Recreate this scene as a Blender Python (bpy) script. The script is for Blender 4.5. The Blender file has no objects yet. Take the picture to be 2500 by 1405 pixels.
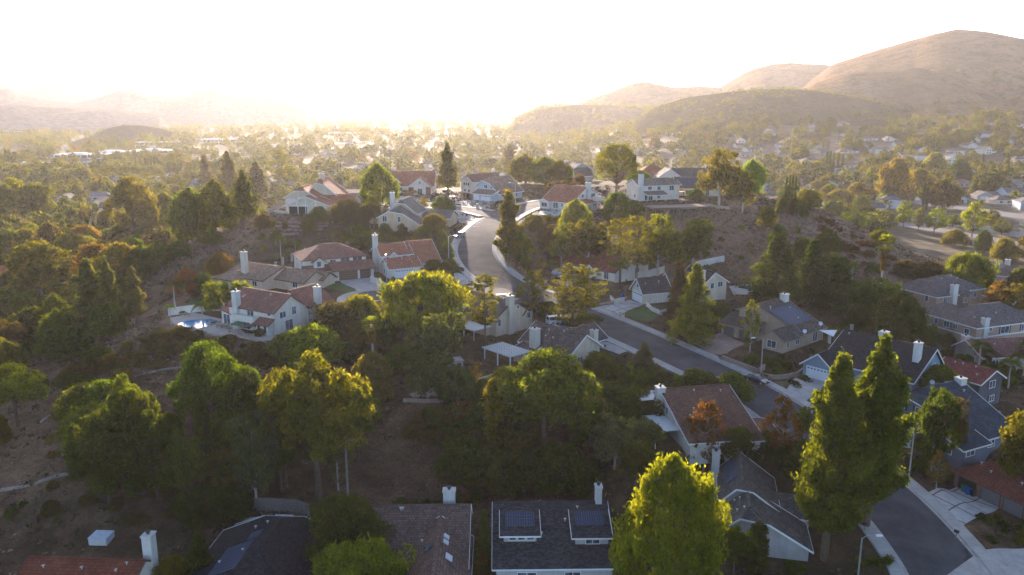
import bpy, math, random
import numpy as np
from mathutils import Vector, Matrix
SC = bpy.context.scene
COL = SC.collection
R = math.radians
random.seed(7); RNG = np.random.default_rng(7)
# ---------------------------------------------------------------- camera, sky, sun, exposure
F = 1944.0; PITCH = math.atan(440 / F); CZ = 64.0
cs, sn = math.cos(PITCH), math.sin(PITCH)
cam = bpy.data.objects.new('camera', bpy.data.cameras.new('camera')); COL.objects.link(cam)
cam.data.sensor_width = 36; cam.data.lens = F / 2500 * 36
cam.location = (0, 0, CZ); cam.rotation_euler = (math.pi / 2 - PITCH, 0, 0)
cam.data.clip_start = 1; cam.data.clip_end = 30000
SC.camera = cam
SUN_EL, SUN_AZ = R(10.5), R(-6.0)          # azimuth from +Y, negative = left
W = bpy.data.worlds.new('World'); SC.world = W; W.use_nodes = True
wn = W.node_tree; bg = wn.nodes['Background']
sky = wn.nodes.new('ShaderNodeTexSky'); sky.sky_type = 'NISHITA'; sky.sun_disc = False
sky.sun_elevation = SUN_EL; sky.sun_rotation = SUN_AZ; sky.air_density = 0.5; sky.dust_density = 1.0; sky.altitude = 300
wn.links.new(sky.outputs[0], bg.inputs[0]); bg.inputs[1].default_value = 0.15
sl = bpy.data.lights.new('sun', 'SUN'); sl.energy = 4.6; sl.angle = R(0.5); sl.color = (1.0, 0.82, 0.68)
so = bpy.data.objects.new('sun', sl); COL.objects.link(so)
sd = Vector((math.sin(SUN_AZ) * math.cos(SUN_EL), math.cos(SUN_AZ) * math.cos(SUN_EL), math.sin(SUN_EL)))
so.rotation_euler = sd.to_track_quat('Z', 'Y').to_euler()
SC.view_settings.view_transform = 'Standard'; SC.view_settings.look = 'None'
SC.view_settings.exposure = 2.0; SC.view_settings.gamma = 1.0
SC.render.engine = 'CYCLES'
cy = SC.cycles
cy.use_denoising = True; cy.max_bounces = 5; cy.diffuse_bounces = 2; cy.glossy_bounces = 2
cy.transmission_bounces = 3; cy.transparent_max_bounces = 4; cy.volume_bounces = 1; cy.sample_clamp_indirect = 4
HAZE_DENS, HAZE_G = 0.000055, 0.48
# ---------------------------------------------------------------- helpers
def U(u, v, z=0.0):
    "the point at height z that the photo shows at pixel (u, v) of 2500 x 1405"
    a = (u - 1250) / F; b = (702.5 - v) / F
    d = (a, cs + sn * b, -sn + cs * b); t = (z - CZ) / d[2]
    return Vector((d[0] * t, d[1] * t, z))
def pxm(p):
    "photo pixels per metre at a point"
    return F / (p[1] * cs + (CZ - p[2]) * sn)
def tag(o, label=None, cat=None, group=None, kind=None):
    if label: o['label'] = label
    if cat: o['category'] = cat
    if group: o['group'] = group
    if kind: o['kind'] = kind
    return o
def empty(name, loc, rz=0.0, label=None, cat=None, group=None):
    o = bpy.data.objects.new(name, None); COL.objects.link(o)
    o.location = loc; o.rotation_euler = (0, 0, rz); o.empty_display_size = 0.5
    return tag(o, label, cat, group)
def link(name, me, parent=None, loc=(0, 0, 0), rz=0.0):
    o = bpy.data.objects.new(name, me); COL.objects.link(o)
    o.location = loc; o.rotation_euler = (0, 0, rz)
    if parent: o.parent = parent
    return o
class MB:
    def __init__(s): s.v = []; s.f = []; s.uv = []; s.mi = []; s.m = 0
    def face(s, pts, uv=None):
        n = len(s.v); s.v += [tuple(p) for p in pts]; s.f.append(tuple(range(n, n + len(pts))))
        s.uv.append(uv or [(p[0], p[1]) for p in pts]); s.mi.append(s.m)
    def box(s, x0, y0, z0, x1, y1, z1):
        c = [(x, y, z) for z in (z0, z1) for y in (y0, y1) for x in (x0, x1)]
        for q, a, b in (((0, 2, 3, 1), 0, 1), ((4, 5, 7, 6), 0, 1), ((0, 1, 5, 4), 0, 2), ((2, 6, 7, 3), 0, 2), ((0, 4, 6, 2), 1, 2), ((1, 3, 7, 5), 1, 2)):
            p = [c[i] for i in q]; s.face(p, [(k[a], k[b]) for k in p])
    def prism(s, pts, z0, z1, cap=True):
        n = len(pts)
        for i in range(n):
            a, b = pts[i], pts[(i + 1) % n]; L = math.hypot(b[0] - a[0], b[1] - a[1])
            s.face([(a[0], a[1], z0), (b[0], b[1], z0), (b[0], b[1], z1), (a[0], a[1], z1)], [(0, z0), (L, z0), (L, z1), (0, z1)])
        if cap:
            s.face([(p[0], p[1], z1) for p in pts])
    def beam(s, a, b, w, h=None):
        "square bar between two points"
        a, b = Vector(a), Vector(b); h = h or w
        d = (b - a).normalized(); up = Vector((0, 0, 1)) if abs(d.z) < .95 else Vector((0, 1, 0))
        x = d.cross(up).normalized() * w / 2; y = x.cross(d).normalized() * h / 2
        r = [[p + i * x + j * y for i, j in ((-1, -1), (1, -1), (1, 1), (-1, 1))] for p in (a, b)]
        for i in range(4):
            j = (i + 1) % 4; s.face([r[0][i], r[0][j], r[1][j], r[1][i]])
        s.face(r[0][::-1]); s.face(r[1])
    def tube(s, pts, rad, n=6):
        pts = [Vector(p) for p in pts]; rings = []
        for i, p in enumerate(pts):
            d = (pts[min(i + 1, len(pts) - 1)] - pts[max(i - 1, 0)]).normalized()
            x = d.cross(Vector((.3, .9, .1))).normalized(); y = d.cross(x)
            r = rad[i] if isinstance(rad, (list, tuple)) else rad
            rings.append([p + (math.cos(k * 2 * math.pi / n) * x + math.sin(k * 2 * math.pi / n) * y) * r for k in range(n)])
        for a, b in zip(rings, rings[1:]):
            for k in range(n):
                j = (k + 1) % n; s.face([a[k], a[j], b[j], b[k]])
        s.face(rings[-1]); s.face(rings[0][::-1])
    def lathe(s, prof, n=12, cx=0, cy=0):
        rings = [[(cx + r * math.cos(k * 2 * math.pi / n), cy + r * math.sin(k * 2 * math.pi / n), z) for k in range(n)] for r, z in prof]
        for a, b in zip(rings, rings[1:]):
            for k in range(n):
                j = (k + 1) % n; s.face([a[k], a[j], b[j], b[k]])
        s.face(rings[-1]); s.face(rings[0][::-1])
    def mesh(s, name, mats, smooth=False):
        me = bpy.data.meshes.new(name); me.from_pydata(s.v, [], s.f)
        ul = me.uv_layers.new(name='UVMap')
        flat = [c for f in s.uv for p in f for c in (p[0], p[1])]
        ul.data.foreach_set('uv', flat)
        for m in (mats if isinstance(mats, (list, tuple)) else [mats]): me.materials.append(m)
        if any(s.mi): me.polygons.foreach_set('material_index', s.mi)
        if smooth: me.polygons.foreach_set('use_smooth', [True] * len(s.f))
        me.update(); return me
    def build(s, name, mat, parent=None, loc=(0, 0, 0), rz=0.0, smooth=False):
        return link(name, s.mesh(name, mat, smooth), parent, loc, rz)
def fastmesh(name, verts, quads, mats, smooth=False):
    me = bpy.data.meshes.new(name); nv, nf = len(verts), len(quads)
    me.vertices.add(nv); me.vertices.foreach_set('co', np.asarray(verts, dtype=np.float32).ravel())
    me.loops.add(nf * 4); me.loops.foreach_set('vertex_index', np.asarray(quads, dtype=np.int32).ravel())
    me.polygons.add(nf); me.polygons.foreach_set('loop_start', np.arange(0, nf * 4, 4, dtype=np.int32))
    me.polygons.foreach_set('loop_total', np.full(nf, 4, dtype=np.int32))
    if smooth: me.polygons.foreach_set('use_smooth', np.ones(nf, dtype=bool))
    for m in (mats if isinstance(mats, (list, tuple)) else [mats]): me.materials.append(m)
    me.update(calc_edges=True); me.validate(); return me
# ---------------------------------------------------------------- materials
MATS = {}
def nt(name):
    m = bpy.data.materials.new(name); m.use_nodes = True; t = m.node_tree
    return m, t, t.nodes, t.links, t.nodes['Principled BSDF']
def mixrgb(t, a, b, fac, mode='MIX'):
    n = t.nodes.new('ShaderNodeMix'); n.data_type = 'RGBA'; n.blend_type = mode
    for i, x in ((0, fac), (6, a), (7, b)):
        if hasattr(x, 'default_value') or hasattr(x, 'links'): t.links.new(x, n.inputs[i])
        else: n.inputs[i].default_value = x if i == 0 else (*x, 1) if len(x) == 3 else x
    return n.outputs[2]
def noise(t, scale, detail=4, rough=.6, co='Object', vec=None, dist=0.0):
    n = t.nodes.new('ShaderNodeTexNoise'); n.inputs['Scale'].default_value = scale
    n.inputs['Detail'].default_value = detail; n.inputs['Roughness'].default_value = rough; n.inputs['Distortion'].default_value = dist
    if vec is None:
        c = t.nodes.new('ShaderNodeTexCoord'); vec = c.outputs[co]
    t.links.new(vec, n.inputs['Vector']); return n.outputs['Fac']
def ramp(t, fac, stops):
    n = t.nodes.new('ShaderNodeValToRGB'); e = n.color_ramp.elements
    while len(e) < len(stops): e.new(.5)
    for k, (p, c) in zip(e, stops):
        k.position = p; k.color = (*c, 1) if len(c) == 3 else (c[0],) * 3 + (1,)
    t.links.new(fac, n.inputs[0]); return n.outputs[0]
def bump(t, bsdf, h, strength=.3, dist=.05):
    n = t.nodes.new('ShaderNodeBump'); n.inputs['Strength'].default_value = strength; n.inputs['Distance'].default_value = dist
    t.links.new(h, n.inputs['Height']); t.links.new(n.outputs[0], bsdf.inputs['Normal'])
def plain(name, col, rough=.7, var=.15, scale=1.5, metal=0, spec=.18, bmp=0):
    if name in MATS: return MATS[name]
    m, t, N, L, b = nt(name)
    c = [x for x in col]; lo = [x * (1 - var) for x in c]; hi = [min(1, x * (1 + var)) for x in c]
    f = noise(t, scale, 6, .65)
    L.new(ramp(t, f, [(.3, lo), (.7, hi)]), b.inputs['Base Color'])
    b.inputs['Roughness'].default_value = rough; b.inputs['Metallic'].default_value = metal
    b.inputs['Specular IOR Level'].default_value = spec
    if bmp: bump(t, b, noise(t, 30, 3), bmp, .03)
    MATS[name] = m; return m
def stucco(col):
    k = 'stucco_%d_%d_%d' % tuple(int(c * 100) for c in col)
    if k in MATS: return MATS[k]
    m, t, N, L, b = nt(k)
    tc = N.new('ShaderNodeTexCoord'); mp = N.new('ShaderNodeMapping'); mp.inputs['Scale'].default_value = (1.2, 1.2, .25)
    L.new(tc.outputs['Object'], mp.inputs[0])
    a = noise(t, 1.0, 5, .7, vec=mp.outputs[0]); g = noise(t, .35, 3)
    c1 = ramp(t, a, [(.25, [x * .74 for x in col]), (.65, col)])
    L.new(mixrgb(t, c1, ramp(t, g, [(.3, (.82, .80, .76)), (.7, (1, 1, 1))]), 1.0, 'MULTIPLY'), b.inputs['Base Color'])
    b.inputs['Roughness'].default_value = .85; b.inputs['Specular IOR Level'].default_value = .2
    bump(t, b, noise(t, 14, 3), .25, .03); MATS[k] = m; return m
def rooft(col, kind='tile'):
    "roof covering laid out in metres along (u) and down (v) the slope"
    k = 'roof_%s_%d_%d_%d' % (kind, *[int(c * 1000) for c in col])
    if k in MATS: return MATS[k]
    m, t, N, L, b = nt(k)
    uv = N.new('ShaderNodeUVMap'); br = N.new('ShaderNodeTexBrick')
    L.new(uv.outputs[0], br.inputs['Vector']); br.inputs['Scale'].default_value = 1
    w, h, mo = {'tile': (.42, .46, .045), 'barrel': (.30, .48, .06), 'shingle': (.45, .26, .02), 'slate': (.7, .42, .04)}[kind]
    br.inputs['Brick Width'].default_value = w; br.inputs['Row Height'].default_value = h
    br.inputs['Mortar Size'].default_value = mo; br.inputs['Mortar Smooth'].default_value = .6
    v = .28 if kind != 'shingle' else .45
    br.inputs['Color1'].default_value = (*[x * (1 - v) for x in col], 1); br.inputs['Color2'].default_value = (*[min(1, x * (1 + v)) for x in col], 1)
    br.inputs['Mortar'].default_value = (*[x * .42 for x in col], 1)
    f = noise(t, .5, 5, .7); f2 = noise(t, 6, 2)
    c = mixrgb(t, br.outputs['Color'], ramp(t, f, [(.3, (.66, .66, .68)), (.7, (1.12, 1.08, 1.02))]), 1.0, 'MULTIPLY')
    c = mixrgb(t, c, ramp(t, f2, [(.3, (.8, .8, .8)), (.7, (1.1, 1.1, 1.1))]), 1.0, 'MULTIPLY')
    L.new(c, b.inputs['Base Color']); b.inputs['Roughness'].default_value = .88; b.inputs['Specular IOR Level'].default_value = .12
    sep = N.new('ShaderNodeSeparateXYZ'); L.new(uv.outputs[0], sep.inputs[0])
    def wave(src, per, amp, saw):
        d = N.new('ShaderNodeMath'); d.operation = 'DIVIDE'; L.new(src, d.inputs[0]); d.inputs[1].default_value = per
        if saw:
            f_ = N.new('ShaderNodeMath'); f_.operation = 'FRACT'; L.new(d.outputs[0], f_.inputs[0])
        else:
            s_ = N.new('ShaderNodeMath'); s_.operation = 'MULTIPLY'; L.new(d.outputs[0], s_.inputs[0]); s_.inputs[1].default_value = 6.283
            f_ = N.new('ShaderNodeMath'); f_.operation = 'SINE'; L.new(s_.outputs[0], f_.inputs[0])
        g_ = N.new('ShaderNodeMath'); g_.operation = 'MULTIPLY'; L.new(f_.outputs[0], g_.inputs[0]); g_.inputs[1].default_value = amp
        return g_.outputs[0]
    ad = N.new('ShaderNodeMath'); L.new(wave(sep.outputs[1], h, 1, True), ad.inputs[0])
    L.new(wave(sep.outputs[0], .30, .9 if kind == 'barrel' else .35 if kind == 'tile' else 0.0, False), ad.inputs[1])
    bump(t, b, ad.outputs[0], .7 if kind != 'shingle' else .4, .05)
    MATS[k] = m; return m
def brick(name, col, w=.4, h=.2, var=.3, mortar=.6):
    if name in MATS: return MATS[name]
    m, t, N, L, b = nt(name); uv = N.new('ShaderNodeUVMap'); br = N.new('ShaderNodeTexBrick'); L.new(uv.outputs[0], br.inputs['Vector'])
    br.inputs['Scale'].default_value = 1; br.inputs['Brick Width'].default_value = w; br.inputs['Row Height'].default_value = h; br.inputs['Mortar Size'].default_value = .02
    br.inputs['Color1'].default_value = (*[x * (1 - var) for x in col], 1); br.inputs['Color2'].default_value = (*[x * (1 + var) for x in col], 1)
    br.inputs['Mortar'].default_value = (*[x * mortar for x in col], 1)
    L.new(mixrgb(t, br.outputs['Color'], ramp(t, noise(t, .4, 4), [(.3, (.75, .75, .75)), (.7, (1.1, 1.1, 1.1))]), 1.0, 'MULTIPLY'), b.inputs['Base Color'])
    b.inputs['Roughness'].default_value = .85; MATS[name] = m; return m
def glass(name='window_glass', col=(.035, .045, .055)):
    if name in MATS: return MATS[name]
    m, t, N, L, b = nt(name)
    L.new(ramp(t, noise(t, .9, 2), [(.4, col), (.62, [x * 2.6 + .03 for x in col])]), b.inputs['Base Color'])
    b.inputs['Roughness'].default_value = .08; b.inputs['Specular IOR Level'].default_value = .6
    MATS[name] = m; return m
def leafmat():
    if 'foliage' in MATS: return MATS['foliage']
    m = bpy.data.materials.new('foliage'); m.use_nodes = True; t = m.node_tree; t.nodes.clear(); N, L = t.nodes, t.links
    oi = N.new('ShaderNodeObjectInfo')
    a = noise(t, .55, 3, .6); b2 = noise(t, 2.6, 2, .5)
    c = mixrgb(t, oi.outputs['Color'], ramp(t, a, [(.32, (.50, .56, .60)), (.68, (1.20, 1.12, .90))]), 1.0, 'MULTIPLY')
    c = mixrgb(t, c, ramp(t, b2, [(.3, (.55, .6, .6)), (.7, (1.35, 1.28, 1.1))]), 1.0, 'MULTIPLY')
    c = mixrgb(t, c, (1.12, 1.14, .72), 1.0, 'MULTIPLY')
    d = N.new('ShaderNodeBsdfDiffuse'); L.new(c, d.inputs[0])
    tr = N.new('ShaderNodeBsdfTranslucent'); L.new(mixrgb(t, c, (4.4, 3.8, 1.1), 1.0, 'MULTIPLY'), tr.inputs[0])
    mx = N.new('ShaderNodeMixShader'); mx.inputs[0].default_value = .44
    L.new(d.outputs[0], mx.inputs[1]); L.new(tr.outputs[0], mx.inputs[2])
    o = N.new('ShaderNodeOutputMaterial'); L.new(mx.outputs[0], o.inputs[0])
    MATS['foliage'] = m; return m
WHITE = plain('white_paint', (.66, .65, .62), .75, .08)
BROWN_TRIM = plain('brown_trim', (.10, .06, .045), .6, .15)
GREYWOOD = plain('grey_timber', (.22, .19, .16), .8, .25, 4)
CONC = plain('concrete', (.33, .30, .27), .85, .22, .9, bmp=.1)
DARKMETAL = plain('dark_metal', (.05, .05, .055), .45, .1, metal=.6)
STEEL = plain('galvanised_steel', (.42, .42, .40), .45, .1, metal=.7)
BARK = plain('bark', (.115, .075, .05), .9, .4, 3, bmp=.4)
PANEL = None
PALEBARK = plain('pale_bark', (.36, .31, .26), .85, .3, 3)
GLASS = glass()
LEAF = leafmat()
SOLAR = None
def solar_mat():
    m, t, N, L, b = nt('solar_cells'); uv = N.new('ShaderNodeUVMap'); br = N.new('ShaderNodeTexBrick'); L.new(uv.outputs[0], br.inputs['Vector'])
    br.offset = 0; br.inputs['Scale'].default_value = 1; br.inputs['Brick Width'].default_value = .33; br.inputs['Row Height'].default_value = .33; br.inputs['Mortar Size'].default_value = .018
    br.inputs['Color1'].default_value = (.008, .018, .045, 1); br.inputs['Color2'].default_value = (.012, .026, .06, 1); br.inputs['Mortar'].default_value = (.10, .13, .18, 1)
    L.new(br.outputs[0], b.inputs['Base Color']); b.inputs['Roughness'].default_value = .45; b.inputs['Specular IOR Level'].default_value = .15; return m
SOLAR = solar_mat()
# ---------------------------------------------------------------- the houses: C = near corner (photo u, v, ground z), ang = heading of the local x axis
# block = (x0, y0, x1, y1, ridge axis, eave z at the low side, eave z at the high side, ridge z, ridge fraction, clip at low end, clip at high end[, options])
WH, CREAM, BEIGE, TAN, BLUE, DBLUE, GREYW = (.74, .67, .575), (.68, .55, .41), (.60, .44, .29), (.42, .30, .22), (.22, .30, .38), (.13, .15, .19), (.44, .42, .40)
T_RED, T_BRN, T_MAU, T_GRY, T_SLT, T_DRK, T_TAN = (.46, .17, .10), (.24, .128, .09), (.25, .115, .09), (.15, .135, .125), (.075, .07, .072), (.028, .030, .038), (.30, .195, .135)
HS = []
def H(key, label, C, ang, wall, roof, blocks, wins=(), chim=(), trim=WHITE, rk='tile', **k):
    HS.append(dict(key=key, label=label, C=C, ang=ang, wall=wall, roof=roof, blocks=blocks, wins=wins, chim=chim, trim=trim, rk=rk, **k))
H('pool', 'two-storey cream house with mauve-brown tiles and a white balcony beside the blue kidney pool', (672, 818, 18), 60, WH, T_MAU,
  [(0, 0, 11, 13.4, 'y', 4.9, 2.7, 7.6, .42, 0, 0), (9.5, -.3, 17, 9.5, 'x', 4.1, 4.1, 7.0, .5, 0, 0), (.6, 13.4, 4.5, 16.6, 'x', 2.7, 3.5, 3.5, 1, 0, 0), (-1.5, .4, 0, 3.8, 'y', 2.5, 3.3, 3.3, 1, 0, 0)],
  [('S', 0, 2.4, 3.1, 1.6, 1.3, 'w'), ('S', 0, 5.6, 3.2, 1.1, 1.6, 'w'), ('S', 0, 4, .1, 2.1, 2.2, 'd'), ('W', 0, 6.9, 3.2, 1.8, 1.2, 'w'), ('W', 0, 1.4, 3.9, .9, .8, 'w'), ('W', -1.5, 1.2, .6, .8, 1.5, 'w'), ('W', -1.5, 3, .6, .8, 1.5, 'w'), ('W', 0, 8.3, .1, 2.0, 2.1, 'd'), ('W', 0, 5.4, .8, 1.8, 1.4, 'w'), ('W', .6, 15, .1, 2.0, 2.2, 'd')],
  [(-.9, 10, .4, 11.3, 8.3), (12, -.9, 13.2, .4, 8.0)], trim=plain('mauve_trim', (.12, .06, .05), .6), balcony=(-1.8, 4.2, 0, 10.6, 2.6), timber=1)
H('tan', 'low tan house with long overlapping brown tile roofs and a tall white chimney', (750, 713, 19.7), 58, CREAM, T_TAN,
  [(-1, 0, 6.5, 16, 'y', 2.6, 2.6, 4.6, .5, 0, 0), (-5, 10, 5.5, 24, 'y', 2.7, 2.7, 4.9, .6, 0, 0), (4.6, -1, 8.6, 7, 'y', 2.5, 2.5, 3.8, .5, 0, 0), (-9, 16, -3, 24, 'x', 2.7, 2.7, 3.8, .5, 1, 0)],
  [('W', -1, 3, .9, 1.6, 1.2, 'w'), ('W', -5, 13, .9, 1.6, 1.2, 'w')], [(-4, 17.5, -2.8, 18.9, 9.0)], trim=BROWN_TRIM)
H('hip', 'two-storey white house with a hipped mauve roof and brown garage doors on the court', (757, 686, 20.5), 27, WH, (.34, .155, .115),
  [(-1.2, .9, 15.2, 12.5, 'x', 5.4, 5.4, 8.1, .5, 1, 1), (-1.2, -.5, 6, .9, 'x', 2.8, 3.7, 3.7, 1, 0, 0), (5.6, -3.2, 16, .9, 'x', 2.7, 4.1, 4.1, 1, 0, 0), (1.2, -.1, 3.8, 1.5, 'y', 5.0, 5.0, 6.0, .5, 0, 0)],
  [('S', -.1, 2.5, 3.5, 1.0, 1.3, 'w'), ('S', .9, 6.4, 4.0, 1.5, .8, 'w'), ('S', .9, 9.6, 4.0, 2.4, 1.0, 'w'), ('S', .9, 12.9, 4.0, 2.4, 1.0, 'w'), ('S', -.5, 2.6, .8, 3.2, 1.5, 'w'), ('S', -3.2, 9.2, 0, 4.6, 2.2, 'gb'), ('S', -3.2, 13.7, 0, 2.6, 2.2, 'gb'), ('W', -1.2, 3.5, 3.7, 1.5, 1.2, 'w'), ('W', -1.2, 9.5, 3.7, 1.2, 1.2, 'w')],
  trim=BROWN_TRIM, rk='barrel')
H('redroof', 'white house with red barrel tiles and a very tall white chimney beside the cul-de-sac lawn', (953, 682, 20.5), 27, WH, T_RED,
  [(0, 0, 8.3, 6, 'x', 2.8, 3.4, 4.7, .62, 0, 0), (.3, 7.2, 8.5, 16, 'x', 5.0, 5.0, 7.3, .45, 0, 0), (8.5, 4.2, 15.5, 16, 'x', 2.8, 5.0, 7.5, .6, 0, 0), (1.7, 6.4, 4.5, 9.5, 'y', 4.4, 4.4, 5.8, .5, 0, 0), (.3, 5, 8.5, 7.2, 'x', 3.2, 3.3, 3.3, 1, 0, 0)],
  [('S', 6.4, 3.1, 3.2, 1.6, 1.2, 'w'), ('S', 7.2, 6.6, 4.0, 1.2, .4, 'w'), ('S', 0, 3.9, 0, 4.9, 2.2, 'g'), ('S', 4.2, 10.1, 0, 1.2, 2.1, 'f'), ('W', 0, 4.6, .9, .9, 1.1, 'w')],
  [(-.9, 10.4, .3, 11.8, 10.2)], rk='barrel')
H('beigehill', 'beige stucco house with stepped clipped gables and grey tiles above the hedged bank', (924, 564, 26), -10, BEIGE, T_GRY,
  [(0, 0, 13.2, 7.5, 'y', 4.2, 2.4, 7.2, .42, .35, 0), (2, 6.5, 10.5, 17, 'y', 6.0, 5.0, 9.0, .4, .3, 0), (9.5, 12, 20, 22, 'x', 2.8, 2.8, 4.8, .5, 0, 0)],
  [('S', 0, 2.2, 2.9, 1.4, 1.8, 'w'), ('S', 0, 6.9, 3.0, 1.0, 1.6, 'w'), ('S', 0, 2.2, .2, 2.3, 1.0, 'w')], [(1.2, 8.5, 2.6, 9.7, 11.4)], balcony=(-3, 0, 0, 4, 2.6))
H('terr', 'wide red-roofed cream house with a timbered gable above the terraced bank', (702, 522, 29.5), -5, CREAM, T_RED,
  [(0, 0, 14, 8, 'y', 2.9, 2.9, 5.7, .45, 0, 0), (-2.4, 5, 9.5, 14, 'y', 4.8, 4.4, 8.2, .45, .35, 0), (4, 12, 14, 23, 'y', 6.5, 4.5, 10.2, .3, .3, 0), (9, 7, 20, 18, 'x', 2.9, 2.9, 5.2, .5, 0, 0)],
  [('S', 0, 2.1, 0, 2.9, 2.4, 'o'), ('S', 0, 5.3, 0, 3.0, 2.4, 'o'), ('S', 0, 11.6, .4, 3.0, 1.9, 'g'), ('S', 5, -.6, 2.9, 3.2, 1.3, 'b'), ('S', 5, 2.6, 3.1, 1.5, 1.7, 'b')], [(6.2, 15, 7.8, 16.4, 12.2)], rk='barrel', tudor=1)
H('flat', 'low grey-brown house with a nearly flat roof half hidden behind palms', (838, 492, 28), 2, (.36, .30, .26), T_BRN,
  [(0, 0, 13, 7, 'x', 3.4, 3.9, 3.9, 1, 0, 0)], [('S', 0, 1.5, 2.0, 1.1, .9, 'w'), ('S', 0, 6.5, 2.0, 1.3, .9, 'w')])
H('redfar', 'white-gabled brick-cornered house with a broad red roof behind the side street', (998, 476, 27.5), 0, WH, T_RED,
  [(0, 0, 9.4, 9, 'y', 3.4, 3.4, 7.0, .5, 0, 0), (-9, 7, 9.9, 21, 'x', 3.3, 3.3, 8.9, .5, 0, 0), (-8, 8, -4.5, 12, 'y', 4.6, 4.6, 6.4, .5, 0, 0)],
  [('S', 0, 4.8, 0, 1.9, 2.6, 'a'), ('S', 0, 4.8, 4.7, .8, .8, 'w'), ('S', 7, -5, .8, 2.6, 1.6, 'w')], [(-9.5, 15, -8, 16.5, 10.4)], brickc=1)
H('white9', 'white two-storey house with a clipped front gable and dark brown roof across the junction', (1154, 473, 28.5), 38, WH, T_BRN,
  [(0, 0, 18, 8.5, 'x', 5.0, 5.0, 7.8, .5, .4, 0)],
  [('W', 0, 3, 3.1, 1.0, 1.1, 'w'), ('W', 0, 4.6, 3.1, 1.0, 1.1, 'w'), ('W', 0, 6.1, 3.1, 1.0, 1.1, 'w'), ('W', 0, 2.6, .5, 1.4, .9, 'w'), ('W', 0, 5.6, .5, 1.4, .9, 'w')], [(15, 6, 16.4, 7.2, 9.0)])
H('blue10', 'pale blue house with two white garage doors and brown roof at the junction', (1214, 491, 28.5), 52, (.42, .50, .56), T_TAN,
  [(1, 0, 16, 11, 'x', 2.8, 5.4, 8.4, .62, .35, 0), (-3, .2, 1, 10, 'y', 2.6, 3.9, 3.9, 1, 0, 0)],
  [('W', 1, 3.4, 4.4, 1.6, 1.3, 'w'), ('W', 1, 6.6, 4.4, 1.6, 1.3, 'w'), ('W', -3, 3.4, 0, 4.6, 2.1, 'g'), ('W', -3, 8.0, 0, 2.5, 2.1, 'g'), ('S', 0, 12, .8, 1.6, 1.3, 'w')], [(12, 7, 13.6, 8.6, 9.4)])
H('vee11', 'grey-sided house with steep brown V-shaped gables behind the umbrella pine', (1393, 443, 29), 20, (.40, .36, .33), (.14, .11, .10),
  [(0, 0, 12, 10, 'y', 5.4, 5.0, 8.6, .5, 0, 0), (-12, 6, 3, 16, 'x', 4.6, 4.6, 8.0, .5, 0, 0), (1, -3.2, 10, 0, 'x', 3.0, 6.4, 6.4, 1, 0, 0)], [('S', 0, 10.8, .8, 1.4, 1.2, 'w')], [(-12.5, 10, -11.2, 11.4, 9.2), (2, 11, 3.6, 12.5, 9.4)])
H('redpool', 'white house with one great red tile slope above the small turquoise pool', (1397, 515, 30), 48, WH, T_RED,
  [(0, 0, 15, 13, 'y', 2.7, 4.6, 7.4, .52, 0, 0), (1.5, -4.5, 8, 0, 'x', 2.5, 3.3, 3.3, 1, 0, 0), (-1.5, 9, 0, 13, 'x', 2.5, 2.5, 3.2, .5, 0, 0)],
  [('W', 0, 2, 1.0, .7, 1.1, 'w'), ('W', 0, 4.4, 1.0, .7, 1.1, 'w'), ('W', 0, 7.2, .3, 2.0, 1.9, 'w'), ('W', -1.5, 11, .6, 2.4, 1.4, 'w'), ('S', -4.5, 6.6, .3, 2.0, 1.9, 'w'), ('S', -4.5, 3.8, .3, 2.0, 1.9, 'w'), ('S', 0, 5.6, 3.9, 1.2, 1.1, 'w'), ('S', 0, 11.6, 3.6, 2.2, 1.3, 'w'), ('W', 1.5, -2.2, .3, 2.2, 1.9, 'w')],
  [(7.6, -.9, 9.2, .5, 9.0)], balcony=(10, -1.6, 16, 0, 2.7), rk='barrel')
H('deck', 'two-storey cream house with a white chimney behind the furnished timber deck', (1560, 491, 31), 22, WH, (.24, .18, .14),
  [(0, 0, 17, 9, 'x', 5.4, 5.4, 7.4, .5, 0, .4), (1.6, -3.2, 9.5, 0, 'x', 2.3, 3.3, 3.3, 1, 0, 0, 'open')],
  [('S', 0, 4.4, 3.8, 1.5, 1.2, 'w'), ('S', 0, 8.2, 3.6, 1.3, 1.3, 'w'), ('S', 0, 13.6, 3.3, 1.8, 2.0, 'd'), ('S', 0, 4, .1, 3.2, 2.1, 'd'), ('S', 0, 8, .6, 1.4, 1.2, 'w'), ('W', 0, 3, 1.0, 1.2, 1.1, 'w')],
  [(-.5, -1.0, 1.1, .4, 9.8)])
H('solar16', 'low cream house with a dark solar array across its brown hip roof behind the deck', (1672, 478, 31), -8, CREAM, (.17, .12, .10),
  [(-3.5, 0, 13, 14, 'x', 2.9, 2.9, 6.4, .5, 0, .6)], [('S', 0, 1.2, .5, 1.8, 1.5, 'w'), ('S', 0, 8.4, .1, 1.2, 2.0, 'd')], solar=[(0, 'S', -2.5, 8.5, 1.0, 4.8)])
H('dormer', 'white-gabled house with a long grey-brown roof behind the deck house', (1617, 468, 31), 0, WH, (.16, .125, .11),
  [(0, 6, 8, 16, 'y', 5.6, 5.6, 8.4, .5, 0, 0), (6, 8, 22, 18, 'x', 4.8, 4.8, 8.4, .5, 0, 0)], [('S', 6, 2.4, 4.0, 1.2, 1.2, 'w'), ('S', 6, 5.2, 4.0, 1.2, 1.2, 'w')], [(20, 13, 21.6, 14.4, 9.8)])
H('red14', 'house with a bright red hipped roof behind the umbrella pine on the hilltop', (1575, 462, 31), 5, CREAM, T_RED,
  [(0, 12, 14, 23, 'x', 5.2, 5.2, 8.4, .5, 1, 1), (3, 5, 11, 12, 'y', 3.4, 3.4, 6, .5, 0, 0)], rk='barrel')
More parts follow.
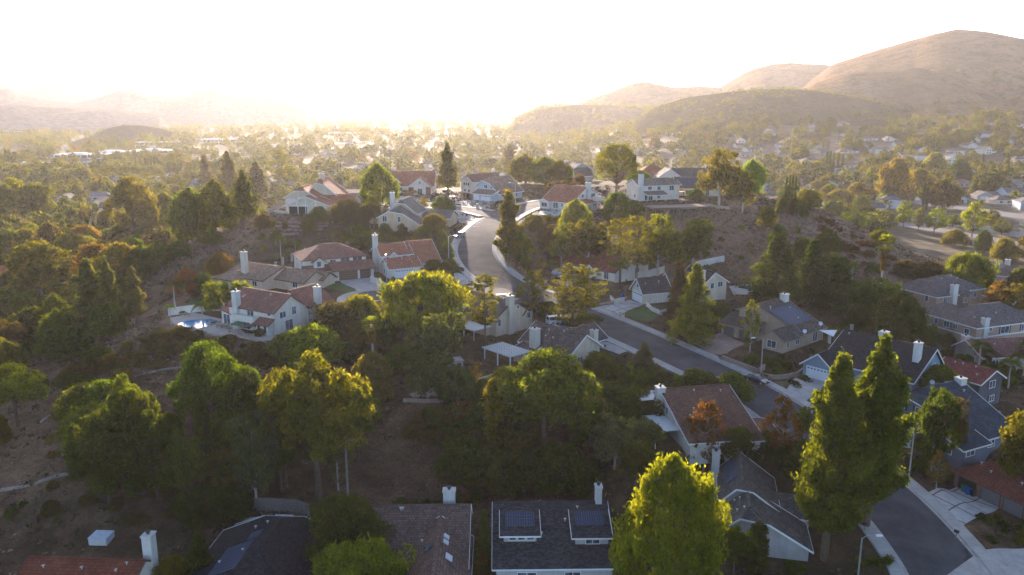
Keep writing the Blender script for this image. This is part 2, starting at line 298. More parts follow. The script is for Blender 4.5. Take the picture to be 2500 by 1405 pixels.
H('redwhite', 'white house with stepped red tile roofs and a slim skylight below the slope', (1500, 688, 18.5), 47, WH, (.27, .085, .055),
  [(0, 0, 16, 8.5, 'y', 2.7, 3.5, 7.0, .5, 0, 0), (7, 8, 15, 17.5, 'y', 5.2, 5.2, 7.4, .5, 0, 0), (0, 7, 7, 18, 'y', 2.7, 4.6, 4.6, 1, 0, 0), (-.8, 5.6, 3, 9.6, 'x', 2.6, 2.6, 4.1, .5, 0, 0)],
  [('W', 7, 15.6, 3.6, 1.8, 1.5, 'w'), ('W', 7, 11.5, 4.1, .9, .7, 'w'), ('W', 0, 2.7, .3, 1.4, 2.0, 'w'), ('S', 0, 10.5, 1.0, 2.0, 1.1, 'w'), ('S', 0, 9.5, 3.7, 1.8, 1.5, 'w'), ('S', 0, 6.3, 3.0, 1.1, 1.6, 'w')], [(13.4, 10, 15, 11.4, 9.3)], trim=BROWN_TRIM)
H('whitegar', 'dark-roofed cream house whose white timbered garage gable faces the main road', (1570, 743, 16.5), 20, CREAM, (.065, .055, .055),
  [(0, 0, 9, 5.8, 'x', 3.0, 3.0, 5.9, .5, 0, 0), (8.5, -.4, 15, 7, 'x', 3.0, 3.0, 6.6, .5, 0, 0), (14, -2.2, 22.5, 8, 'y', 2.8, 4.6, 7.0, .55, 0, 0)],
  [('W', 0, 2.9, 0, 4.6, 2.3, 'g'), ('W', 0, 2.9, 3.7, .9, .9, 'w'), ('S', -2.2, 18.3, 3.0, .9, 1.4, 'w'), ('S', -2.2, 20.6, 3.3, 1.3, 1.3, 'w')], [(14.2, -3.2, 15.5, -2.0, 8.2)], rk='shingle', tudorw=1)
H('solar', 'tan two-storey house with one big blue solar array on its brown roof above the street', (1930, 856, 14), 40, (.50, .37, .27), (.10, .078, .068),
  [(3, 0, 13, 15, 'x', 2.8, 5.6, 7.4, .7, 0, 0), (-.6, 8.4, 4, 17, 'y', 2.6, 4.2, 4.2, 1, 0, 0), (-3, 0, 4, 5, 'x', 2.6, 2.6, 4.3, .5, 0, 0)],
  [('W', -.6, 15.0, 0, 2.6, 2.1, 'gd'), ('W', -.6, 11.0, 0, 2.6, 2.1, 'gd'), ('W', 3, 12.6, 4.3, 1.7, 1.2, 'w'), ('W', -3, 2.7, .6, 2.0, 1.5, 'w'), ('S', 0, -1.2, .9, .9, 1.2, 'w'), ('S', 0, 2.4, .9, 1.4, 1.2, 'w'), ('S', 0, 9.5, .2, 1.8, 2.0, 'd')],
  [(11.6, 9, 13.2, 10.4, 8.8)], rk='shingle', solar=[(0, 'S', 3.8, 12.4, 2.6, 8.6)], trim=plain('tan_trim', (.30, .22, .17), .7))
H('blue1', 'grey-blue house with a huge black shingle roof and two white chimneys', (2231, 932, 11.5), 40, BLUE, (.026, .028, .033),
  [(-9, -3.4, 2.6, 14, 'y', 3.0, 4.4, 7.6, .7, 0, 0), (-13.5, 9.6, -6, 16, 'x', 2.8, 2.8, 5.3, .5, 0, 0), (-10.6, -2.2, -6, 2.6, 'x', 2.8, 2.8, 4.7, .5, 0, 0)],
  [('W', -13.5, 12.7, 0, 4.8, 2.3, 'g'), ('W', -10.6, .2, .7, 3.2, 1.7, 'w'), ('S', -3.4, -.4, 3.3, 1.4, 1.2, 'w')],
  [(-4.9, -2.4, -3.7, -1.2, 9.4), (-.6, 6.2, 1.2, 7.6, 8.8)], rk='shingle', gw={0: WH})
H('blue2', 'dark slate-blue roofed house with a long low slope behind the right-hand lamp post', (2345, 1110, 9), 26, DBLUE, (.045, .062, .082),
  [(0, -1, 12, 13, 'x', 2.5, 5.4, 7.7, .78, .5, 0), (-2.2, 6.6, 1, 13.6, 'y', 2.6, 3.7, 3.7, 1, 0, 0), (-3, -2.2, 3, 2.6, 'x', 2.4, 2.6, 3.4, .6, 0, 0)],
  [('W', 0, 11.8, 4.0, 1.7, 1.2, 'ws'), ('W', 0, 8.2, 3.8, 1.3, 1.3, 'ws'), ('W', -2.2, 10.6, 0, 4.8, 2.1, 'g'), ('W', -3, .4, .7, 1.6, 1.4, 'w'), ('S', -2.2, -1, .9, 2, .8, 'w'), ('S', -1, 6, .6, 1.5, 1.2, 'w')],
  [(11, 8.6, 12.4, 10, 8.6)], rk='slate')
H('smallred', 'small dark grey gabled house with muted red roof behind the slate-blue roof', (2384, 1000, 8.5), 30, (.10, .10, .115), (.22, .06, .05),
  [(0, 0, 7.4, 9, 'y', 5.2, 5.2, 7.0, .55, 0, 0)], [('S', 0, 4.2, 3.6, 1.9, 1.3, 'ws'), ('S', 0, 4.6, .8, 1.5, 1.1, 'ws')])
H('tanA', 'tan house with a round turret, farther of two hip-roofed houses on the right', (2275, 765, 11), 22, TAN, (.15, .12, .115),
  [(0, 0, 18, 11, 'x', 5.4, 5.4, 8.2, .5, 1, 1), (-2, -2.5, 5, 10, 'y', 5.4, 5.4, 7.8, .5, 1, 1)],
  [('S', -2.5, 1.2, 3.3, 1.1, 1.5, 'w'), ('W', -2, .4, 3.3, .9, 1.5, 'w'), ('S', 0, 12, 3.5, 1.0, 1.0, 'w'), ('S', 0, 15.2, 3.0, 1.2, 1.6, 'w')], [(2.6, -3.6, 4.2, -2.4, 8.2)], turret=(8.2, -.6, 2.6, 5.2), rk='slate')
H('tanB', 'tan house with a pale wall band, nearer of two hip-roofed houses on the right', (2378, 850, 10), 20, TAN, (.15, .12, .115),
  [(0, 0, 20, 12, 'x', 5.0, 5.0, 8.2, .5, 1, 1), (0, 5, 8, 17, 'y', 5.0, 5.0, 7.4, .5, 1, 1)],
  [('W', 0, 15.2, 2.7, 2.0, 1.6, 'w'), ('W', 0, 11, 3.0, .8, 1.3, 'w'), ('W', 0, 8, 2.9, 1.4, 1.4, 'w'), ('W', 0, 5.6, 3.1, 1.1, 1.1, 'w'), ('W', 0, 2.4, 2.8, 1.2, 1.1, 'w'), ('S', 0, 4, 3.6, 1.8, .8, 'w'), ('S', 0, 9, 2.7, 2.6, 1.6, 'ws'), ('S', 0, 15, 2.7, 1.4, 1.6, 'ws')], [(2, -.4, 3.4, .8, 7.0)], rk='slate', band=2.2)
H('solarR', 'tan house with blue solar patches on a brown hip roof at the right edge', (2444, 715, 5), 40, TAN, (.17, .11, .085),
  [(-2, -1, 14, 13, 'x', 6, 6, 8.6, .5, 1, 1)], [('W', -2, 6, 3.6, .9, 1.3, 'w'), ('W', -2, 3.5, 3.6, .9, 1.3, 'w'), ('S', -1, 2, 3.6, 1.3, 1.2, 'w')], [(-3, 12, -1.6, 13.4, 9.4), (13, 3, 14.4, 4.4, 9)], solar=[(0, 'S', 3, 9, 1, 4)], rk='tile')
H('mauve', 'low pale house under a faded pink tile roof at the right edge', (2397, 905, 8.5), 8, (.40, .36, .34), (.24, .11, .095),
  [(0, 0, 14, 9, 'x', 3.0, 3.0, 5.2, .6, 0, 0)], [('W', 0, 3, 1.2, 1, 1, 'w'), ('S', 0, 3, 1.2, 1.4, 1, 'w')], [(1, 7.5, 2.3, 8.8, 5.6)])
H('brown', 'white-walled house under a long brown tile slope with a balcony and covered patio', (1732, 1100, 9), 10, WH, (.17, .085, .06),
  [(-4, -1.5, 8, 15.5, 'x', 2.4, 4.6, 6.6, .8, 0, 0), (6.5, -2.2, 11, 5.5, 'x', 2.3, 2.6, 3.5, .6, 0, 0)],
  [('W', -4, 9.2, 3.0, 1.1, 1.2, 'w'), ('S', -1.5, 2, .3, 1.8, 1.8, 'd'), ('S', -2.2, 8.5, .4, 1.6, 1.6, 'w')], [(-5.2, 10.8, -3.8, 12.3, 7.4)], balcony=(-8.6, 12.2, -4, 16.2, 2.2), bcover=1)
H('grey', 'grey-tiled house with stepped clipped gables and pale stucco end wall near the giant pines', (1755, 1345, 2.5), -13, (.40, .37, .35), (.105, .095, .088),
  [(0, 0, 12, 7, 'y', 3.4, 1.9, 6.5, .32, .32, 0), (.3, 6.4, 8.2, 17, 'y', 4.8, 4.0, 7.6, .36, .3, 0), (8, 8, 14.5, 14.5, 'x', 2.5, 2.5, 4.2, .5, 0, 0)],
  [('S', 0, 1.6, 2.2, 1.0, 1.5, 'w'), ('S', 0, 1.8, -.4, 2, 1.4, 'w')], [(-1.1, 15.5, .1, 16.9, 8.2)], solar=[(1, 'W', 9.5, 16.2, .4, 3.2)], rk='slate')
H('beige', 'beige stucco house with a stout chimney on its clipped gable behind the sparse pines', (1212, 822, 15), 44, CREAM, (.14, .125, .115),
  [(0, 0, 9.6, 14, 'y', 4.5, 4.4, 7.4, .5, .3, .3), (9, 1.5, 18, 9.5, 'x', 2.8, 2.8, 5.2, .5, 0, 0), (-1.4, 2, 0, 6, 'y', 2.4, 3.2, 3.2, 1, 0, 0), (8.6, .4, 11.8, 4, 'y', 3.8, 3.8, 5.4, .5, 0, 0)],
  [('S', 0, .9, 2.2, .8, 1.4, 'w'), ('S', 0, 6.6, 5.2, .6, .7, 'w'), ('W', 0, 3.2, 3.4, 1.5, 1.2, 'w'), ('W', 0, 7.4, 3.2, 1.4, 1.2, 'w'), ('S', .4, 10.2, 2.3, 1.3, 1.2, 'w')], [(3.0, -1.0, 4.6, .2, 8.8)], trim=BROWN_TRIM, rk='slate', sunroom=(-3.6, 9.6, 0, 13))
H('brown2', 'cream house with a brown shingle roof, white lattice pergola and two chimneys by the road', (1388, 908, 13.5), 42, CREAM, (.115, .085, .078),
  [(0, 0, 9, 13.6, 'y', 3.4, 3.6, 6.6, .5, 0, 0), (7, 5.5, 17, 13, 'x', 2.5, 2.6, 4.9, .5, 0, 0), (-3.2, 8, 0, 12.5, 'y', 2.4, 3.3, 3.3, 1, 0, 0)],
  [('S', 0, 3.2, 1.0, 1.6, 1.3, 'w'), ('S', 0, 6.2, 1.8, .7, .8, 'w'), ('W', 0, 12, 2.3, 1.2, 1.1, 'w'), ('W', 0, 5, 2.1, 1.8, 1.2, 'w')], [(-1.3, 8.2, .2, 9.9, 7.2), (8.6, 1.2, 9.8, 2.4, 6.6)], rk='shingle')
H('dogred', 'brick-pillared garage house with a red tile roof at the lower right driveway', (2500, 1270, 6), 22, (.24, .13, .10), (.22, .07, .05),
  [(0, 0, 7, 11.6, 'y', 2.7, 2.7, 4.9, .5, 0, 1)], [('W', 0, 9.3, 0, 2.9, 2.2, 'o'), ('W', 0, 5.4, 0, 2.9, 2.2, 'gd'), ('W', 0, 1.8, 0, 2.9, 2.2, 'gd')], trim=BROWN_TRIM, rk='barrel')
H('bot1', 'slate-roofed house with two solar dormers and a white chimney at the bottom edge', (1212, 1405, 2.5), 1, GREYW, (.05, .048, .052),
  [(0, -2.9, 15.2, 11, 'x', 3.1, 3.4, 6.9, .72, 0, 0), (1, .7, 5.4, 5, 'x', 5.7, 6.8, 6.8, 1, 0, 0), (10.6, .2, 15.0, 5, 'x', 5.6, 6.8, 6.8, 1, 0, 0)],
  [('S', .7, 2.2, 4.85, .9, .4, 'w'), ('S', .7, 3.4, 4.85, .9, .4, 'w'), ('S', .7, 4.6, 4.85, .9, .4, 'w'), ('S', .2, 12.9, 4.5, 1.8, .8, 'w'), ('S', -2.9, 4, .6, 2.4, 1.6, 'w'), ('S', -2.9, 10, .6, 2.0, 1.6, 'w')],
  [(14.0, 6.6, 14.9, 7.8, 9.6)], rk='shingle', solar=[(1, 'S', 1.2, 5.2, .4, 3.2), (2, 'S', 10.8, 14.6, .4, 3.2)])
H('bot2', 'brown tile roofed house with skylights and a box chimney at the bottom edge', (905, 1405, 2.5), 1, (.45, .38, .33), (.155, .10, .085),
  [(-1, -3, 12.8, 11, 'x', 3.0, 3.2, 6.3, .74, 0, 0), (5.2, -9, 13.2, 4.4, 'y', 3.0, 3.0, 5.9, .5, 0, 0)], [('S', -3, 2.4, .8, 2, 1.4, 'w')], [(9.3, 8.6, 11, 9.8, 8.0)], skyl=[(1, 'E', -1.2, -.4, .8, 1.6), (1, 'E', .2, 1.0, .8, 1.6), (1, 'W', -2.6, -1.4, .8, 2.0), (1, 'E', -4.4, -3.2, 1.4, 2.4)])
H('bot3', 'dark charcoal hip roof with black solar panels at the bottom edge', (490, 1405, 2.5), -3, (.30, .27, .25), (.032, .030, .034),
  [(1, -9, 17, 6.4, 'y', 2.8, 2.8, 6.3, .55, .8, .35), (2, 2, 10, 8.5, 'y', 2.6, 2.6, 4.0, .5, 0, 0)], rk='shingle', solar=[(0, 'W', -7, -.2, 2.0, 6.0), (0, 'W', .3, 2.2, 1.6, 3.4)])
H('bot4', 'red tile roofed house with a slim white chimney at the bottom left', (90, 1405, 2.5), -3, WH, (.24, .07, .04),
  [(3.2, -11, 17.4, -.4, 'x', 2.9, 2.9, 5.6, .6, 0, 0)], chim=[(17.0, -3.4, 18.2, -2.0, 8.4)], rk='barrel', trim=BROWN_TRIM)
H('orange', 'house under an orange tile roof at the left edge behind the big pine', (45, 690, 2), 35, CREAM, (.46, .15, .075),
  [(-8, 0, 9, 11, 'x', 2.8, 2.8, 5.8, .5, .6, 1)], rk='barrel')
H('lv1', 'white two-storey house with a pale grey hip roof in front of the dark cypresses', (98, 556, 1), 4, WH, (.20, .22, .24),
  [(0, 0, 16, 9, 'x', 5, 5, 6.8, .5, 1, 1), (14, -1, 20, 8, 'x', 3, 3, 4.6, .5, 0, 1)], [('S', 0, 8.6, 3.0, 1.8, 1.4, 'ws'), ('S', 0, 12.8, 3.0, 1.8, 1.4, 'ws')], [(6, 5, 7, 6, 7.6)])
H('lv2', 'pale blue-white gabled house with a grey porch roof in the left valley', (240, 545, 1), 8, (.62, .64, .66), (.19, .17, .17),
  [(0, 3, 10, 14, 'y', 6.4, 6.4, 9, .5, 0, 0), (-1, 0, 9.4, 3.4, 'x', 2.9, 4.6, 4.6, 1, 0, 0)], [('S', 3, 4.6, 6.0, .7, .6, 'w'), ('S', 3, 5.6, 6.0, .7, .6, 'w'), ('S', 0, 4, .8, 2, 1.2, 'w')])
H('lv3', 'lilac-grey house with a hip roof beside an orange tree in the left valley', (222, 500, 0), 10, (.50, .46, .46), (.26, .22, .22),
  [(0, 0, 13, 9, 'x', 5.4, 5.4, 8, .5, .3, 1), (11, 3, 24, 12, 'x', 3, 3, 5.4, .5, 0, 1)], [('S', 0, 3, 3.4, 2, 1.3, 'w')])
H('lv4', 'low white house with a flat carport in the orange trees of the left valley', (246, 586, 1), 6, WH, (.60, .58, .54),
  [(0, 0, 10, 5, 'x', 3, 3.3, 3.3, 1, 0, 0)], [('S', 0, 4, .8, 2.4, 1.3, 'w')])
H('lv5', 'long low house with a dark mauve roof below the white hip-roofed house', (20, 568, 1), 3, CREAM, (.15, .10, .095),
  [(-6, 0, 24, 9, 'x', 3, 3, 5.2, .5, 1, 1)], [('S', 0, 10, .8, 2.4, 1.3, 'w')])
H('lv6', 'white gabled house half hidden by a bare tree in the left valley', (144, 505, 0), 5, WH, (.23, .17, .15),
  [(0, 0, 8, 9, 'y', 5.6, 5.6, 8, .5, 0, 0), (-8, 3, 1, 11, 'x', 3, 3, 5.2, .5, 1, 0)], [('S', 0, 4, 3.8, 1.2, 1.1, 'w')])
H('rb1', 'pale blue two-storey house with a grey roof at the right edge of the valley street', (2456, 490, 0), 5, (.42, .54, .62), (.16, .17, .18),
  [(0, 0, 18, 11, 'x', 5.4, 5.4, 8.4, .5, 0, 0), (6, -2.4, 16, 0, 'x', 2.8, 4, 4, 1, 0, 0)], [('S', 0, 8, 3.6, 3.4, 1.4, 'w')])
H('rb2', 'grey-roofed bungalow with a white double garage across the valley street', (2385, 488, 0), -4, (.44, .42, .38), (.21, .17, .15),
  [(0, 0, 10, 9, 'y', 3, 3, 5.6, .5, 0, 0), (8, 2, 24, 11, 'x', 3, 3, 5.2, .5, 0, 0)], [('S', 0, 5, 0, 4.8, 2.2, 'g'), ('S', 2, 17, 1, 3, 1.4, 'w')], [(22, 8, 23.5, 9, 6.4)])
H('rb3', 'pale bungalow with a dark open garage across the valley street', (2316, 496, 0), -6, (.56, .52, .48), (.22, .20, .19),
  [(0, 0, 12, 9, 'y', 3, 3, 5.6, .5, 0, 0)], [('S', 0, 4, 0, 2.6, 2.2, 'o'), ('S', 0, 8.4, 0, 2.6, 2.2, 'o')])
# ---------------------------------------------------------------- roads: (u, v, z) along the centre line, half width
ROADS = {
 'main': ([(2345, 1500, 4.6), (2310, 1395, 5.8), (2170, 1225, 7.6), (2010, 1085, 9.8), (1878, 985, 11.6), (1750, 915, 13.2), (1606, 848, 14.8), (1480, 793, 16.2), (1400, 760, 17.2), (1320, 729, 18.3), (1245, 698, 19.5), (1197, 667, 21), (1168, 634, 22.6), (1160, 602, 24.2), (1180, 566, 26), (1222, 532, 27.4), (1280, 506, 28.3), (1350, 492, 28.6), (1430, 478, 28.8)], 5.4),
 'side': ([(1222, 530, 27.4), (1170, 517, 27.9), (1110, 509, 28), (1040, 501, 27.8), (960, 497, 27.6), (880, 497, 27.8)], 4.6),
 'court': ([(1240, 708, 19.4), (1160, 712, 19.9), (1080, 716, 20), (1010, 722, 20), (940, 729, 20)], 4.2),
}
def smooth(pts, n=6):
    P = [Vector(p) for p in pts]; out = []
    for i in range(len(P) - 1):
        p0, p1, p2, p3 = P[max(i - 1, 0)], P[i], P[i + 1], P[min(i + 2, len(P) - 1)]
        for k in range(n):
            t = k / n
            out.append(.5 * ((2 * p1) + (-p0 + p2) * t + (2 * p0 - 5 * p1 + 4 * p2 - p3) * t * t + (-p0 + 3 * p1 - 3 * p2 + p3) * t ** 3))
    out.append(P[-1]); return out
RL = {k: smooth([U(*p) for p in pts], 8) for k, (pts, w) in ROADS.items()}
COURT_C = U(935, 729, 20); COURT_R = 9.0
# ---------------------------------------------------------------- ground heights read off the photo
CT = [(0, 1405, 2), (500, 1405, 2), (1000, 1405, 2.5), (1500, 1405, 2.5), (1900, 1405, 3.2), (2490, 1390, 5.3), (2450, 1200, 6.5),
 (50, 1300, 3.2), (400, 1290, 3.2), (700, 1250, 4), (1000, 1220, 3.2), (1300, 1200, 3), (150, 1200, 6), (400, 1180, 6), (650, 1150, 6.5), (900, 1150, 4.8), (1000, 1100, 7), (1100, 1150, 5.2),
 (1200, 1150, 4.6), (1400, 1150, 5), (0, 1130, 4.5), (130, 950, 9.5), (200, 900, 12), (300, 850, 15), (400, 790, 17.5), (300, 950, 12), (450, 900, 14), (100, 1030, 8), (270, 965, 11.5), (600, 870, 15.5),
 (600, 950, 12.5), (450, 1000, 11), (700, 900, 14), (800, 880, 14.3), (850, 950, 11.5), (900, 850, 15.5), (950, 900, 14.3), (1000, 960, 13), (1150, 960, 13), (1250, 930, 13.2), (1050, 880, 14.3), (1400, 980, 10.5),
 (1500, 950, 11.5), (1500, 1050, 8.5), (1350, 1050, 8.5), (870, 800, 17), (1000, 780, 18.7), (613, 535, 27.5), (549, 555, 24.5), (450, 592, 19.5), (400, 640, 15.5), (330, 700, 11.5), (250, 760, 8.5), (180, 830, 7),
 (500, 640, 19), (560, 620, 21), (600, 600, 23.5), (450, 700, 16.5), (400, 740, 14.8), (520, 700, 19), (700, 505, 30), (850, 500, 28.5), (1000, 500, 27.6), (1100, 515, 27.6), (1230, 540, 27), (1320, 503, 28.5),
 (1440, 510, 30), (1600, 500, 31), (1720, 490, 31), (1850, 480, 30.5), (1000, 470, 28), (1150, 470, 28.5), (1400, 445, 30), (1620, 440, 31), (1900, 480, 30), (2000, 515, 27.5), (2100, 560, 22.8), (2200, 600, 18.5), (2300, 690, 11.5),
 (1500, 560, 25.5), (1600, 540, 27), (1600, 600, 22.5), (1700, 600, 23), (1800, 560, 26), (1850, 650, 19), (1950, 600, 22), (2000, 680, 16.5), (2100, 700, 14.3), (2150, 640, 17.8), (1700, 650, 19.5), (1850, 720, 15.8),
 (1400, 560, 25), (1350, 620, 21.5), (1300, 560, 26.2), (1300, 640, 20.8), (1262, 600, 23), (1400, 640, 20), (1650, 730, 16.6), (1800, 750, 15.5), (1100, 620, 22.8), (1080, 560, 26), (1000, 590, 24), (850, 590, 24.2), (800, 560, 26.2),
 (750, 545, 28.2), (750, 570, 26.4), (750, 595, 24.5), (700, 620, 22.8), (620, 640, 21.6), (1050, 760, 18.7), (1250, 860, 14.6), (1150, 870, 14.6), (1500, 880, 13.8), (1600, 900, 12.8), (1650, 960, 11), (1700, 930, 12.2),
 (1880, 900, 13.2), (1950, 950, 12), (2100, 1000, 10.5), (2150, 850, 12.8), (2300, 900, 10.8), (2400, 960, 8.8), (2300, 1150, 7.5), (2450, 1000, 8.2), (1800, 830, 14.5)]
CP = [tuple(U(*p)) for p in CT]
CP += [(x, y, 0) for x, y in ((-165, 330), (-160, 290), (-158, 250), (-155, 215), (-140, 180), (-125, 150), (-112, 125), (-100, 105), (-95, 80), (-150, 400), (-100, 440), (-50, 470), (0, 480), (60, 465), (110, 415), (150, 370),
      (190, 330), (215, 295), (240, 250), (260, 200), (280, 140), (-120, 360), (120, 470), (-230, 200), (-240, 330), (260, 370), (0, 560), (-180, 480), (190, 470))]
CP += [(x, 20, 2) for x in (-120, -60, 0, 60)] + [(x, 62, 2.2) for x in (-80, -40, 0, 40)] + [(80, 60, 4), (130, 90, 4.5), (170, 140, 4), (190, 190, 4), (150, 100, 4)]
def house_xy(h):
    c = U(*h['C']); a = R(h['ang']); return c, math.cos(a), math.sin(a)
PADS = []
for h in HS:
    c, ca, sa = house_xy(h); x0 = min(b[0] for b in h['blocks']); y0 = min(b[1] for b in h['blocks']); x1 = max(b[2] for b in h['blocks']); y1 = max(b[3] for b in h['blocks'])
    PADS.append((c.x, c.y, ca, sa, x0 - 1.5, y0 - 1.5, x1 + 1.5, y1 + 1.5, c.z))
def xpad(u, v, z, ang, x0, y0, x1, y1):
    c = U(u, v, z); PADS.append((c.x, c.y, math.cos(R(ang)), math.sin(R(ang)), x0, y0, x1, y1, z))
xpad(500, 800, 18, 8, -8, -3, 13, 9)            # blue pool terrace
xpad(1180, 945, 13, 5, -14, -2, 9, 7)           # spa terrace
xpad(1345, 524, 29.8, -10, -6, -2, 9, 6)        # turquoise pool terrace
xpad(1830, 712, 16, 10, -5, -4, 8, 7)           # green pool
for u, v, z, a, x0, y0, x1, y1 in ((2200, 520, 0, 0, -60, -20, 160, 60),): pass
P3 = np.array(CP); CC = 64.0
def rbf_fit(P, c=CC, lam=1.2):
    D = np.sqrt(((P[:, None, :2] - P[None, :, :2]) ** 2).sum(-1) + c)
    A = np.block([[-D + lam * np.eye(len(P)), np.ones((len(P), 1))], [np.ones((1, len(P))), np.zeros((1, 1))]])
    return np.linalg.solve(A, np.append(P[:, 2], 0))
# deconflict: drop control points that sit almost on top of each other
keep = []
for i, p in enumerate(CP):
    if all((p[0] - CP[j][0]) ** 2 + (p[1] - CP[j][1]) ** 2 > 16 for j in keep): keep.append(i)
P3 = P3[keep]
# the pads and roads join the control points
extra = []
for (cx, cy_, ca, sa, x0, y0, x1, y1, z) in PADS:
    if cy_ > 420: continue
    for lx in (x0, (x0 + x1) / 2, x1):
        for ly in (y0, (y0 + y1) / 2, y1): extra.append((cx + lx * ca - ly * sa, cy_ + lx * sa + ly * ca, z))
for k in RL: extra += [tuple(p) for p in RL[k][::5]]
E3 = np.array(extra); d2 = ((P3[:, None, :2] - E3[None, :, :2]) ** 2).sum(-1).min(1)
P3 = np.vstack([P3[d2 > 25], E3]); WT = rbf_fit(P3)
def ground_raw(X, Y):
    X = np.asarray(X, float); Y = np.asarray(Y, float); sh = X.shape; q = np.stack([X.ravel(), Y.ravel()], 1); out = np.empty(len(q))
    for i in range(0, len(q), 8000):
        s = q[i:i + 8000]; D = np.sqrt(((s[:, None] - P3[None, :, :2]) ** 2).sum(-1) + CC); out[i:i + 8000] = -D @ WT[:-1] + WT[-1]
    # hills end at the valley floor
    x, y = q[:, 0], q[:, 1]
    m = np.clip((x + 185) / 30, 0, 1) * np.clip((300 - x) / 60, 0, 1) * np.clip((500 - y) / 60, 0, 1)
    m = m * m * (3 - 2 * m)
    return (np.maximum(out, -.3) * m).reshape(sh)
def rise(x, y):
    "the valley floor climbs towards the hills on the right"
    r = np.hypot(x, y); u = 1250 + F * x / np.maximum(y, 1)
    a = np.clip((r - 620) / 800, 0, 1); b = np.clip((u - 1300) / 520, 0, 1)
    a = a * a * (3 - 2 * a); b = b * b * (3 - 2 * b); return np.where(y > 300, 52 * a * b, 0)
def axis_grid(lo, hi, step, far_lo, far_hi, grow=1.12):
    a = list(np.arange(lo, hi + .01, step)); s = step
    while a[-1] < far_hi: s *= grow; a.append(a[-1] + s)
    s = step
    while a[0] > far_lo: s *= grow; a.insert(0, a[0] - s)
    return np.array(a)
GX = axis_grid(-190, 260, 1.6, -5500, 5500); GY = axis_grid(60, 500, 1.6, -250, 7400)
XX, YY = np.meshgrid(GX, GY)
near = (XX > -260) & (XX < 330) & (YY > -60) & (YY < 600)
ZZ = np.zeros_like(XX); ZZ[near] = ground_raw(XX[near], YY[near])
rr = np.sin(XX * .11 + 1.7 * np.sin(YY * .07)) * np.cos(YY * .13 + XX * .05) * .25 + np.sin(XX * .43 + YY * .21) * np.sin(YY * .37) * .10
ZZ[near] += rr[near]
ZZ += rise(XX, YY)
def sstep(t): t = np.clip(t, 0, 1); return t * t * (3 - 2 * t)
def flatten(D, Zt, w):     # D = distance outside the flat part
    global ZZ
    k = 1 - sstep(D / w); ZZ = ZZ * (1 - k) + Zt * k
for (cx, cy_, ca, sa, x0, y0, x1, y1, z) in PADS:
    dx, dy = XX - cx, YY - cy_; lx = dx * ca + dy * sa; ly = -dx * sa + dy * ca
    D = np.hypot(np.maximum(np.maximum(x0 - lx, lx - x1), 0), np.maximum(np.maximum(y0 - ly, ly - y1), 0))
    flatten(D, z - .05, 4.0)
for k in ('side', 'court', 'main'):
    L_ = np.array([tuple(p) for p in RL[k]]); hw = ROADS[k][1]
    best = np.full(XX.shape, 1e9); zz = np.zeros(XX.shape)
    bx0, bx1, by0, by1 = L_[:, 0].min() - 20, L_[:, 0].max() + 20, L_[:, 1].min() - 20, L_[:, 1].max() + 20
    M = (XX > bx0) & (XX < bx1) & (YY > by0) & (YY < by1); x, y = XX[M], YY[M]; b = np.full(x.shape, 1e9); zb = np.zeros(x.shape)
    for p, q in zip(L_, L_[1:]):
        d = q - p; t = np.clip(((x - p[0]) * d[0] + (y - p[1]) * d[1]) / (d[0] ** 2 + d[1] ** 2), 0, 1)
        e = np.hypot(x - p[0] - t * d[0], y - p[1] - t * d[1]); m = e < b; b[m] = e[m]; zb[m] = (p[2] + t * d[2])[m]
    best[M] = b; zz[M] = zb
    flatten(np.maximum(best - hw - 2.4, 0), zz - .12, 4.5)
D = np.maximum(np.hypot(XX - COURT_C.x, YY - COURT_C.y) - COURT_R - 1.8, 0); flatten(D, COURT_C.z - .12, 3.5)
def gz(x, y):
    i = int(np.clip(np.searchsorted(GX, x) - 1, 0, len(GX) - 2)); j = int(np.clip(np.searchsorted(GY, y) - 1, 0, len(GY) - 2))
    tx = (x - GX[i]) / (GX[i + 1] - GX[i]); ty = (y - GY[j]) / (GY[j + 1] - GY[j])
    return float((ZZ[j, i] * (1 - tx) + ZZ[j, i + 1] * tx) * (1 - ty) + (ZZ[j + 1, i] * (1 - tx) + ZZ[j + 1, i + 1] * tx) * ty)
def hit(u, v):
    "where the line of sight through photo pixel (u, v) meets the ground"
    a = (u - 1250) / F; b = (702.5 - v) / F; d = (a, cs + sn * b, -sn + cs * b); t = 60.0
    if d[2] >= -.01: t = 1500.0; return Vector((d[0] * t, d[1] * t, 0))
    while t < 5000:
        x, y, z = d[0] * t, d[1] * t, CZ + d[2] * t
        if z <= gz(x, y): break
        t += max(.7, (z - gz(x, y)) * .8)
    return Vector((d[0] * t, d[1] * t, gz(d[0] * t, d[1] * t)))
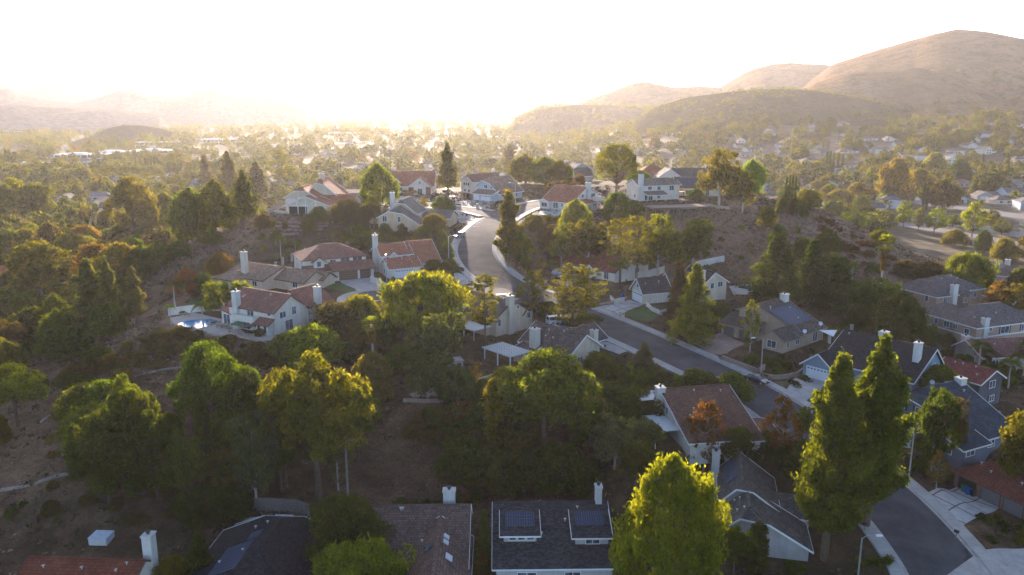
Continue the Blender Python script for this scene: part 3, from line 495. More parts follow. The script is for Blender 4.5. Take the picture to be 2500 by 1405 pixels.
# ---------------------------------------------------------------- ground
def ground_mat():
    m, t, N, L, b = nt('dry_ground')
    big = noise(t, .035, 5, .62); mid = noise(t, .22, 5, .65); fine = noise(t, 2.2, 4, .7)
    vor = N.new('ShaderNodeTexVoronoi'); vor.inputs['Scale'].default_value = .42; tc = N.new('ShaderNodeTexCoord'); L.new(tc.outputs['Object'], vor.inputs['Vector'])
    soil = ramp(t, mid, [(.28, (.040, .024, .015)), (.5, (.085, .052, .030)), (.72, (.165, .108, .060))])
    dry = ramp(t, fine, [(.3, (.55, .53, .52)), (.7, (1.35, 1.3, 1.25))])
    c = mixrgb(t, soil, dry, 1.0, 'MULTIPLY')
    scrub = ramp(t, big, [(.50, 0 * np.ones(3)), (.64, np.ones(3))])
    c = mixrgb(t, c, (.042, .045, .024), mixrgb(t, scrub, (.55, .55, .55), 1.0, 'MULTIPLY'))
    spots = ramp(t, vor.outputs['Distance'], [(.10, np.ones(3)), (.30, np.zeros(3))])
    c = mixrgb(t, c, (.045, .028, .020), mixrgb(t, spots, (.6, .6, .6), 1.0, 'MULTIPLY'))
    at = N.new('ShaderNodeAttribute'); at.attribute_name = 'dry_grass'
    gold = ramp(t, noise(t, .5, 5, .7), [(.3, (.20, .115, .075)), (.7, (.36, .23, .15))])  # paler tan: dry grass plus sunlight painted into the slope colour
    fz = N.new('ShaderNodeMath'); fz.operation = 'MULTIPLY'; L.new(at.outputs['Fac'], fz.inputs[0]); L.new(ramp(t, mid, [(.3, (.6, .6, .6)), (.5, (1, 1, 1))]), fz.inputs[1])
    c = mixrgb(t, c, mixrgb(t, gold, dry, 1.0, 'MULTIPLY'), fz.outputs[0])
    at2 = N.new('ShaderNodeAttribute'); at2.attribute_name = 'valley_green'
    c = mixrgb(t, c, ramp(t, noise(t, .06, 5, .7), [(.35, (.065, .055, .032)), (.6, (.16, .12, .08))]), at2.outputs['Fac'])
    L.new(c, b.inputs['Base Color']); b.inputs['Roughness'].default_value = .95; b.inputs['Specular IOR Level'].default_value = .05
    bump(t, b, mid, .8, .6); return m
def grid_mesh(name, X, Y, Z, mat):
    ny, nx = X.shape; V = np.stack([X.ravel(), Y.ravel(), Z.ravel()], 1)
    i = np.arange(nx * ny).reshape(ny, nx); Q = np.stack([i[:-1, :-1].ravel(), i[:-1, 1:].ravel(), i[1:, 1:].ravel(), i[1:, :-1].ravel()], 1)
    return fastmesh(name, V, Q, mat, True)
GROUND = ground_mat()
gm = grid_mesh('ground', XX, YY, ZZ, GROUND)
DRY_LIT = np.zeros(XX.shape)  # dry grass zones, also lightened in place of grazing sun on the slopes
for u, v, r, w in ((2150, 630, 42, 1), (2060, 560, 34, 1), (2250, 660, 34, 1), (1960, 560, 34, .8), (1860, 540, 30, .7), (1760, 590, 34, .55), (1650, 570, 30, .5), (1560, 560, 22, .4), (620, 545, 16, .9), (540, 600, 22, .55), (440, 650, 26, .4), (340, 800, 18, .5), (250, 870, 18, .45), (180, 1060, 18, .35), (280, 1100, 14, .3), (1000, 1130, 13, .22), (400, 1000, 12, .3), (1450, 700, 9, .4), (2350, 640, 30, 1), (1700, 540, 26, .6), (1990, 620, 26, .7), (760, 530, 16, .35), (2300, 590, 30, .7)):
    q = hit(u, v); DRY_LIT = np.maximum(DRY_LIT, w * np.exp(-((XX - q.x) ** 2 + (YY - q.y) ** 2) / (r * r)))
for nm, A_ in (('dry_grass', DRY_LIT), ('valley_green', np.where((ZZ - rise(XX, YY) < .8) & (YY > 100), 1.0, 0.0))):
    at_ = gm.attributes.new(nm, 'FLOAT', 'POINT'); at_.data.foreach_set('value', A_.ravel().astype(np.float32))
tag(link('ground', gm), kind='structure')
# ---------------------------------------------------------------- hills and mountains round the valley
def hill_mat(name, a, b_, scrub, amt=.5, sc=.02):
    m, t, N, L, b = nt(name)
    c = ramp(t, noise(t, sc, 6, .7), [(.3, a), (.7, b_)])
    s = ramp(t, noise(t, sc * 4, 6, .75), [(.46, np.zeros(3)), (.60, np.ones(3) * amt)])
    c = mixrgb(t, c, scrub, s)
    L.new(mixrgb(t, c, ramp(t, noise(t, sc * 20, 3), [(.3, (.72, .72, .72)), (.7, (1.2, 1.2, 1.2))]), 1.0, 'MULTIPLY'), b.inputs['Base Color'])
    b.inputs['Roughness'].default_value = 1; b.inputs['Specular IOR Level'].default_value = 0; return m
HILLV = []
def hill(name, prof, rc, rf, rb, mat, gully=.16, nseed=1, base=0.0, na=220, nr=60, p=1.0):
    us = np.array([q[0] for q in prof], float); vs = np.array([q[1] for q in prof], float)
    u = np.linspace(us[0], us[-1], na); v = np.interp(u, us, vs)
    k = np.ones(7) / 7; v = np.convolve(np.pad(v, 3, 'edge'), k, 'valid')
    a = (u - 1250) / F; b = (702.5 - v) / F; dy = cs + sn * b; dz = -sn + cs * b
    az = np.arctan2(a, dy); H_ = np.maximum(CZ + rc * dz / np.hypot(a, dy) - rise(rc * np.sin(az), rc * np.cos(az)) - base, -4.0)
    r = np.linspace(rc - rf, rc + rb, nr); s = np.where(r < rc, (r - (rc - rf)) / rf, (rc + rb - r) / rb)
    A, Rr = np.meshgrid(az, r); S = np.meshgrid(az, s)[1]; Hh = np.meshgrid(H_, r)[0]
    rng = np.random.default_rng(nseed); g = np.zeros_like(A)
    for o in range(6):
        f = 14 * 1.9 ** o; g += np.sin(A * f + rng.uniform(0, 6) + S * rng.uniform(-2, 2) * (1 + o * .4) + .6 * np.sin(S * 5 + o)) / 1.5 ** o * rng.uniform(.6, 1)
    shape = np.sin(np.clip(S, 0, 1) ** p * np.pi / 2)
    Z = base + Hh * shape * (1 + gully * g * .4 * np.clip(1 - S, 0, 1) * np.clip(S * 3, 0, 1)) - (S < .02) * 6
    for o in range(5):
        k_ = .012 * 1.8 ** o; X_, Y_ = Rr * np.sin(A), Rr * np.cos(A); a_ = rng.uniform(0, 3.14)
        Z += 3.2 / 1.5 ** o * (1 - 2 * np.abs(np.sin((X_ * math.cos(a_) + Y_ * math.sin(a_)) * k_ + 1.5 * np.sin(X_ * k_ * .7 + o)))) * np.clip(S * 3, 0, 1) * np.clip(Hh / 60, 0, 1) * (1 - .8 * S)
    Z0 = rise(Rr * np.sin(A), Rr * np.cos(A))
    e = np.minimum(np.linspace(0, 1, na) / .06, (1 - np.linspace(0, 1, na)) / .06).clip(0, 1)
    Z = Z * np.where((A < az[len(az) // 2]), np.where(us[0] <= 5, 1, e), np.where(us[-1] >= 2495, 1, e)) + Z0
    HILLV.append((Rr * np.sin(A), Rr * np.cos(A), Z, S))
    return tag(link(name, grid_mesh(name, Rr * np.sin(A), Rr * np.cos(A), Z, mat)), kind='structure')
TANHILL = hill_mat('tan_hillside', (.185, .112, .062), (.28, .180, .104), (.070, .055, .030), .6, .010)
GREENHILL = hill_mat('scrub_hillside', (.07, .065, .035), (.14, .10, .06), (.035, .042, .02), .7, .02)
BLUEHILL = hill_mat('far_mountain', (.15, .13, .115), (.23, .20, .17), (.10, .095, .08), .4, .004)
hill('hill', [(1880, 275), (1935, 240), (1975, 200), (2033, 157), (2086, 140), (2148, 120), (2214, 101), (2280, 85), (2333, 76), (2403, 79), (2447, 87), (2500, 98), (2600, 112), (2760, 150)], 2150, 850, 700, TANHILL, .22, 3, na=300, nr=110, p=1.6)
hill('hill', [(1850, 290), (1925, 245), (1985, 205), (2060, 180), (2150, 172), (2236, 165), (2330, 185), (2420, 225), (2520, 275)], 1620, 330, 420, TANHILL, .3, 5)
hill('hill', [(1700, 275), (1740, 232), (1761, 213), (1796, 191), (1840, 169), (1884, 158), (1928, 155), (2016, 158), (2080, 170), (2140, 200), (2220, 275)], 2700, 700, 500, TANHILL, .3, 4)
hill('hill', [(1360, 275), (1444, 243), (1488, 226), (1532, 206), (1572, 199), (1598, 204), (1646, 214), (1708, 211), (1761, 214), (1820, 240), (1880, 275)], 2550, 500, 500, TANHILL, .25, 6)
hill('hill', [(1520, 300), (1600, 262), (1680, 238), (1752, 228), (1840, 219), (1928, 218), (2016, 226), (2120, 240), (2220, 262), (2320, 285), (2400, 305)], 1420, 260, 300, GREENHILL, .35, 8)
hill('hill', [(1230, 300), (1275, 284), (1320, 264), (1400, 257), (1480, 258), (1560, 260), (1650, 268), (1760, 300)], 2000, 260, 300, GREENHILL, .3, 9)
hill('hill', [(170, 348), (225, 332), (262, 314), (300, 306), (345, 306), (385, 313), (420, 322), (470, 348)], 1620, 110, 160, GREENHILL, .15, 10)
hill('hill', [(2160, 285), (2200, 262), (2250, 245), (2320, 240), (2400, 250), (2440, 246), (2500, 240), (2640, 220)], 1450, 240, 260, TANHILL, .3, 12)
hill('mountains', [(-120, 190), (0, 178), (65, 194), (133, 181), (160, 178), (202, 175), (230, 187), (259, 196), (281, 193), (299, 201), (335, 196), (382, 203), (414, 194), (468, 183), (515, 168), (547, 158), (583, 170), (612, 179), (648, 174), (700, 182), (800, 196), (900, 214), (1000, 226), (1100, 230), (1200, 226), (1300, 215), (1380, 218), (1450, 212), (1500, 225), (1560, 240)], 4600, 600, 500, BLUEHILL, .3, 21, na=400)
hill('mountains', [(-120, 225), (0, 218), (22, 217), (54, 232), (108, 244), (180, 251), (234, 242), (295, 219), (324, 222), (360, 232), (432, 239), (464, 235), (497, 217), (525, 219), (562, 232), (612, 237), (684, 244), (756, 258), (800, 268)], 3300, 350, 350, BLUEHILL, .3, 22, na=300)
hill('hill', [(-120, 262), (0, 259), (36, 256), (90, 262), (180, 264), (252, 266), (320, 272), (420, 284)], 2500, 300, 350, BLUEHILL, .3, 23)
# ---------------------------------------------------------------- roads, kerbs, pavements
ASPH = plain('asphalt', (.060, .058, .062), .9, .22, .35, bmp=.2)
def asphalt_mat():
    m, t, N, L, b = nt('worn_asphalt')
    c = ramp(t, noise(t, .25, 5, .6), [(.32, (.044, .043, .047)), (.66, (.090, .084, .084))])
    s = N.new('ShaderNodeTexNoise'); s.inputs['Scale'].default_value = 30; s.inputs['Detail'].default_value = 2
    c = mixrgb(t, c, ramp(t, noise(t, 9, 4), [(.35, (.8, .8, .8)), (.65, (1.2, 1.2, 1.2))]), 1.0, 'MULTIPLY')
    cr = N.new('ShaderNodeTexVoronoi'); cr.feature = 'DISTANCE_TO_EDGE'; cr.inputs['Scale'].default_value = .16
    tc = N.new('ShaderNodeTexCoord'); nz = N.new('ShaderNodeTexNoise'); nz.inputs['Scale'].default_value = .6; L.new(tc.outputs['Object'], nz.inputs['Vector'])
    L.new(mixrgb(t, tc.outputs['Object'], nz.outputs['Color'], .8), cr.inputs['Vector'])
    c = mixrgb(t, c, (.028, .027, .028), ramp(t, cr.outputs['Distance'], [(0, np.ones(3) * .8), (.012, np.zeros(3))]))
    L.new(c, b.inputs['Base Color']); b.inputs['Roughness'].default_value = .95; b.inputs['Specular IOR Level'].default_value = .08; return m
ASPHALT = asphalt_mat()
def ribbon(pts, lo, hi, dz, close=False):
    "strip between signed offsets lo and hi from a centre line"
    n = len(pts); out = []
    for i, p in enumerate(pts):
        d = pts[min(i + 1, n - 1)] - pts[max(i - 1, 0)]; d = Vector((d.x, d.y, 0)).normalized(); nrm = Vector((d.y, -d.x, 0))
        out.append((p + nrm * lo + Vector((0, 0, dz)), p + nrm * hi + Vector((0, 0, dz))))
    return out
def slab(mb, rb, h0=0.0):
    "ribbon with sides going down h0"
    L = 0
    for (a, b), (c, d) in zip(rb, rb[1:]):
        s = (c - a).length; w = (b - a).length
        mb.face([a, b, d, c], [(L, 0), (L, w), (L + s, w), (L + s, 0)]); L += s
        if h0:
            k = Vector((0, 0, h0)); mb.face([a - k, a, c, c - k]); mb.face([b, b - k, d - k, d])
PAV = brick('pavement_slabs', (.33, .305, .275), 1.5, 1.5, .06, .6)
mb = MB(); gut = MB(); kerb = MB(); pav = MB()
offs = {'main': 0.0, 'side': .006, 'court': .012}
for k in ('main', 'side', 'court'):
    hw = ROADS[k][1]; P = RL[k]; m_ = MB(); slab(m_, ribbon(P, -hw, hw, offs[k]))
    tag(m_.build('road', ASPHALT), kind='structure')
def keepout(p, other, r):
    return min((Vector((p.x, p.y, 0)) - Vector((q.x, q.y, 0))).length for q in other) < r
for k in ('main', 'side', 'court'):
    hw = ROADS[k][1]; P = RL[k]
    for sgn in (-1, 1):
        run = []
        runs = []
        for i, p in enumerate(P):
            e = ribbon(P, sgn * (hw + .2), sgn * (hw + 1.2), 0)[i][0]
            bad = any(keepout(e, RL[o], ROADS[o][1] + 1.0) for o in RL if o != k) or (Vector((e.x, e.y, 0)) - Vector((COURT_C.x, COURT_C.y, 0))).length < COURT_R + .8
            if bad:
                if len(run) > 1: runs.append(run)
                run = []
            else: run.append(i)
        if len(run) > 1: runs.append(run)
        full_g, full_k, full_p = ribbon(P, sgn * (hw - .45), sgn * hw, .022), ribbon(P, sgn * hw, sgn * (hw + .16), .15), ribbon(P, sgn * (hw + .16), sgn * (hw + 1.9), .146)
        for r_ in runs:
            if sgn < 0:
                f = lambda rb: [(b, a) for a, b in rb]
            else: f = lambda rb: rb
            slab(gut, f([full_g[i] for i in r_])); slab(kerb, f([full_k[i] for i in r_]), .2); slab(pav, f([full_p[i] for i in r_]), .35)
ring = lambda r, dz, a0, a1, n=40: [COURT_C + Vector((r * math.cos(R(a0 + (a1 - a0) * i / n)), r * math.sin(R(a0 + (a1 - a0) * i / n)), dz)) for i in range(n + 1)]
d_ = MB(); d_.face([(p.x, p.y, p.z) for p in ring(COURT_R, .018, 0, 360)[:-1]]); tag(d_.build('road', ASPHALT), kind='structure')
for a, b, z, h, tgt in ((COURT_R - .45, COURT_R, .03, 0, gut), (COURT_R, COURT_R + .16, .15, .2, kerb), (COURT_R + .16, COURT_R + 1.7, .146, .35, pav)):
    slab(tgt, list(zip(ring(a, z, 32, 328), ring(b, z, 32, 328))), h)
tag(gut.build('gutter', CONC), kind='structure'); tag(kerb.build('kerb', CONC), kind='structure'); tag(pav.build('pavement', PAV), kind='structure')
def patch(name, pts, mat, dz=.16, n=1, kind='structure', thick=.25, uvs=1.0):
    "flat area given by photo pixels, lying a little proud of the ground"
    P = [hit(u, v) if len(q) == 0 else U(u, v, q[0]) for (u, v, *q) in pts]; m = MB()
    if len({p.z for p in P}) > 1 and len(P) == 4 and n > 1:
        pass
    top = [p + Vector((0, 0, dz)) for p in P]; m.face(top, [(p.x, p.y) for p in top])
    for i in range(len(top)):
        a, b = top[i], top[(i + 1) % len(top)]; k = Vector((0, 0, thick)); m.face([a - k, b - k, b, a])
    return tag(m.build(name, mat), kind=kind)
# intersection apron, court mouth and the concrete at the lower right
def drape(name, pts, mat, dz=.05, kind='structure', step=1.2, kindlabel=None):
    "area given by photo pixels laid on the ground as a fine sheet"
    P = [hit(u, v) for u, v in pts]; xs = [p.x for p in P]; ys = [p.y for p in P]
    import bmesh
    bm = bmesh.new(); bm.faces.new([bm.verts.new((p.x, p.y, 0)) for p in P])
    for ax, lo, hi in ((0, min(xs), max(xs)), (1, min(ys), max(ys))):
        c = lo + step
        while c < hi:
            co = (c, 0, 0) if ax == 0 else (0, c, 0); no = (1, 0, 0) if ax == 0 else (0, 1, 0)
            bmesh.ops.bisect_plane(bm, geom=bm.verts[:] + bm.edges[:] + bm.faces[:], plane_co=co, plane_no=no); c += step
    uvl = bm.loops.layers.uv.new('UVMap')
    for f in bm.faces:
        if f.normal.z < 0: f.normal_flip()
        for l in f.loops: l[uvl].uv = (l.vert.co.x * .8 + l.vert.co.y * .6, -l.vert.co.x * .6 + l.vert.co.y * .8)
    for v_ in bm.verts: v_.co.z = gz(v_.co.x, v_.co.y) + dz
    me = bpy.data.meshes.new(name); bm.to_mesh(me); bm.free(); me.materials.append(mat)
    return tag(link(name, me), kind=kind)
LAWN = plain('lawn', (.055, .085, .022), .95, .35, 1.2, bmp=.3)
PAVER = brick('brick_pavers', (.27, .17, .135), .35, .2, .28)
CONCL = plain('light_concrete', (.34, .31, .28), .9, .22, .6)
# ---------------------------------------------------------------- house builder
def roof_pts(b, ov=.55):
    x0, y0, x1, y1, ax, z0, z1, zr, rf, k0, k1 = b[:11]
    # work with a = along the ridge, c = across it; T maps (a, c, z) to local xyz
    if ax == 'x': A0, A1, C0, C1 = x0, x1, y0, y1; T = lambda a, c, z: (a, c, z)
    else: A0, A1, C0, C1 = y0, y1, x0, x1; T = lambda a, c, z: (c, a, z)
    cr = C0 + rf * (C1 - C0)
    return A0, A1, C0, C1, cr, z0, z1, zr, rf, k0, k1, T
def slope_plane(b, side):
    "origin, along, down-slope and normal of a roof slope; side L = low c, H = high c"
    A0, A1, C0, C1, cr, z0, z1, zr, rf, k0, k1, T = roof_pts(b)
    e = (C0, z0) if side == 'L' else (C1, z1)
    dn = Vector(T(0, e[0] - cr, e[1] - zr)).normalized(); al = Vector(T(1, 0, 0)); o = Vector(T(0, cr, zr))
    n = al.cross(dn); n = n if n.z > 0 else -n
    return o, al, dn, n
def make_roof(b, mb, tr, wall, zb=-1.6, ov=.55, openw=False, gmat=None):
    A0, A1, C0, C1, cr, z0, z1, zr, rf, k0, k1, T = roof_pts(b)
    th = .16
    # ---- slopes
    def slope(ce, ze, kk, sgn):
        w = abs(ce - cr)
        if w < .05: return
        s = (zr - ze) / w; ce2 = ce + sgn * ov; ze2 = ze - ov * s
        H_ = zr - ze
        pts = [(A0 - ov * (1 if k0 < 1 else 1), ce2, ze2), (A1 + ov, ce2, ze2)]
        # right end: clipped gable with factor k1
        def end(A, k, d):
            if k <= 0: return [(A + d * ov, cr, zr)]
            ins = k * min(w, (C1 - C0) / 2) * (1.0 if k >= 1 else .9)
            if k >= 1: return [(A - d * ins, cr, zr)]
            return [(A + d * ov, cr + (ce - cr) * k, zr - H_ * k), (A - d * ins, cr, zr)]
        pts += end(A1, k1, 1) + end(A0, k0, -1)[::-1]
        P = [T(a, c, z + .10) for a, c, z in pts]; L = math.hypot(1, s)
        uv = [(a, (c - cr) * sgn * -L) for a, c, z in pts]
        flip = (T is not None) and (Vector(P[1]) - Vector(P[0])).cross(Vector(P[2]) - Vector(P[1])).z < 0
        if flip: P = P[::-1]; uv = uv[::-1]
        mb.face(P, uv)
        Q = [(p[0], p[1], p[2] - th) for p in P]; mb.m = 0
        mb.face(Q[::-1], uv[::-1])
        for i in range(len(P)):
            j = (i + 1) % len(P); mb.face([P[j], P[i], Q[i], Q[j]], [(0, 0), (.1, 0), (.1, .1), (0, .1)])
        if tr is not None:
            # fascia along eave and rakes
            e = [(a, c, z + .02) for a, c, z in pts]
            tr.beam(T(e[0][0], e[0][1] + sgn * .03, e[0][2]), T(e[1][0], e[1][1] + sgn * .03, e[1][2]), .05, .22)
            if k1 < 1: tr.beam(T(e[1][0] + .03, e[1][1], e[1][2] + .02), T(e[2][0] + .03, e[2][1], e[2][2] + .02), .06, .26)
            if k0 < 1: tr.beam(T(e[0][0] - .03, e[0][1], e[0][2] + .02), T(e[-1][0] - .03, e[-1][1], e[-1][2] + .02), .06, .26)
    if rf > .01: slope(C0, z0, k0, -1)
    if rf < .99: slope(C1, z1, k1, 1)
    # ---- hip triangles
    for A, k, d in ((A0, k0, -1), (A1, k1, 1)):
        if k > 0:
            wmin = min(cr - C0, C1 - cr) if 0 < rf < 1 else C1 - C0
            wL, wR = cr - C0, C1 - cr; ins = k * min(max(wL, wR), (C1 - C0) / 2)
            if k >= 1:
                insL = min(wL, (C1 - C0) / 2); s0 = (zr - z0) / max(wL, .1)
                a1 = A + d * ov; zz = z0 - ov * s0; zz2 = z1 - ov * (zr - z1) / max(wR, .1)
                tri = [(a1, C0 - ov, zz), (a1, C1 + ov, zz2), (A - d * insL, cr, zr)]
            else:
                insL = k * min(wL, (C1 - C0) / 2) * .9
                tri = [(A + d * ov, cr + (C0 - cr) * k, zr - (zr - z0) * k), (A + d * ov, cr + (C1 - cr) * k, zr - (zr - z1) * k), (A - d * insL, cr, zr)]
            P = [T(a, c, z + .10) for a, c, z in tri]; base = (Vector(P[0]) + Vector(P[1])) / 2; sl_ = (Vector(P[2]) - base).length
            uv = [(c, 0 if i < 2 else sl_) for i, (a, c, z) in enumerate(tri)]
            if (Vector(P[1]) - Vector(P[0])).cross(Vector(P[2]) - Vector(P[1])).z < 0: P = P[::-1]; uv = uv[::-1]
            mb.face(P, uv); Q = [(p[0], p[1], p[2] - th) for p in P]
            mb.face(Q[::-1], uv[::-1])
            for i in range(3):
                j = (i + 1) % 3; mb.face([P[j], P[i], Q[i], Q[j]])
            if tr is not None: tr.beam(T(tri[0][0] + d * .03, tri[0][1], tri[0][2] + .02), T(tri[1][0] + d * .03, tri[1][1], tri[1][2] + .02), .06, .22)
    # ridge cap
    if 0 < rf < 1:
        i0 = (A0 + min(cr - C0, (C1 - C0) / 2) * k0 * (1 if k0 >= 1 else .9)) if k0 > 0 else A0 - ov
        i1 = (A1 - min(cr - C0, (C1 - C0) / 2) * k1 * (1 if k1 >= 1 else .9)) if k1 > 0 else A1 + ov
        if i1 > i0: mb.beam(T(i0, cr, zr + .11), T(i1, cr, zr + .11), .32, .12)
    if openw:
        for a in (A0 + .2, (A0 + A1) / 2, A1 - .2): tr.beam(T(a, C0 + .1, 0), T(a, C0 + .1, z0 - .1), .18)
        return
    # ---- walls (under the roof)
    def gable(A, k):
        pts = [(A, C0, zb), (A, C1, zb), (A, C1, z1)]
        if rf < .99 or True:
            if k <= 0: pts += [(A, cr, zr)] if 0 < rf < 1 else [(A, cr, zr)]
            elif k < 1: pts += [(A, cr + (C1 - cr) * k, zr - (zr - z1) * k), (A, cr + (C0 - cr) * k, zr - (zr - z0) * k)]
        pts.append((A, C0, z0))
        if rf >= .99 and k <= 0: pts = [(A, C0, zb), (A, C1, zb), (A, C1, zr), (A, C0, z0)]
        return pts
    for A, k in ((A0, k0), (A1, k1)):
        g = [T(*p) for p in gable(A, k)]; wall.face(g, [(p[0] + p[1], p[2]) for p in g])
    hi0, hi1 = (zr if rf <= .01 else z0), (zr if rf >= .99 else z1)
    for c, z in ((C0, hi0), (C1, hi1)):
        g = [T(A0, c, zb), T(A1, c, zb), T(A1, c, z), T(A0, c, z)]; wall.face(g, [(p[0] + p[1], p[2]) for p in g])
def window(par, side, pl, al, z, w, h, st, house):
    "frame, bars and pane on a wall; side S faces -y, W faces -x, E faces +x"
    D = {'S': (lambda a, o, zz: (a, pl - o, zz)), 'W': (lambda a, o, zz: (pl - o, a, zz)), 'E': (lambda a, o, zz: (pl + o, a, zz))}[side]
    def bx(m, a0, a1, za, zb_, o0, o1):
        p, q = D(a0, o0, za), D(a1, o1, zb_); m.box(min(p[0], q[0]), min(p[1], q[1]), za, max(p[0], q[0]), max(p[1], q[1]), zb_)
    a0, a1, z0, z1 = al - w / 2, al + w / 2, z, z + h
    fr = MB(); t = .09
    if st[0] == 'g':       # garage door
        n = 4; dm = MB()
        for i in range(n): bx(dm, a0, a1, z0 + i * h / n + .015, z0 + (i + 1) * h / n - .015, -.02, .05)
        for i in range(1, int(w / .6)):
            x = a0 + i * w / int(w / .6); bx(dm, x - .02, x + .02, z0, z1, 0, .058)
        mat = {'g': plain('white_door', (.66, .66, .66), .5, .05), 'gb': plain('brown_door', (.075, .045, .035), .6, .15), 'gd': plain('grey_door', (.13, .12, .12), .6, .1)}[st]
        d = dm.build('garage_door', mat, par); bx(fr, a0 - .15, a0, z0, z1 + .15, 0, .07); bx(fr, a1, a1 + .15, z0, z1 + .15, 0, .07); bx(fr, a0, a1, z1, z1 + .15, 0, .07)
        fr.build('door_frame', house['trim'], d)
        if st == 'g' and w > 3:
            nn = int(w / .62)
            for i in range(nn): g = MB(); x = a0 + .3 + i * (w - .6) / (nn - 1); bx(g, x - .2, x + .2, z1 - .42, z1 - .16, .03, .066); g.build('pane', GLASS, d)
        return d
    if st == 'o':  # open bay without a door: flat panel with the interior shade painted in
        g = MB(); bx(g, a0, a1, z0, z1, -.02, .03); o = g.build('garage_door', plain('painted_opening_shade', (.02, .018, .016), .9, .2), par); bx(fr, a0 - .12, a0, z0, z1 + .12, 0, .08); bx(fr, a1, a1 + .12, z0, z1 + .12, 0, .08); bx(fr, a0, a1, z1, z1 + .12, 0, .08); fr.build('door_frame', house['trim'], o); return o
    if st == 'f':
        g = MB(); bx(g, a0, a1, z0, z1, -.02, .05); return g.build('front_door', plain('dark_door', (.09, .05, .035), .6), par)
    bx(fr, a0 - t, a0, z0 - t, z1 + t, 0, .07); bx(fr, a1, a1 + t, z0 - t, z1 + t, 0, .07); bx(fr, a0, a1, z0 - t, z0, 0, .09); bx(fr, a0, a1, z1, z1 + t, 0, .07)
    nb = 2 if w > 1.0 else 1
    if w > 2.6: nb = 4
    for i in range(1, nb): x = a0 + i * w / nb; bx(fr, x - .035, x + .035, z0, z1, 0, .06)
    if st == 'a': bx(fr, a0 + w / 2 - .04, a0 + w / 2 + .04, z1, z1 + .5, 0, .06)
    f = fr.build('patio_door' if st == 'd' else 'window', WHITE, par)
    g = MB(); bx(g, a0, a1, z0, z1, -.03, .025)
    pm = GLASS if st != 'b' else plain('pale_blind', (.62, .60, .56), .6)
    g.build('pane', pm, f)
    if st == 'ws':
        s = MB(); bx(s, a0 - t - .42, a0 - t - .02, z0 - t, z1 + t, 0, .06); s.build('shutter', plain('dark_shutter', (.045, .04, .04), .7), f)
        s = MB(); bx(s, a1 + t + .02, a1 + t + .42, z0 - t, z1 + t, 0, .06); s.build('shutter', MATS['dark_shutter'], f)
    return f
def chimney(par, c, mat):
    x0, y0, x1, y1, zt = c
    m = MB(); m.box(x0, y0, -1.5, x1, y1, zt - .35); m.box(x0 - .1, y0 - .1, zt - .35, x1 + .1, y1 + .1, zt - .15)
    o = m.build('chimney', mat, par); f = MB(); cx, cy2 = (x0 + x1) / 2, (y0 + y1) / 2
    f.lathe([(.20, zt - .15), (.20, zt + .12), (.32, zt + .14), (.32, zt + .26), (.05, zt + .36)], 10, cx, cy2); f.build('flue', DARKMETAL, o)
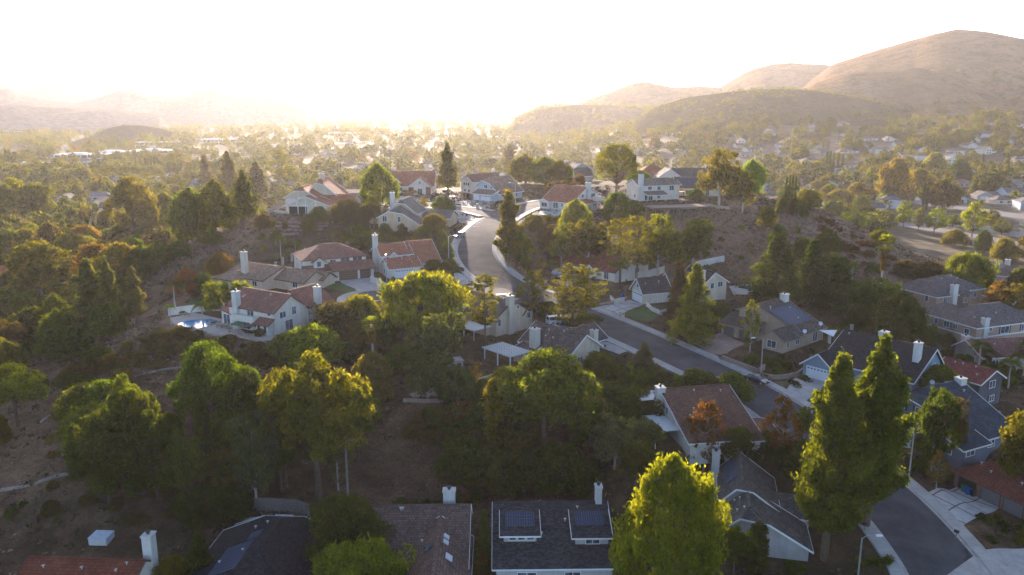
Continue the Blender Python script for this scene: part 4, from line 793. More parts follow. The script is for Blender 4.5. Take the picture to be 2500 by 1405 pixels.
def build_house(h):
    c, ca, sa = house_xy(h)
    root = empty('house', c, R(h['ang']), h['label'], 'house')
    wm = stucco(h['wall']); rm = rooft(h['roof'], h['rk']); wall = MB(); tr = MB()
    for b in h['blocks']:
        mb = MB(); make_roof(b, mb, tr, wall, openw=len(b) > 11); mb.build('roof', rm, root)
    wall.build('wall', wm, root); tr.build('fascia', h['trim'], root)
    for w in h['wins']: window(root, *w, h)
    cm = stucco((.60, .57, .52)) if h['wall'] != CREAM else stucco((.62, .54, .44))
    for q in h['chim']: chimney(root, q, cm)
    if h.get('balcony'):
        x0, y0, x1, y1, z = h['balcony']; m = MB(); m.box(x0, y0, z - .35, x1, y1, z); t = .12
        for bx in ((x0, y0, x0 + t, y1), (x0, y0, x1, y0 + t), (x0, y1 - t, x1, y1)):
            if h['key'] == 'brown':
                L = max(bx[2] - bx[0], bx[3] - bx[1]); n = int(L / .22)
                for i in range(n + 1):
                    px = bx[0] + (bx[2] - bx[0] - t) * (i / n if bx[2] - bx[0] > 1 else 0); py = bx[1] + (bx[3] - bx[1] - t) * (i / n if bx[3] - bx[1] > 1 else 0)
                    m.box(px, py, z, px + .06, py + .06, z + .95)
                m.box(bx[0], bx[1], z + .95, bx[2], bx[3], z + 1.05)
            else: m.box(*bx[:2], z, *bx[2:], z + (1.0 if bx[2] - bx[0] > t * 2 or h['key'] != 'pool' else .95))
        for px, py in ((x0 + .1, y0 + .1), (x0 + .1, y1 - .3)): m.box(px, py, -1.6, px + .2, py + .2, z - .35)
        m.build('balcony', wm if h['key'] != 'brown' else plain('beige_rail', (.5, .43, .36), .7), root)
    if h.get('bcover'):
        m = MB(); m.box(-8.8, 12, 4.65, -4, 16.4, 4.8)
        for px, py in ((-8.5, 12.3), (-8.5, 16.0)): m.box(px, py, 2.2, px + .16, py + .16, 4.65)
        m.build('balcony_cover', WHITE, root); m = MB(); m.box(-8.2, 3.4, 2.35, -4, 10.4, 2.5)
        for i in range(14): m.box(-8.2, 3.4 + i * .5, 2.5, -4, 3.46 + i * .5, 2.54)
        for px, py in ((-8.1, 3.5), (-8.1, 6.8), (-8.1, 10.1)): m.box(px, py, -1.6, px + .14, py + .14, 2.35)
        m.build('patio_cover', WHITE, root)
    if h.get('sunroom'):
        x0, y0, x1, y1 = h['sunroom']; m = MB(); m.box(x0, y0, 4.7, x1, y1, 4.85)
        for i in range(8): m.box(x0, y0 + (y1 - y0) * i / 8, 4.85, x1, y0 + (y1 - y0) * i / 8 + .06, 4.9)
        o = m.build('sunroom_roof', WHITE, root); m = MB(); m.box(x0 + .2, y0 + .2, 2.2, x1, y1 - .2, 3.1); m.box(x0 + .4, y0 + .4, -1.6, x1, y1 - .4, 2.2); m.build('sunroom_wall', wm, root)
        m = MB(); m.box(x0 + .26, y0 + .26, 3.1, x1, y1 - .26, 4.7); g = m.build('sunroom_window', GLASS, root); m = MB()
        for k in range(4):
            y = y0 + .2 + k * (y1 - y0 - .5) / 3; m.box(x0 + .18, y, 3.1, x0 + .28, y + .1, 4.7)
        for k in range(3):
            x = x0 + .2 + k * (x1 - x0 - .3) / 2; m.box(x, y0 + .18, 3.1, x + .1, y0 + .28, 4.7)
        m.build('frame', WHITE, g)
        m = MB(); m.box(-6.2, .4, 2.3, -.9, 7.4, 2.45)
        for i in range(13): m.box(-6.2, .4 + i * .54, 2.45, -.9, .46 + i * .54, 2.49)
        for px, py in ((-6.1, .5), (-6.1, 3.8), (-6.1, 7.1)): m.box(px, py, -1.6, px + .14, py + .14, 2.3)
        m.build('patio_cover', WHITE, root)
    if h.get('turret'):
        x, y, r, z = h['turret']; m = MB(); m.lathe([(r + .7, z), (r + .7, z + .12), (.1, z + 1.7)], 10, x, y); m.build('turret_roof', rm, root)
        m = MB(); m.lathe([(r, -1.5), (r, z + .1)], 16, x, y); m.build('turret_wall', plain('stone_turret', (.16, .105, .085), .9, .4, 3), root)
        window(root, 'S', y - r + .12, x - .2, 2.9, 1.3, 1.2, 'w', h)
    if h.get('band'):
        m = MB(); z = h['band']; x1 = max(b[2] for b in h['blocks']); y1 = max(b[3] for b in h['blocks'])
        m.box(-.10, -.10, z, x1, 0, z + .25); m.box(-.10, 0, z, 0, y1, z + .25); m.build('wall_band', WHITE, root)
    if h.get('timber') or h.get('tudor') or h.get('tudorw'):
        m = MB()
        if h.get('timber'):
            for a, b in (((9.5, -.35, -1), (9.5, -.35, 3.9)), ((17, -.35, -1), (17, -.35, 4)), ((16, -.36, 0), (16.9, -.36, 3.9)), ((11.05, -.06, -1), (11.05, -.06, 2.6)), ((9.9, -.06, .2), (11, -.06, 2.4)), ((9.5, -.36, 2.4), (17, -.36, 2.4))): m.beam(a, b, .18, .1)
            mt = BROWN_TRIM
        elif h.get('tudor'):
            z = 2.75
            for a, b in (((0, -.05, z), (14, -.05, z)), ((6.3, -.05, 0), (6.3, -.05, 5.4)), ((3.3, -.05, z), (3.3, -.05, 4.2)), ((9.8, -.05, 0), (9.8, -.05, 4.2)), ((12.6, -.05, z), (12.6, -.05, 3.2)), ((3.3, -.06, 4.1), (6.3, -.06, z)), ((9.8, -.06, 4.1), (6.3, -.06, z)), ((.1, -.05, 0), (.1, -.05, z)), ((3.7, -.05, 0), (3.7, -.05, z))): m.beam(a, b, .2, .1)
            mt = WHITE
        else:
            for y in (1, 1.7, 2.3, 3.5, 4.1, 4.8): m.beam((-.05, y, 2.9), (-.05, y, 5.6 - abs(y - 2.9) * .95), .1, .08)
            m.beam((-.05, .2, 2.75), (-.05, 5.6, 2.75), .3, .1)
            for x in (2.5, 4, 5.5, 7): m.beam((x, -.05, 0), (x, -.05, 2.7), .12, .08)
            for x in (2.5, 5.5): m.beam((x, -.05, .1), (x + 1.5, -.05, 2.6), .12, .08)
            mt = WHITE
        m.build('timber_framing', mt, root)
    if h.get('brickc'):
        m = MB(); m.box(-.06, -.08, -1, 2.2, .02, 3.2); m.box(7.3, -.08, -1, 9.46, .02, 3.2); m.build('brick_corner', brick('red_brick', (.25, .10, .07), .24, .08), root)
    for (bi, side, a0, a1, s0, s1) in h.get('solar', []):
        b = h['blocks'][bi]; lowhigh = 'L' if side in ('S', 'W') else 'H'; o, al, dn, n = slope_plane(b, lowhigh)
        na = max(1, round((a1 - a0) / 1.04)); ns = max(1, round((s1 - s0) / 1.7))
        for i in range(na):
            for j in range(ns):
                p0 = a0 + i * (a1 - a0) / na + .03; p1 = a0 + (i + 1) * (a1 - a0) / na - .03; q0 = s0 + j * (s1 - s0) / ns + .02; q1 = s0 + (j + 1) * (s1 - s0) / ns - .02
                m = MB(); P = [o + al * a_ + dn * s_ + n * .24 for a_, s_ in ((p0, q1), (p1, q1), (p1, q0), (p0, q0))]
                if (P[1] - P[0]).cross(P[2] - P[1]).z < 0: P = P[::-1]
                m.face(P, [(0, 0), (1, 0), (1, 1.65), (0, 1.65)]); Q = [p - n * .06 for p in P]
                for k in range(4): m.face([P[(k + 1) % 4], P[k], Q[k], Q[(k + 1) % 4]], [(0, 0)] * 4)
                m.build('solar_panel', SOLAR, root)
    for (bi, side, a0, a1, s0, s1) in h.get('skyl', []):
        b = h['blocks'][bi]; o, al, dn, n = slope_plane(b, 'L' if side in ('S', 'W') else 'H'); m = MB()
        P = [o + al * a_ + dn * s_ + n * .26 for a_, s_ in ((a0, s1), (a1, s1), (a1, s0), (a0, s0))]
        if (P[1] - P[0]).cross(P[2] - P[1]).z < 0: P = P[::-1]
        m.face(P); Q = [p - n * .16 for p in P]
        for k in range(4): m.face([P[(k + 1) % 4], P[k], Q[k], Q[(k + 1) % 4]])
        m.build('skylight', GLASS if side == 'W' else plain('skylight_glass', (.5, .52, .55), .15, .1), root)
    # roof vents
    rng = random.Random(h['key'])
    if c.y < 330:
        b = h['blocks'][0]
        for _ in range(4):
            sd_ = 'L'; 
            if b[8] < .05: continue
            o, al, dn, n = slope_plane(b, sd_); A0, A1, C0, C1, cr = roof_pts(b)[:5]
            a = rng.uniform(A0 + 1, A1 - 1); s = rng.uniform(.6, max(.8, (cr - C0) * .7)); p = o + al * a + dn * s + n * .1
            m = MB(); m.tube([p, p + Vector((0, 0, .35))], .06, 6); m.box(p.x - .15, p.y - .15, p.z + .32, p.x + .15, p.y + .15, p.z + .4); m.build('roof_vent', plain('vent_metal', (.45, .43, .42), .6), root)
    return root
HOUSES = {h['key']: build_house(h) for h in HS}
# ---------------------------------------------------------------- trees: prototypes (crown of leaf faces + trunk with limbs), then copies
def leaf_cloud(C, Rr, n, size, squash=.8, aspect=1.5, hang=0.0, up=0.0, rng=RNG, shell=.45, tilt=None):
    "n leaf faces round each clump centre"
    C = np.repeat(np.asarray(C, float), n, 0); Rr = np.repeat(np.asarray(Rr, float), n); N = len(C)
    d = rng.normal(size=(N, 3)); d /= np.linalg.norm(d, axis=1)[:, None]
    rad = Rr * (shell + (1 - shell) * rng.random(N)) ** .7 * np.where(rng.random(N) < .16, rng.uniform(1.1, 1.6, N), 1.0); p = C + d * rad[:, None] * np.array([1, 1, squash])
    nrm = rng.normal(size=(N, 3)) + d * .7; nrm[:, 2] += up; nrm /= np.linalg.norm(nrm, axis=1)[:, None]
    t = rng.normal(size=(N, 3)); t[:, 2] -= hang * 3; t -= (t * nrm).sum(1)[:, None] * nrm; t /= np.linalg.norm(t, axis=1)[:, None]
    b = np.cross(nrm, t); s = size * (.6 + .8 * rng.random(N))[:, None]
    t = t * s * aspect * .5; b = b * s * .5
    V = np.stack([p - t * 1.0, p + b * .8 - t * .1, p + t, p - b * .8 + t * .1], 1).reshape(-1, 3)
    return V
def crown_mesh(name, V):
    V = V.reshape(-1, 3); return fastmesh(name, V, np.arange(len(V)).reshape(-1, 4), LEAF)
def pts_in(fn, n, rng):
    out = []
    while len(out) < n:
        p = fn(rng)
        if p is not None: out.append(p)
    return np.array(out)
def limbs(mb, top, cents, r0, rng, base=.25, bend=.6, keep=.5, r1=.05):
    H_ = top[2]; lean = Vector((rng.uniform(-.3, .3), rng.uniform(-.3, .3), 0))
    pts = [Vector((0, 0, -1.0)), Vector((0, 0, 0)), Vector((lean.x * .4, lean.y * .4, H_ * .35)), Vector((lean.x, lean.y, H_ * .7)), Vector((top[0], top[1], H_ * .97))]
    mb.tube(pts, [r0 * 1.25, r0, r0 * .75, r0 * .45, r0 * .12], 7)
    for c in cents:
        if rng.random() > keep: continue
        c = Vector(c); zb = max(H_ * base, c.z - math.hypot(c.x, c.y) * bend - .5); zb = min(zb, H_ * .9); k = zb / H_
        s = Vector((lean.x * k, lean.y * k, zb)); m = s.lerp(c, .5) + Vector((0, 0, -.15 * (c - s).length * .5))
        mb.tube([s, m, c], [r0 * .35 * (1.1 - k), r0 * .2 * (1.1 - k) + .02, r1 * .5], 4)
PROTO = {}
def proto(kind, H_, Wd, build, variants=2):
    PROTO[kind] = (H_, Wd, [])
    for i in range(variants):
        rng = np.random.default_rng(hash(kind) % 1 + sum(map(ord, kind)) * 13 + i * 101); V, tb = build(rng)
        PROTO[kind][2].append((crown_mesh('crown', V), tb))
def tr_mesh(mb, mat=None): return mb.mesh('trunk', mat or BARK, True)
def env_clumps(rng, n, H0, H1, prof, r, jitter=.25, inner=.35):
    "clump centres inside a profile radius(z 0..1)"
    out = []; rad = []; p1, p2, p3 = rng.uniform(0, 6.28, 3)
    for _ in range(n):
        t = rng.random(); z = H0 + (H1 - H0) * t; Rm = prof(t); a = rng.uniform(0, 2 * math.pi); q = Rm * (inner + (1 - inner) * rng.random() ** .5) * (1 + rng.uniform(-jitter, jitter)); q *= 1 + .17 * math.sin(2 * a + p1 + t * 3) + .14 * math.sin(3 * a + p2 - t * 5) + .08 * math.sin(5 * a + p3 + t * 9)
        out.append((q * math.cos(a), q * math.sin(a), z)); rad.append(r * rng.uniform(.6, 1.25) * (.55 + .45 * Rm / max(1e-3, max(prof(x) for x in (.2, .4, .6)))))
    return np.array(out), np.array(rad)
def b_pine(rng):       # broad, lumpy pine with a few big lobes
    lob = [(0, 0, 12.5, 2.4)] + [(rng.uniform(1.2, 3.4) * math.cos(a), rng.uniform(1.2, 3.4) * math.sin(a), rng.uniform(5.5, 12), rng.uniform(1.5, 2.5)) for a in np.linspace(0, 6.28 * 2, 13)]
    C, Rd = [], []
    for x, y, z, r in lob:
        for _ in range(16):
            d = rng.normal(size=3); d /= np.linalg.norm(d); d[2] = abs(d[2]) * .8 - .15; C.append((x + d[0] * r, y + d[1] * r, z + d[2] * r * 1.15)); Rd.append(rng.uniform(.45, .85))
    C = np.array(C); mb = MB(); limbs(mb, (0, 0, 14), [l[:3] for l in lob] * 2, .34, rng, .25, .7, .9); return leaf_cloud(C, Rd, 100, .23, 1.15, 2.0, hang=-.5, up=.2, rng=rng), tr_mesh(mb)
def b_tallpine(rng):   # tall ragged cone of dense tufts
    prof = lambda t: 3.9 * (1 - t) ** .66 * min(1, .5 + t * 3) * (.85 + .22 * math.sin(t * 19))
    C, Rd = env_clumps(rng, 270, 4.5, 21.3, prof, 1.0, .25, .4); C, Rd = list(map(tuple, C)), list(Rd)
    for k in range(34):
        t = rng.random() ** .9; a = rng.uniform(0, 6.28); R_ = prof(t) * rng.uniform(1.0, 1.35)
        for j in range(4): q = R_ * (.62 + .13 * j); C.append((q * math.cos(a), q * math.sin(a), 4.5 + 16.8 * t + j * .35)); Rd.append(rng.uniform(.45, .8))
    C, Rd = np.array(C), np.array(Rd)
    mb = MB(); limbs(mb, (0, 0, 21), C[:60], .45, rng, .2, .2, .6); return leaf_cloud(C, Rd * .85, 96, .25, 1.2, 2.0, hang=-.6, up=.3, rng=rng), tr_mesh(mb)
def b_round(rng):      # dense rounded broadleaf
    C, Rd = env_clumps(rng, 240, 1.4, 10.6, lambda t: 5.0 * math.sin(math.pi * min(1, .20 + t * .80)) ** .7, 1.05, .12, .62)
    mb = MB(); limbs(mb, (0, 0, 9), C[:40], .3, rng, .15, .9, .7); return leaf_cloud(C, Rd * .9, 120, .23, 1.3, 1.8, hang=-.4, up=.2, rng=rng), tr_mesh(mb)
def b_umbrella(rng):
    C, Rd = env_clumps(rng, 230, 7.5, 16, lambda t: 7.2 * (1 - (t * .98) ** 2.6) ** .5 * min(1, .72 + t), .95, .1, .6)
    C = C[(C[:, 2] > 9) | (np.hypot(C[:, 0], C[:, 1]) > 5)]; Rd = Rd[:len(C)]
    mb = MB(); limbs(mb, (0, 0, 12), C[::2], .5, rng, .33, .8, .9); return leaf_cloud(C, Rd, 66, .30, .75, 1.5, up=.3, rng=rng), tr_mesh(mb)
def b_sparse(rng):     # tall see-through pine or gum, small clumps on bare limbs
    C, Rd = env_clumps(rng, 105, 5, 17.6, lambda t: 3.9 * (1 - abs(t - .5) * 1.1), .75, .3, .45)
    mb = MB(); limbs(mb, (.5, .3, 17), C, .30, rng, .3, .5, .9); return leaf_cloud(C, Rd, 52, .26, .8, 1.9, up=.1, rng=rng, shell=.2), tr_mesh(mb)
def b_pepper(rng):     # weeping
    C, Rd = env_clumps(rng, 170, 2.2, 8.6, lambda t: 5.2 * (1 - t ** 2.2) ** .5, 1.0, .18, .6)
    mb = MB(); limbs(mb, (0, 0, 7), C[:50], .35, rng, .15, .9, .7); return leaf_cloud(C, Rd, 95, .24, 1.5, 3.4, hang=1.3, rng=rng), tr_mesh(mb)
def b_oak(rng):
    C, Rd = env_clumps(rng, 170, 1.2, 6.8, lambda t: 4.0 * (1 - t ** 2.4) ** .5 * min(1, .75 + t), 1.0, .15, .6)
    mb = MB(); limbs(mb, (0, 0, 5.5), C[:40], .28, rng, .15, .9, .7); return leaf_cloud(C, Rd, 84, .26, .9, 1.4, up=.2, rng=rng), tr_mesh(mb)
def b_cypress(rng):
    C, Rd = env_clumps(rng, 90, .4, 9.7, lambda t: .85 * (1 - t) ** .5 * min(1, .6 + t * 3), .45, .1, .4)
    mb = MB(); limbs(mb, (0, 0, 9), [], .14, rng); return leaf_cloud(C, Rd, 55, .22, 1.6, 2.2, hang=-1, rng=rng), tr_mesh(mb)
def b_cedar(rng):
    C, Rd = env_clumps(rng, 300, 1.2, 19, lambda t: 5.3 * (1 - t) ** .8 * (.85 + .15 * math.sin(t * 40)), 1.1, .15, .55)
    mb = MB(); limbs(mb, (0, 0, 19), C[:50], .4, rng, .08, .1, .6); return leaf_cloud(C, Rd, 66, .32, .6, 1.8, up=.4, rng=rng), tr_mesh(mb)
def b_birch(rng):
    C, Rd = env_clumps(rng, 85, 2.5, 9.8, lambda t: 2.4 * (1 - abs(t - .4) * 1.2), .6, .3, .3)
    mb = MB(); limbs(mb, (.2, 0, 9.5), C, .12, rng, .2, .5, .9, .03); return leaf_cloud(C, Rd, 52, .17, 1.4, 2.0, hang=.8, rng=rng, shell=.1), tr_mesh(mb, PALEBARK)
def b_gum(rng):
    lob = [(rng.uniform(.8, 3) * math.cos(a), rng.uniform(.8, 3) * math.sin(a), rng.uniform(4.5, 11), rng.uniform(1.3, 2.2)) for a in np.linspace(0, 6.28 * 2, 12)]
    C, Rd = [], []
    for x, y, z, r in lob:
        for _ in range(14):
            d = rng.normal(size=3); d /= np.linalg.norm(d); C.append((x + d[0] * r, y + d[1] * r, z + d[2] * r)); Rd.append(rng.uniform(.45, .8))
    mb = MB(); limbs(mb, (0, 0, 12), [l[:3] for l in lob] * 2, .28, rng, .15, .8, .9); return leaf_cloud(np.array(C), Rd, 70, .24, 1.1, 2.4, hang=.7, rng=rng), tr_mesh(mb, PALEBARK)
def b_shrub(rng):
    C, Rd = env_clumps(rng, 42, .25, 2.3, lambda t: 1.8 * (1 - t ** 2) ** .5, .55, .2, .5)
    mb = MB(); limbs(mb, (0, 0, 1.8), C[:8], .08, rng, .1, .9, .8); return leaf_cloud(C, Rd, 62, .20, .9, 1.5, rng=rng), tr_mesh(mb)
def b_street(rng):     # small light broadleaf with separate boughs
    C, Rd = env_clumps(rng, 80, 2.0, 7.8, lambda t: 3.0 * (1 - abs(t - .35) * 1.05), .8, .3, .5)
    mb = MB(); limbs(mb, (.2, 0, 7), C[:50], .16, rng, .2, .8, .8); return leaf_cloud(C, Rd, 60, .24, .9, 1.5, up=.3, rng=rng, shell=.3), tr_mesh(mb)
def b_fanpalm(rng):
    V = []
    for i in range(64):
        a = rng.uniform(0, 6.28); el = rng.uniform(-.75, 1.35); L = rng.uniform(1.0, 1.5); d = np.array([math.cos(a) * math.cos(el), math.sin(a) * math.cos(el), math.sin(el)])
        c = np.array([0, 0, 13.2]) + d * L; side = np.cross(d, [0, 0, 1]); side /= np.linalg.norm(side); upv = np.cross(side, d)
        for k in range(9):
            th = (k - 4) * .30; v = d * math.cos(th) + side * math.sin(th) + np.array([0, 0, -.18]); e = c + v * rng.uniform(.75, 1.0); w = np.cross(v, upv); w = w / (np.linalg.norm(w) + 1e-6) * .09
            V.append([c, (c + e) / 2 + w, e, (c + e) / 2 - w])
    mb = MB(); mb.tube([(0, 0, -1), (0, 0, 0), (.1, 0, 6), (0, .05, 13)], [.38, .30, .22, .2], 8)
    return np.array(V).reshape(-1, 3), tr_mesh(mb, PALEBARK)
def skirt_mesh(rng):
    V = []
    for i in range(520):
        a = rng.uniform(0, 6.28); z = 12.9 - 3.8 * rng.random() ** 1.2; r = (.95 - (12.9 - z) * .12) * rng.uniform(.7, 1); c = np.array([math.cos(a) * r, math.sin(a) * r, z]); t = np.array([math.cos(a) * .12, math.sin(a) * .12, -.75]); w = np.array([-math.sin(a), math.cos(a), 0]) * .12
        V.append([c, c + w + t * .5, c + t, c - w + t * .5])
    return crown_mesh('dead_frond_skirt', np.array(V).reshape(-1, 3))
def b_queenpalm(rng):
    V = []
    for i in range(20):
        a = i * 2.4 + rng.uniform(-.2, .2); el = rng.uniform(.1, 1.2); L = rng.uniform(2.6, 3.4); prev = None; d = np.array([math.cos(a), math.sin(a), 0.0]); n = 12
        for k in range(1, n + 1):
            t = k / n; p = np.array([0, 0, 8.0]) + d * L * t * math.cos(el * (1 - t * .4)) + np.array([0, 0, L * (math.sin(el) * t - 1.15 * t * t)])
            side = np.array([-d[1], d[0], 0]); ll = .75 * math.sin(math.pi * min(.97, t * .85 + .12))
            for s in (-1, 1):
                for q in (0, .5):
                    p2 = p - d * q * L / n; e = p2 + side * s * ll + d * .25 + np.array([0, 0, -.35 * ll]); w = d * .09
                    V.append([p2 - w, p2 + w, e + w * .3, e - w * .3])
    mb = MB(); mb.tube([(0, 0, -1), (0, 0, 0), (.15, 0, 4), (0, 0, 8)], [.26, .2, .16, .15], 8)
    return np.array(V).reshape(-1, 3), tr_mesh(mb, PALEBARK)
def b_hedge(rng):      # tall clipped screen, 10 m long
    C = np.stack([rng.uniform(-5, 5, 200), rng.uniform(-.9, .9, 200), rng.uniform(.5, 4.6, 200)], 1); mb = MB()
    for x in range(-4, 5): mb.tube([(x, 0, -1), (x, 0, 3)], .07, 5)
    return leaf_cloud(C, np.full(200, .6), 60, .24, 1, 1.6, up=.2, rng=rng), tr_mesh(mb)
for k, H_, Wd, fn, nv in (('pine', 14.6, 9.6, b_pine, 3), ('tallpine', 21.8, 8.8, b_tallpine, 2), ('round', 11.4, 10.6, b_round, 2), ('umbrella', 16.4, 14.6, b_umbrella, 1), ('sparse', 18, 8.0, b_sparse, 3),
                          ('pepper', 9.2, 11, b_pepper, 2), ('oak', 7.6, 8.6, b_oak, 3), ('cypress', 10, 2.0, b_cypress, 1), ('cedar', 19.8, 10.6, b_cedar, 2), ('birch', 10, 4.8, b_birch, 2), ('gum', 13, 9, b_gum, 2),
                          ('shrub', 2.7, 4.2, b_shrub, 3), ('street', 8.4, 6.2, b_street, 2), ('fanpalm', 15, 4.8, b_fanpalm, 1), ('queenpalm', 9.2, 6.0, b_queenpalm, 2), ('hedge', 5.2, 11, b_hedge, 1)):
    proto(k, H_, Wd, fn, nv)
SKIRT = skirt_mesh(np.random.default_rng(5))
NAMES = dict(pine='pine_tree', tallpine='pine_tree', round='broadleaf_tree', umbrella='umbrella_pine', sparse='pine_tree', pepper='pepper_tree', oak='oak_tree', cypress='cypress_tree', cedar='cedar_tree', birch='birch_tree',
             gum='eucalyptus_tree', shrub='shrub', street='broadleaf_tree', fanpalm='fan_palm', queenpalm='feather_palm', hedge='hedge')
CATS = dict(shrub='shrub', hedge='hedge', fanpalm='palm tree', queenpalm='palm tree')
NT = 0
def plant(kind, p, h, w, col, label, group=None, parts=True, yaw=None, skirt=True):
    global NT
    H_, Wd, vs = PROTO[kind]; cm, tm = vs[NT % len(vs)]; NT += 1
    if label is None: label = autolabel(size_word(kind, h) + tone(col) + ' ' + KIND[kind], p)
    rz = (NT * 2.399) % 6.283 if yaw is None else yaw; sc = (w / Wd, w / Wd, h / H_)
    nm = NAMES[kind]; cat = CATS.get(kind, 'tree')
    rd = random.Random(NT); c4 = tuple(x * rd.uniform(.88, 1.12) for x in col) + (1,)
    if parts:
        root = empty(nm, p, rz, label, cat, group); root.scale = sc
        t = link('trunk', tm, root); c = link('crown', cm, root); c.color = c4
        if kind == 'fanpalm' and skirt: s = link('dead_frond_skirt', SKIRT, root); s.color = (.085, .058, .036, 1)
        return root
    o = link(nm, cm, None, p, rz); o.scale = sc; o.color = c4; return tag(o, label, cat, group)
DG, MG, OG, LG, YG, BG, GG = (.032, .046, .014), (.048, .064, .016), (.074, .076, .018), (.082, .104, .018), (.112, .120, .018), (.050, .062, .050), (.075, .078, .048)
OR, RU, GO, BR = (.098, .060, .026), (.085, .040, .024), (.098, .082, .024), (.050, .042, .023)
LAND = [('the blue kidney pool', 484, 794), ('the cream pool house', 670, 760), ('the tan chimney house', 600, 670), ('the brown-garage court house', 810, 650), ('the red-tiled court house', 985, 640), ('the beige hill house', 960, 545),
 ('the timbered gable', 750, 500), ('the brick-cornered red house', 1000, 450), ('the white clipped-gable house', 1160, 445), ('the pale blue house', 1210, 465), ('the V-gabled house', 1410, 415), ('the turquoise pool', 1355, 522), ('the red hilltop roof', 1400, 480),
 ('the deck house', 1590, 460), ('the timber deck', 1660, 505), ('the umbrella pine', 1505, 420), ('the vivid green hilltop tree', 1832, 440), ('the white fence', 1560, 680), ('the timbered garage gable', 1545, 715), ('the dark green pool', 1835, 704),
 ('the blue solar roof', 1950, 780), ('the black shingle roof', 2160, 870), ('the slate-blue roof', 2340, 1020), ('the small red roof', 2400, 930), ('the turret house', 2310, 720), ('the pale-banded house', 2400, 800), ('the solar hip roof', 2440, 650),
 ('the brown lane', 2300, 880), ('the tall fan palm', 2143, 640), ('the bright domed pepper tree', 2357, 670), ('the balcony house', 1700, 1030), ('the grey-tiled house', 1830, 1230), ('the two giant pines', 2060, 1080), ('the yellow-green round tree', 1632, 1240),
 ('the slate roof with dormers', 1350, 1300), ('the brown roof with skylights', 1040, 1300), ('the charcoal hip roof', 640, 1350), ('the slim white chimney', 381, 1330), ('the square hot tub', 242, 1325), ('the block-walled yard', 680, 1260),
 ('the upper drain path', 180, 995), ('the lower drain path', 100, 1180), ('the lit pointed pine', 310, 960), ('the domed pine', 525, 900), ('the big sunlit pine', 770, 950), ('the skirted fan palm', 908, 820), ('the spa terrace', 1130, 945), ('the broad dark pine', 1330, 980),
 ('the lattice pergola', 1250, 880), ('the beige chimney house', 1230, 780), ('the grey-mauve spruce', 1572, 880), ('the parked dark sedan', 1847, 930), ('the tall street lamp', 1857, 870), ('the silvery slope trees', 275, 720), ('the orange tile roof', 30, 640),
 ('the orange-gold tree', 540, 645), ('the bamboo hedge', 555, 710), ('the bare ridge slope', 470, 640), ('the small ridge palm', 471, 560), ('the cypress trio', 204, 560), ('the white hip-roofed house', 140, 548), ('the pale blue gabled house', 260, 520), ('the left-edge pines', 60, 500),
 ('the round hill', 315, 325), ('the long white offices', 280, 378), ('the dark-bayed offices', 530, 345), ('the white boundary wall', 2330, 580), ('the wide valley street', 2330, 510), ('the open-garage bungalow', 2316, 480), ('the pale blue valley house', 2480, 470),
 ('the floodlight masts', 2030, 345), ('the right hill foot', 2200, 290), ('the green foothill', 1850, 290), ('the ridge brow', 2010, 515), ('the road bend', 1170, 600), ('the backlit bend pine', 1243, 560), ('the glare', 1050, 320), ('the highway', 1560, 345),
 ('the bare ravine slope', 1000, 1080), ('the yellow-green gully tree', 45, 960), ('the dark gully', 200, 860), ('the brick-pillared garage', 2420, 1170), ('the left corner', 60, 1300), ('the right edge', 2480, 400), ('the hazy middle valley', 700, 380), ('the far left valley', 100, 420), ('the right-hand valley', 2200, 420), ('the mid-right valley', 1750, 400)]
USED = {}
def tone(c):
    for n, k in (('dark green', DG), ('green', MG), ('olive', OG), ('light green', LG), ('bright yellow-green', YG), ('grey-green', BG), ('silvery', GG), ('orange-brown', OR), ('rust-red', RU), ('golden', GO), ('bronze-brown', BR)):
        if abs(c[0] - k[0]) + abs(c[1] - k[1]) + abs(c[2] - k[2]) < .004: return n
    return 'dull brownish'
KIND = dict(pine='lumpy pine', tallpine='pointed conifer', round='round-crowned tree', oak='bushy tree', cedar='dense conifer', gum='loose-crowned tree', street='small open tree', fanpalm='fan palm', queenpalm='feather palm', shrub='shrub', cypress='cypress', pepper='weeping tree', sparse='thin pine', birch='slender tree', umbrella='umbrella pine', hedge='hedge')
def proj(p):
    z = p[2] - CZ; dep = p[1] * cs - z * sn; return 1250 + F * p[0] / dep, 702.5 - F * (p[1] * sn + z * cs) / dep
def where(p):
    "which landmarks of the photo the point stands between or beside"
    u, v = proj(p); L = sorted(LAND, key=lambda l: math.hypot(l[1] - u, (l[2] - v) * 1.5)); out = []
    a = L[0]; du, dv = u - a[1], v - a[2]; d = math.hypot(du, dv)
    rel = ('right of' if du > 0 else 'left of') if abs(du) > abs(dv) * 1.3 else ('below' if dv > 0 else 'above')
    q = 'just ' if d < 28 else 'well ' if d > 75 else ''
    out.append(q + rel + ' ' + a[0])
    for b in L[1:4]: out.append(q + rel + ' ' + a[0] + ', towards ' + b[0])
    for b in L[1:4]: out.append('between ' + a[0] + ' and ' + b[0])
    return out
def autolabel(head, p):
    for w in where(p):
        s = head + ' ' + w
        if s not in USED and len(s.split()) <= 16: USED[s] = 1; return s
    for size in ('smaller ', 'second ', 'third '):
        for w in where(p):
            s = size + head + ' ' + w
            if s not in USED and len(s.split()) <= 16: USED[s] = 1; return s
    s = head + ' ' + where(p)[0]; return s
def size_word(kind, h):
    m = dict(shrub=(1.2, 2.2), oak=(5, 8), round=(8, 12), pine=(9, 13), tallpine=(10, 15)).get(kind, (7, 12)); return 'low ' if h < m[0] else 'big ' if h > m[1] else ''
def T(kind, u, vb, vt, w, col, label, group=None, z=None, **k):
    p = hit(u, vb) if z is None else U(u, vb, z); s = pxm(p); h = (vb - vt) / s / .97; p.z -= .15
    return plant(kind, p, h, w / s, col, label, group, **k)
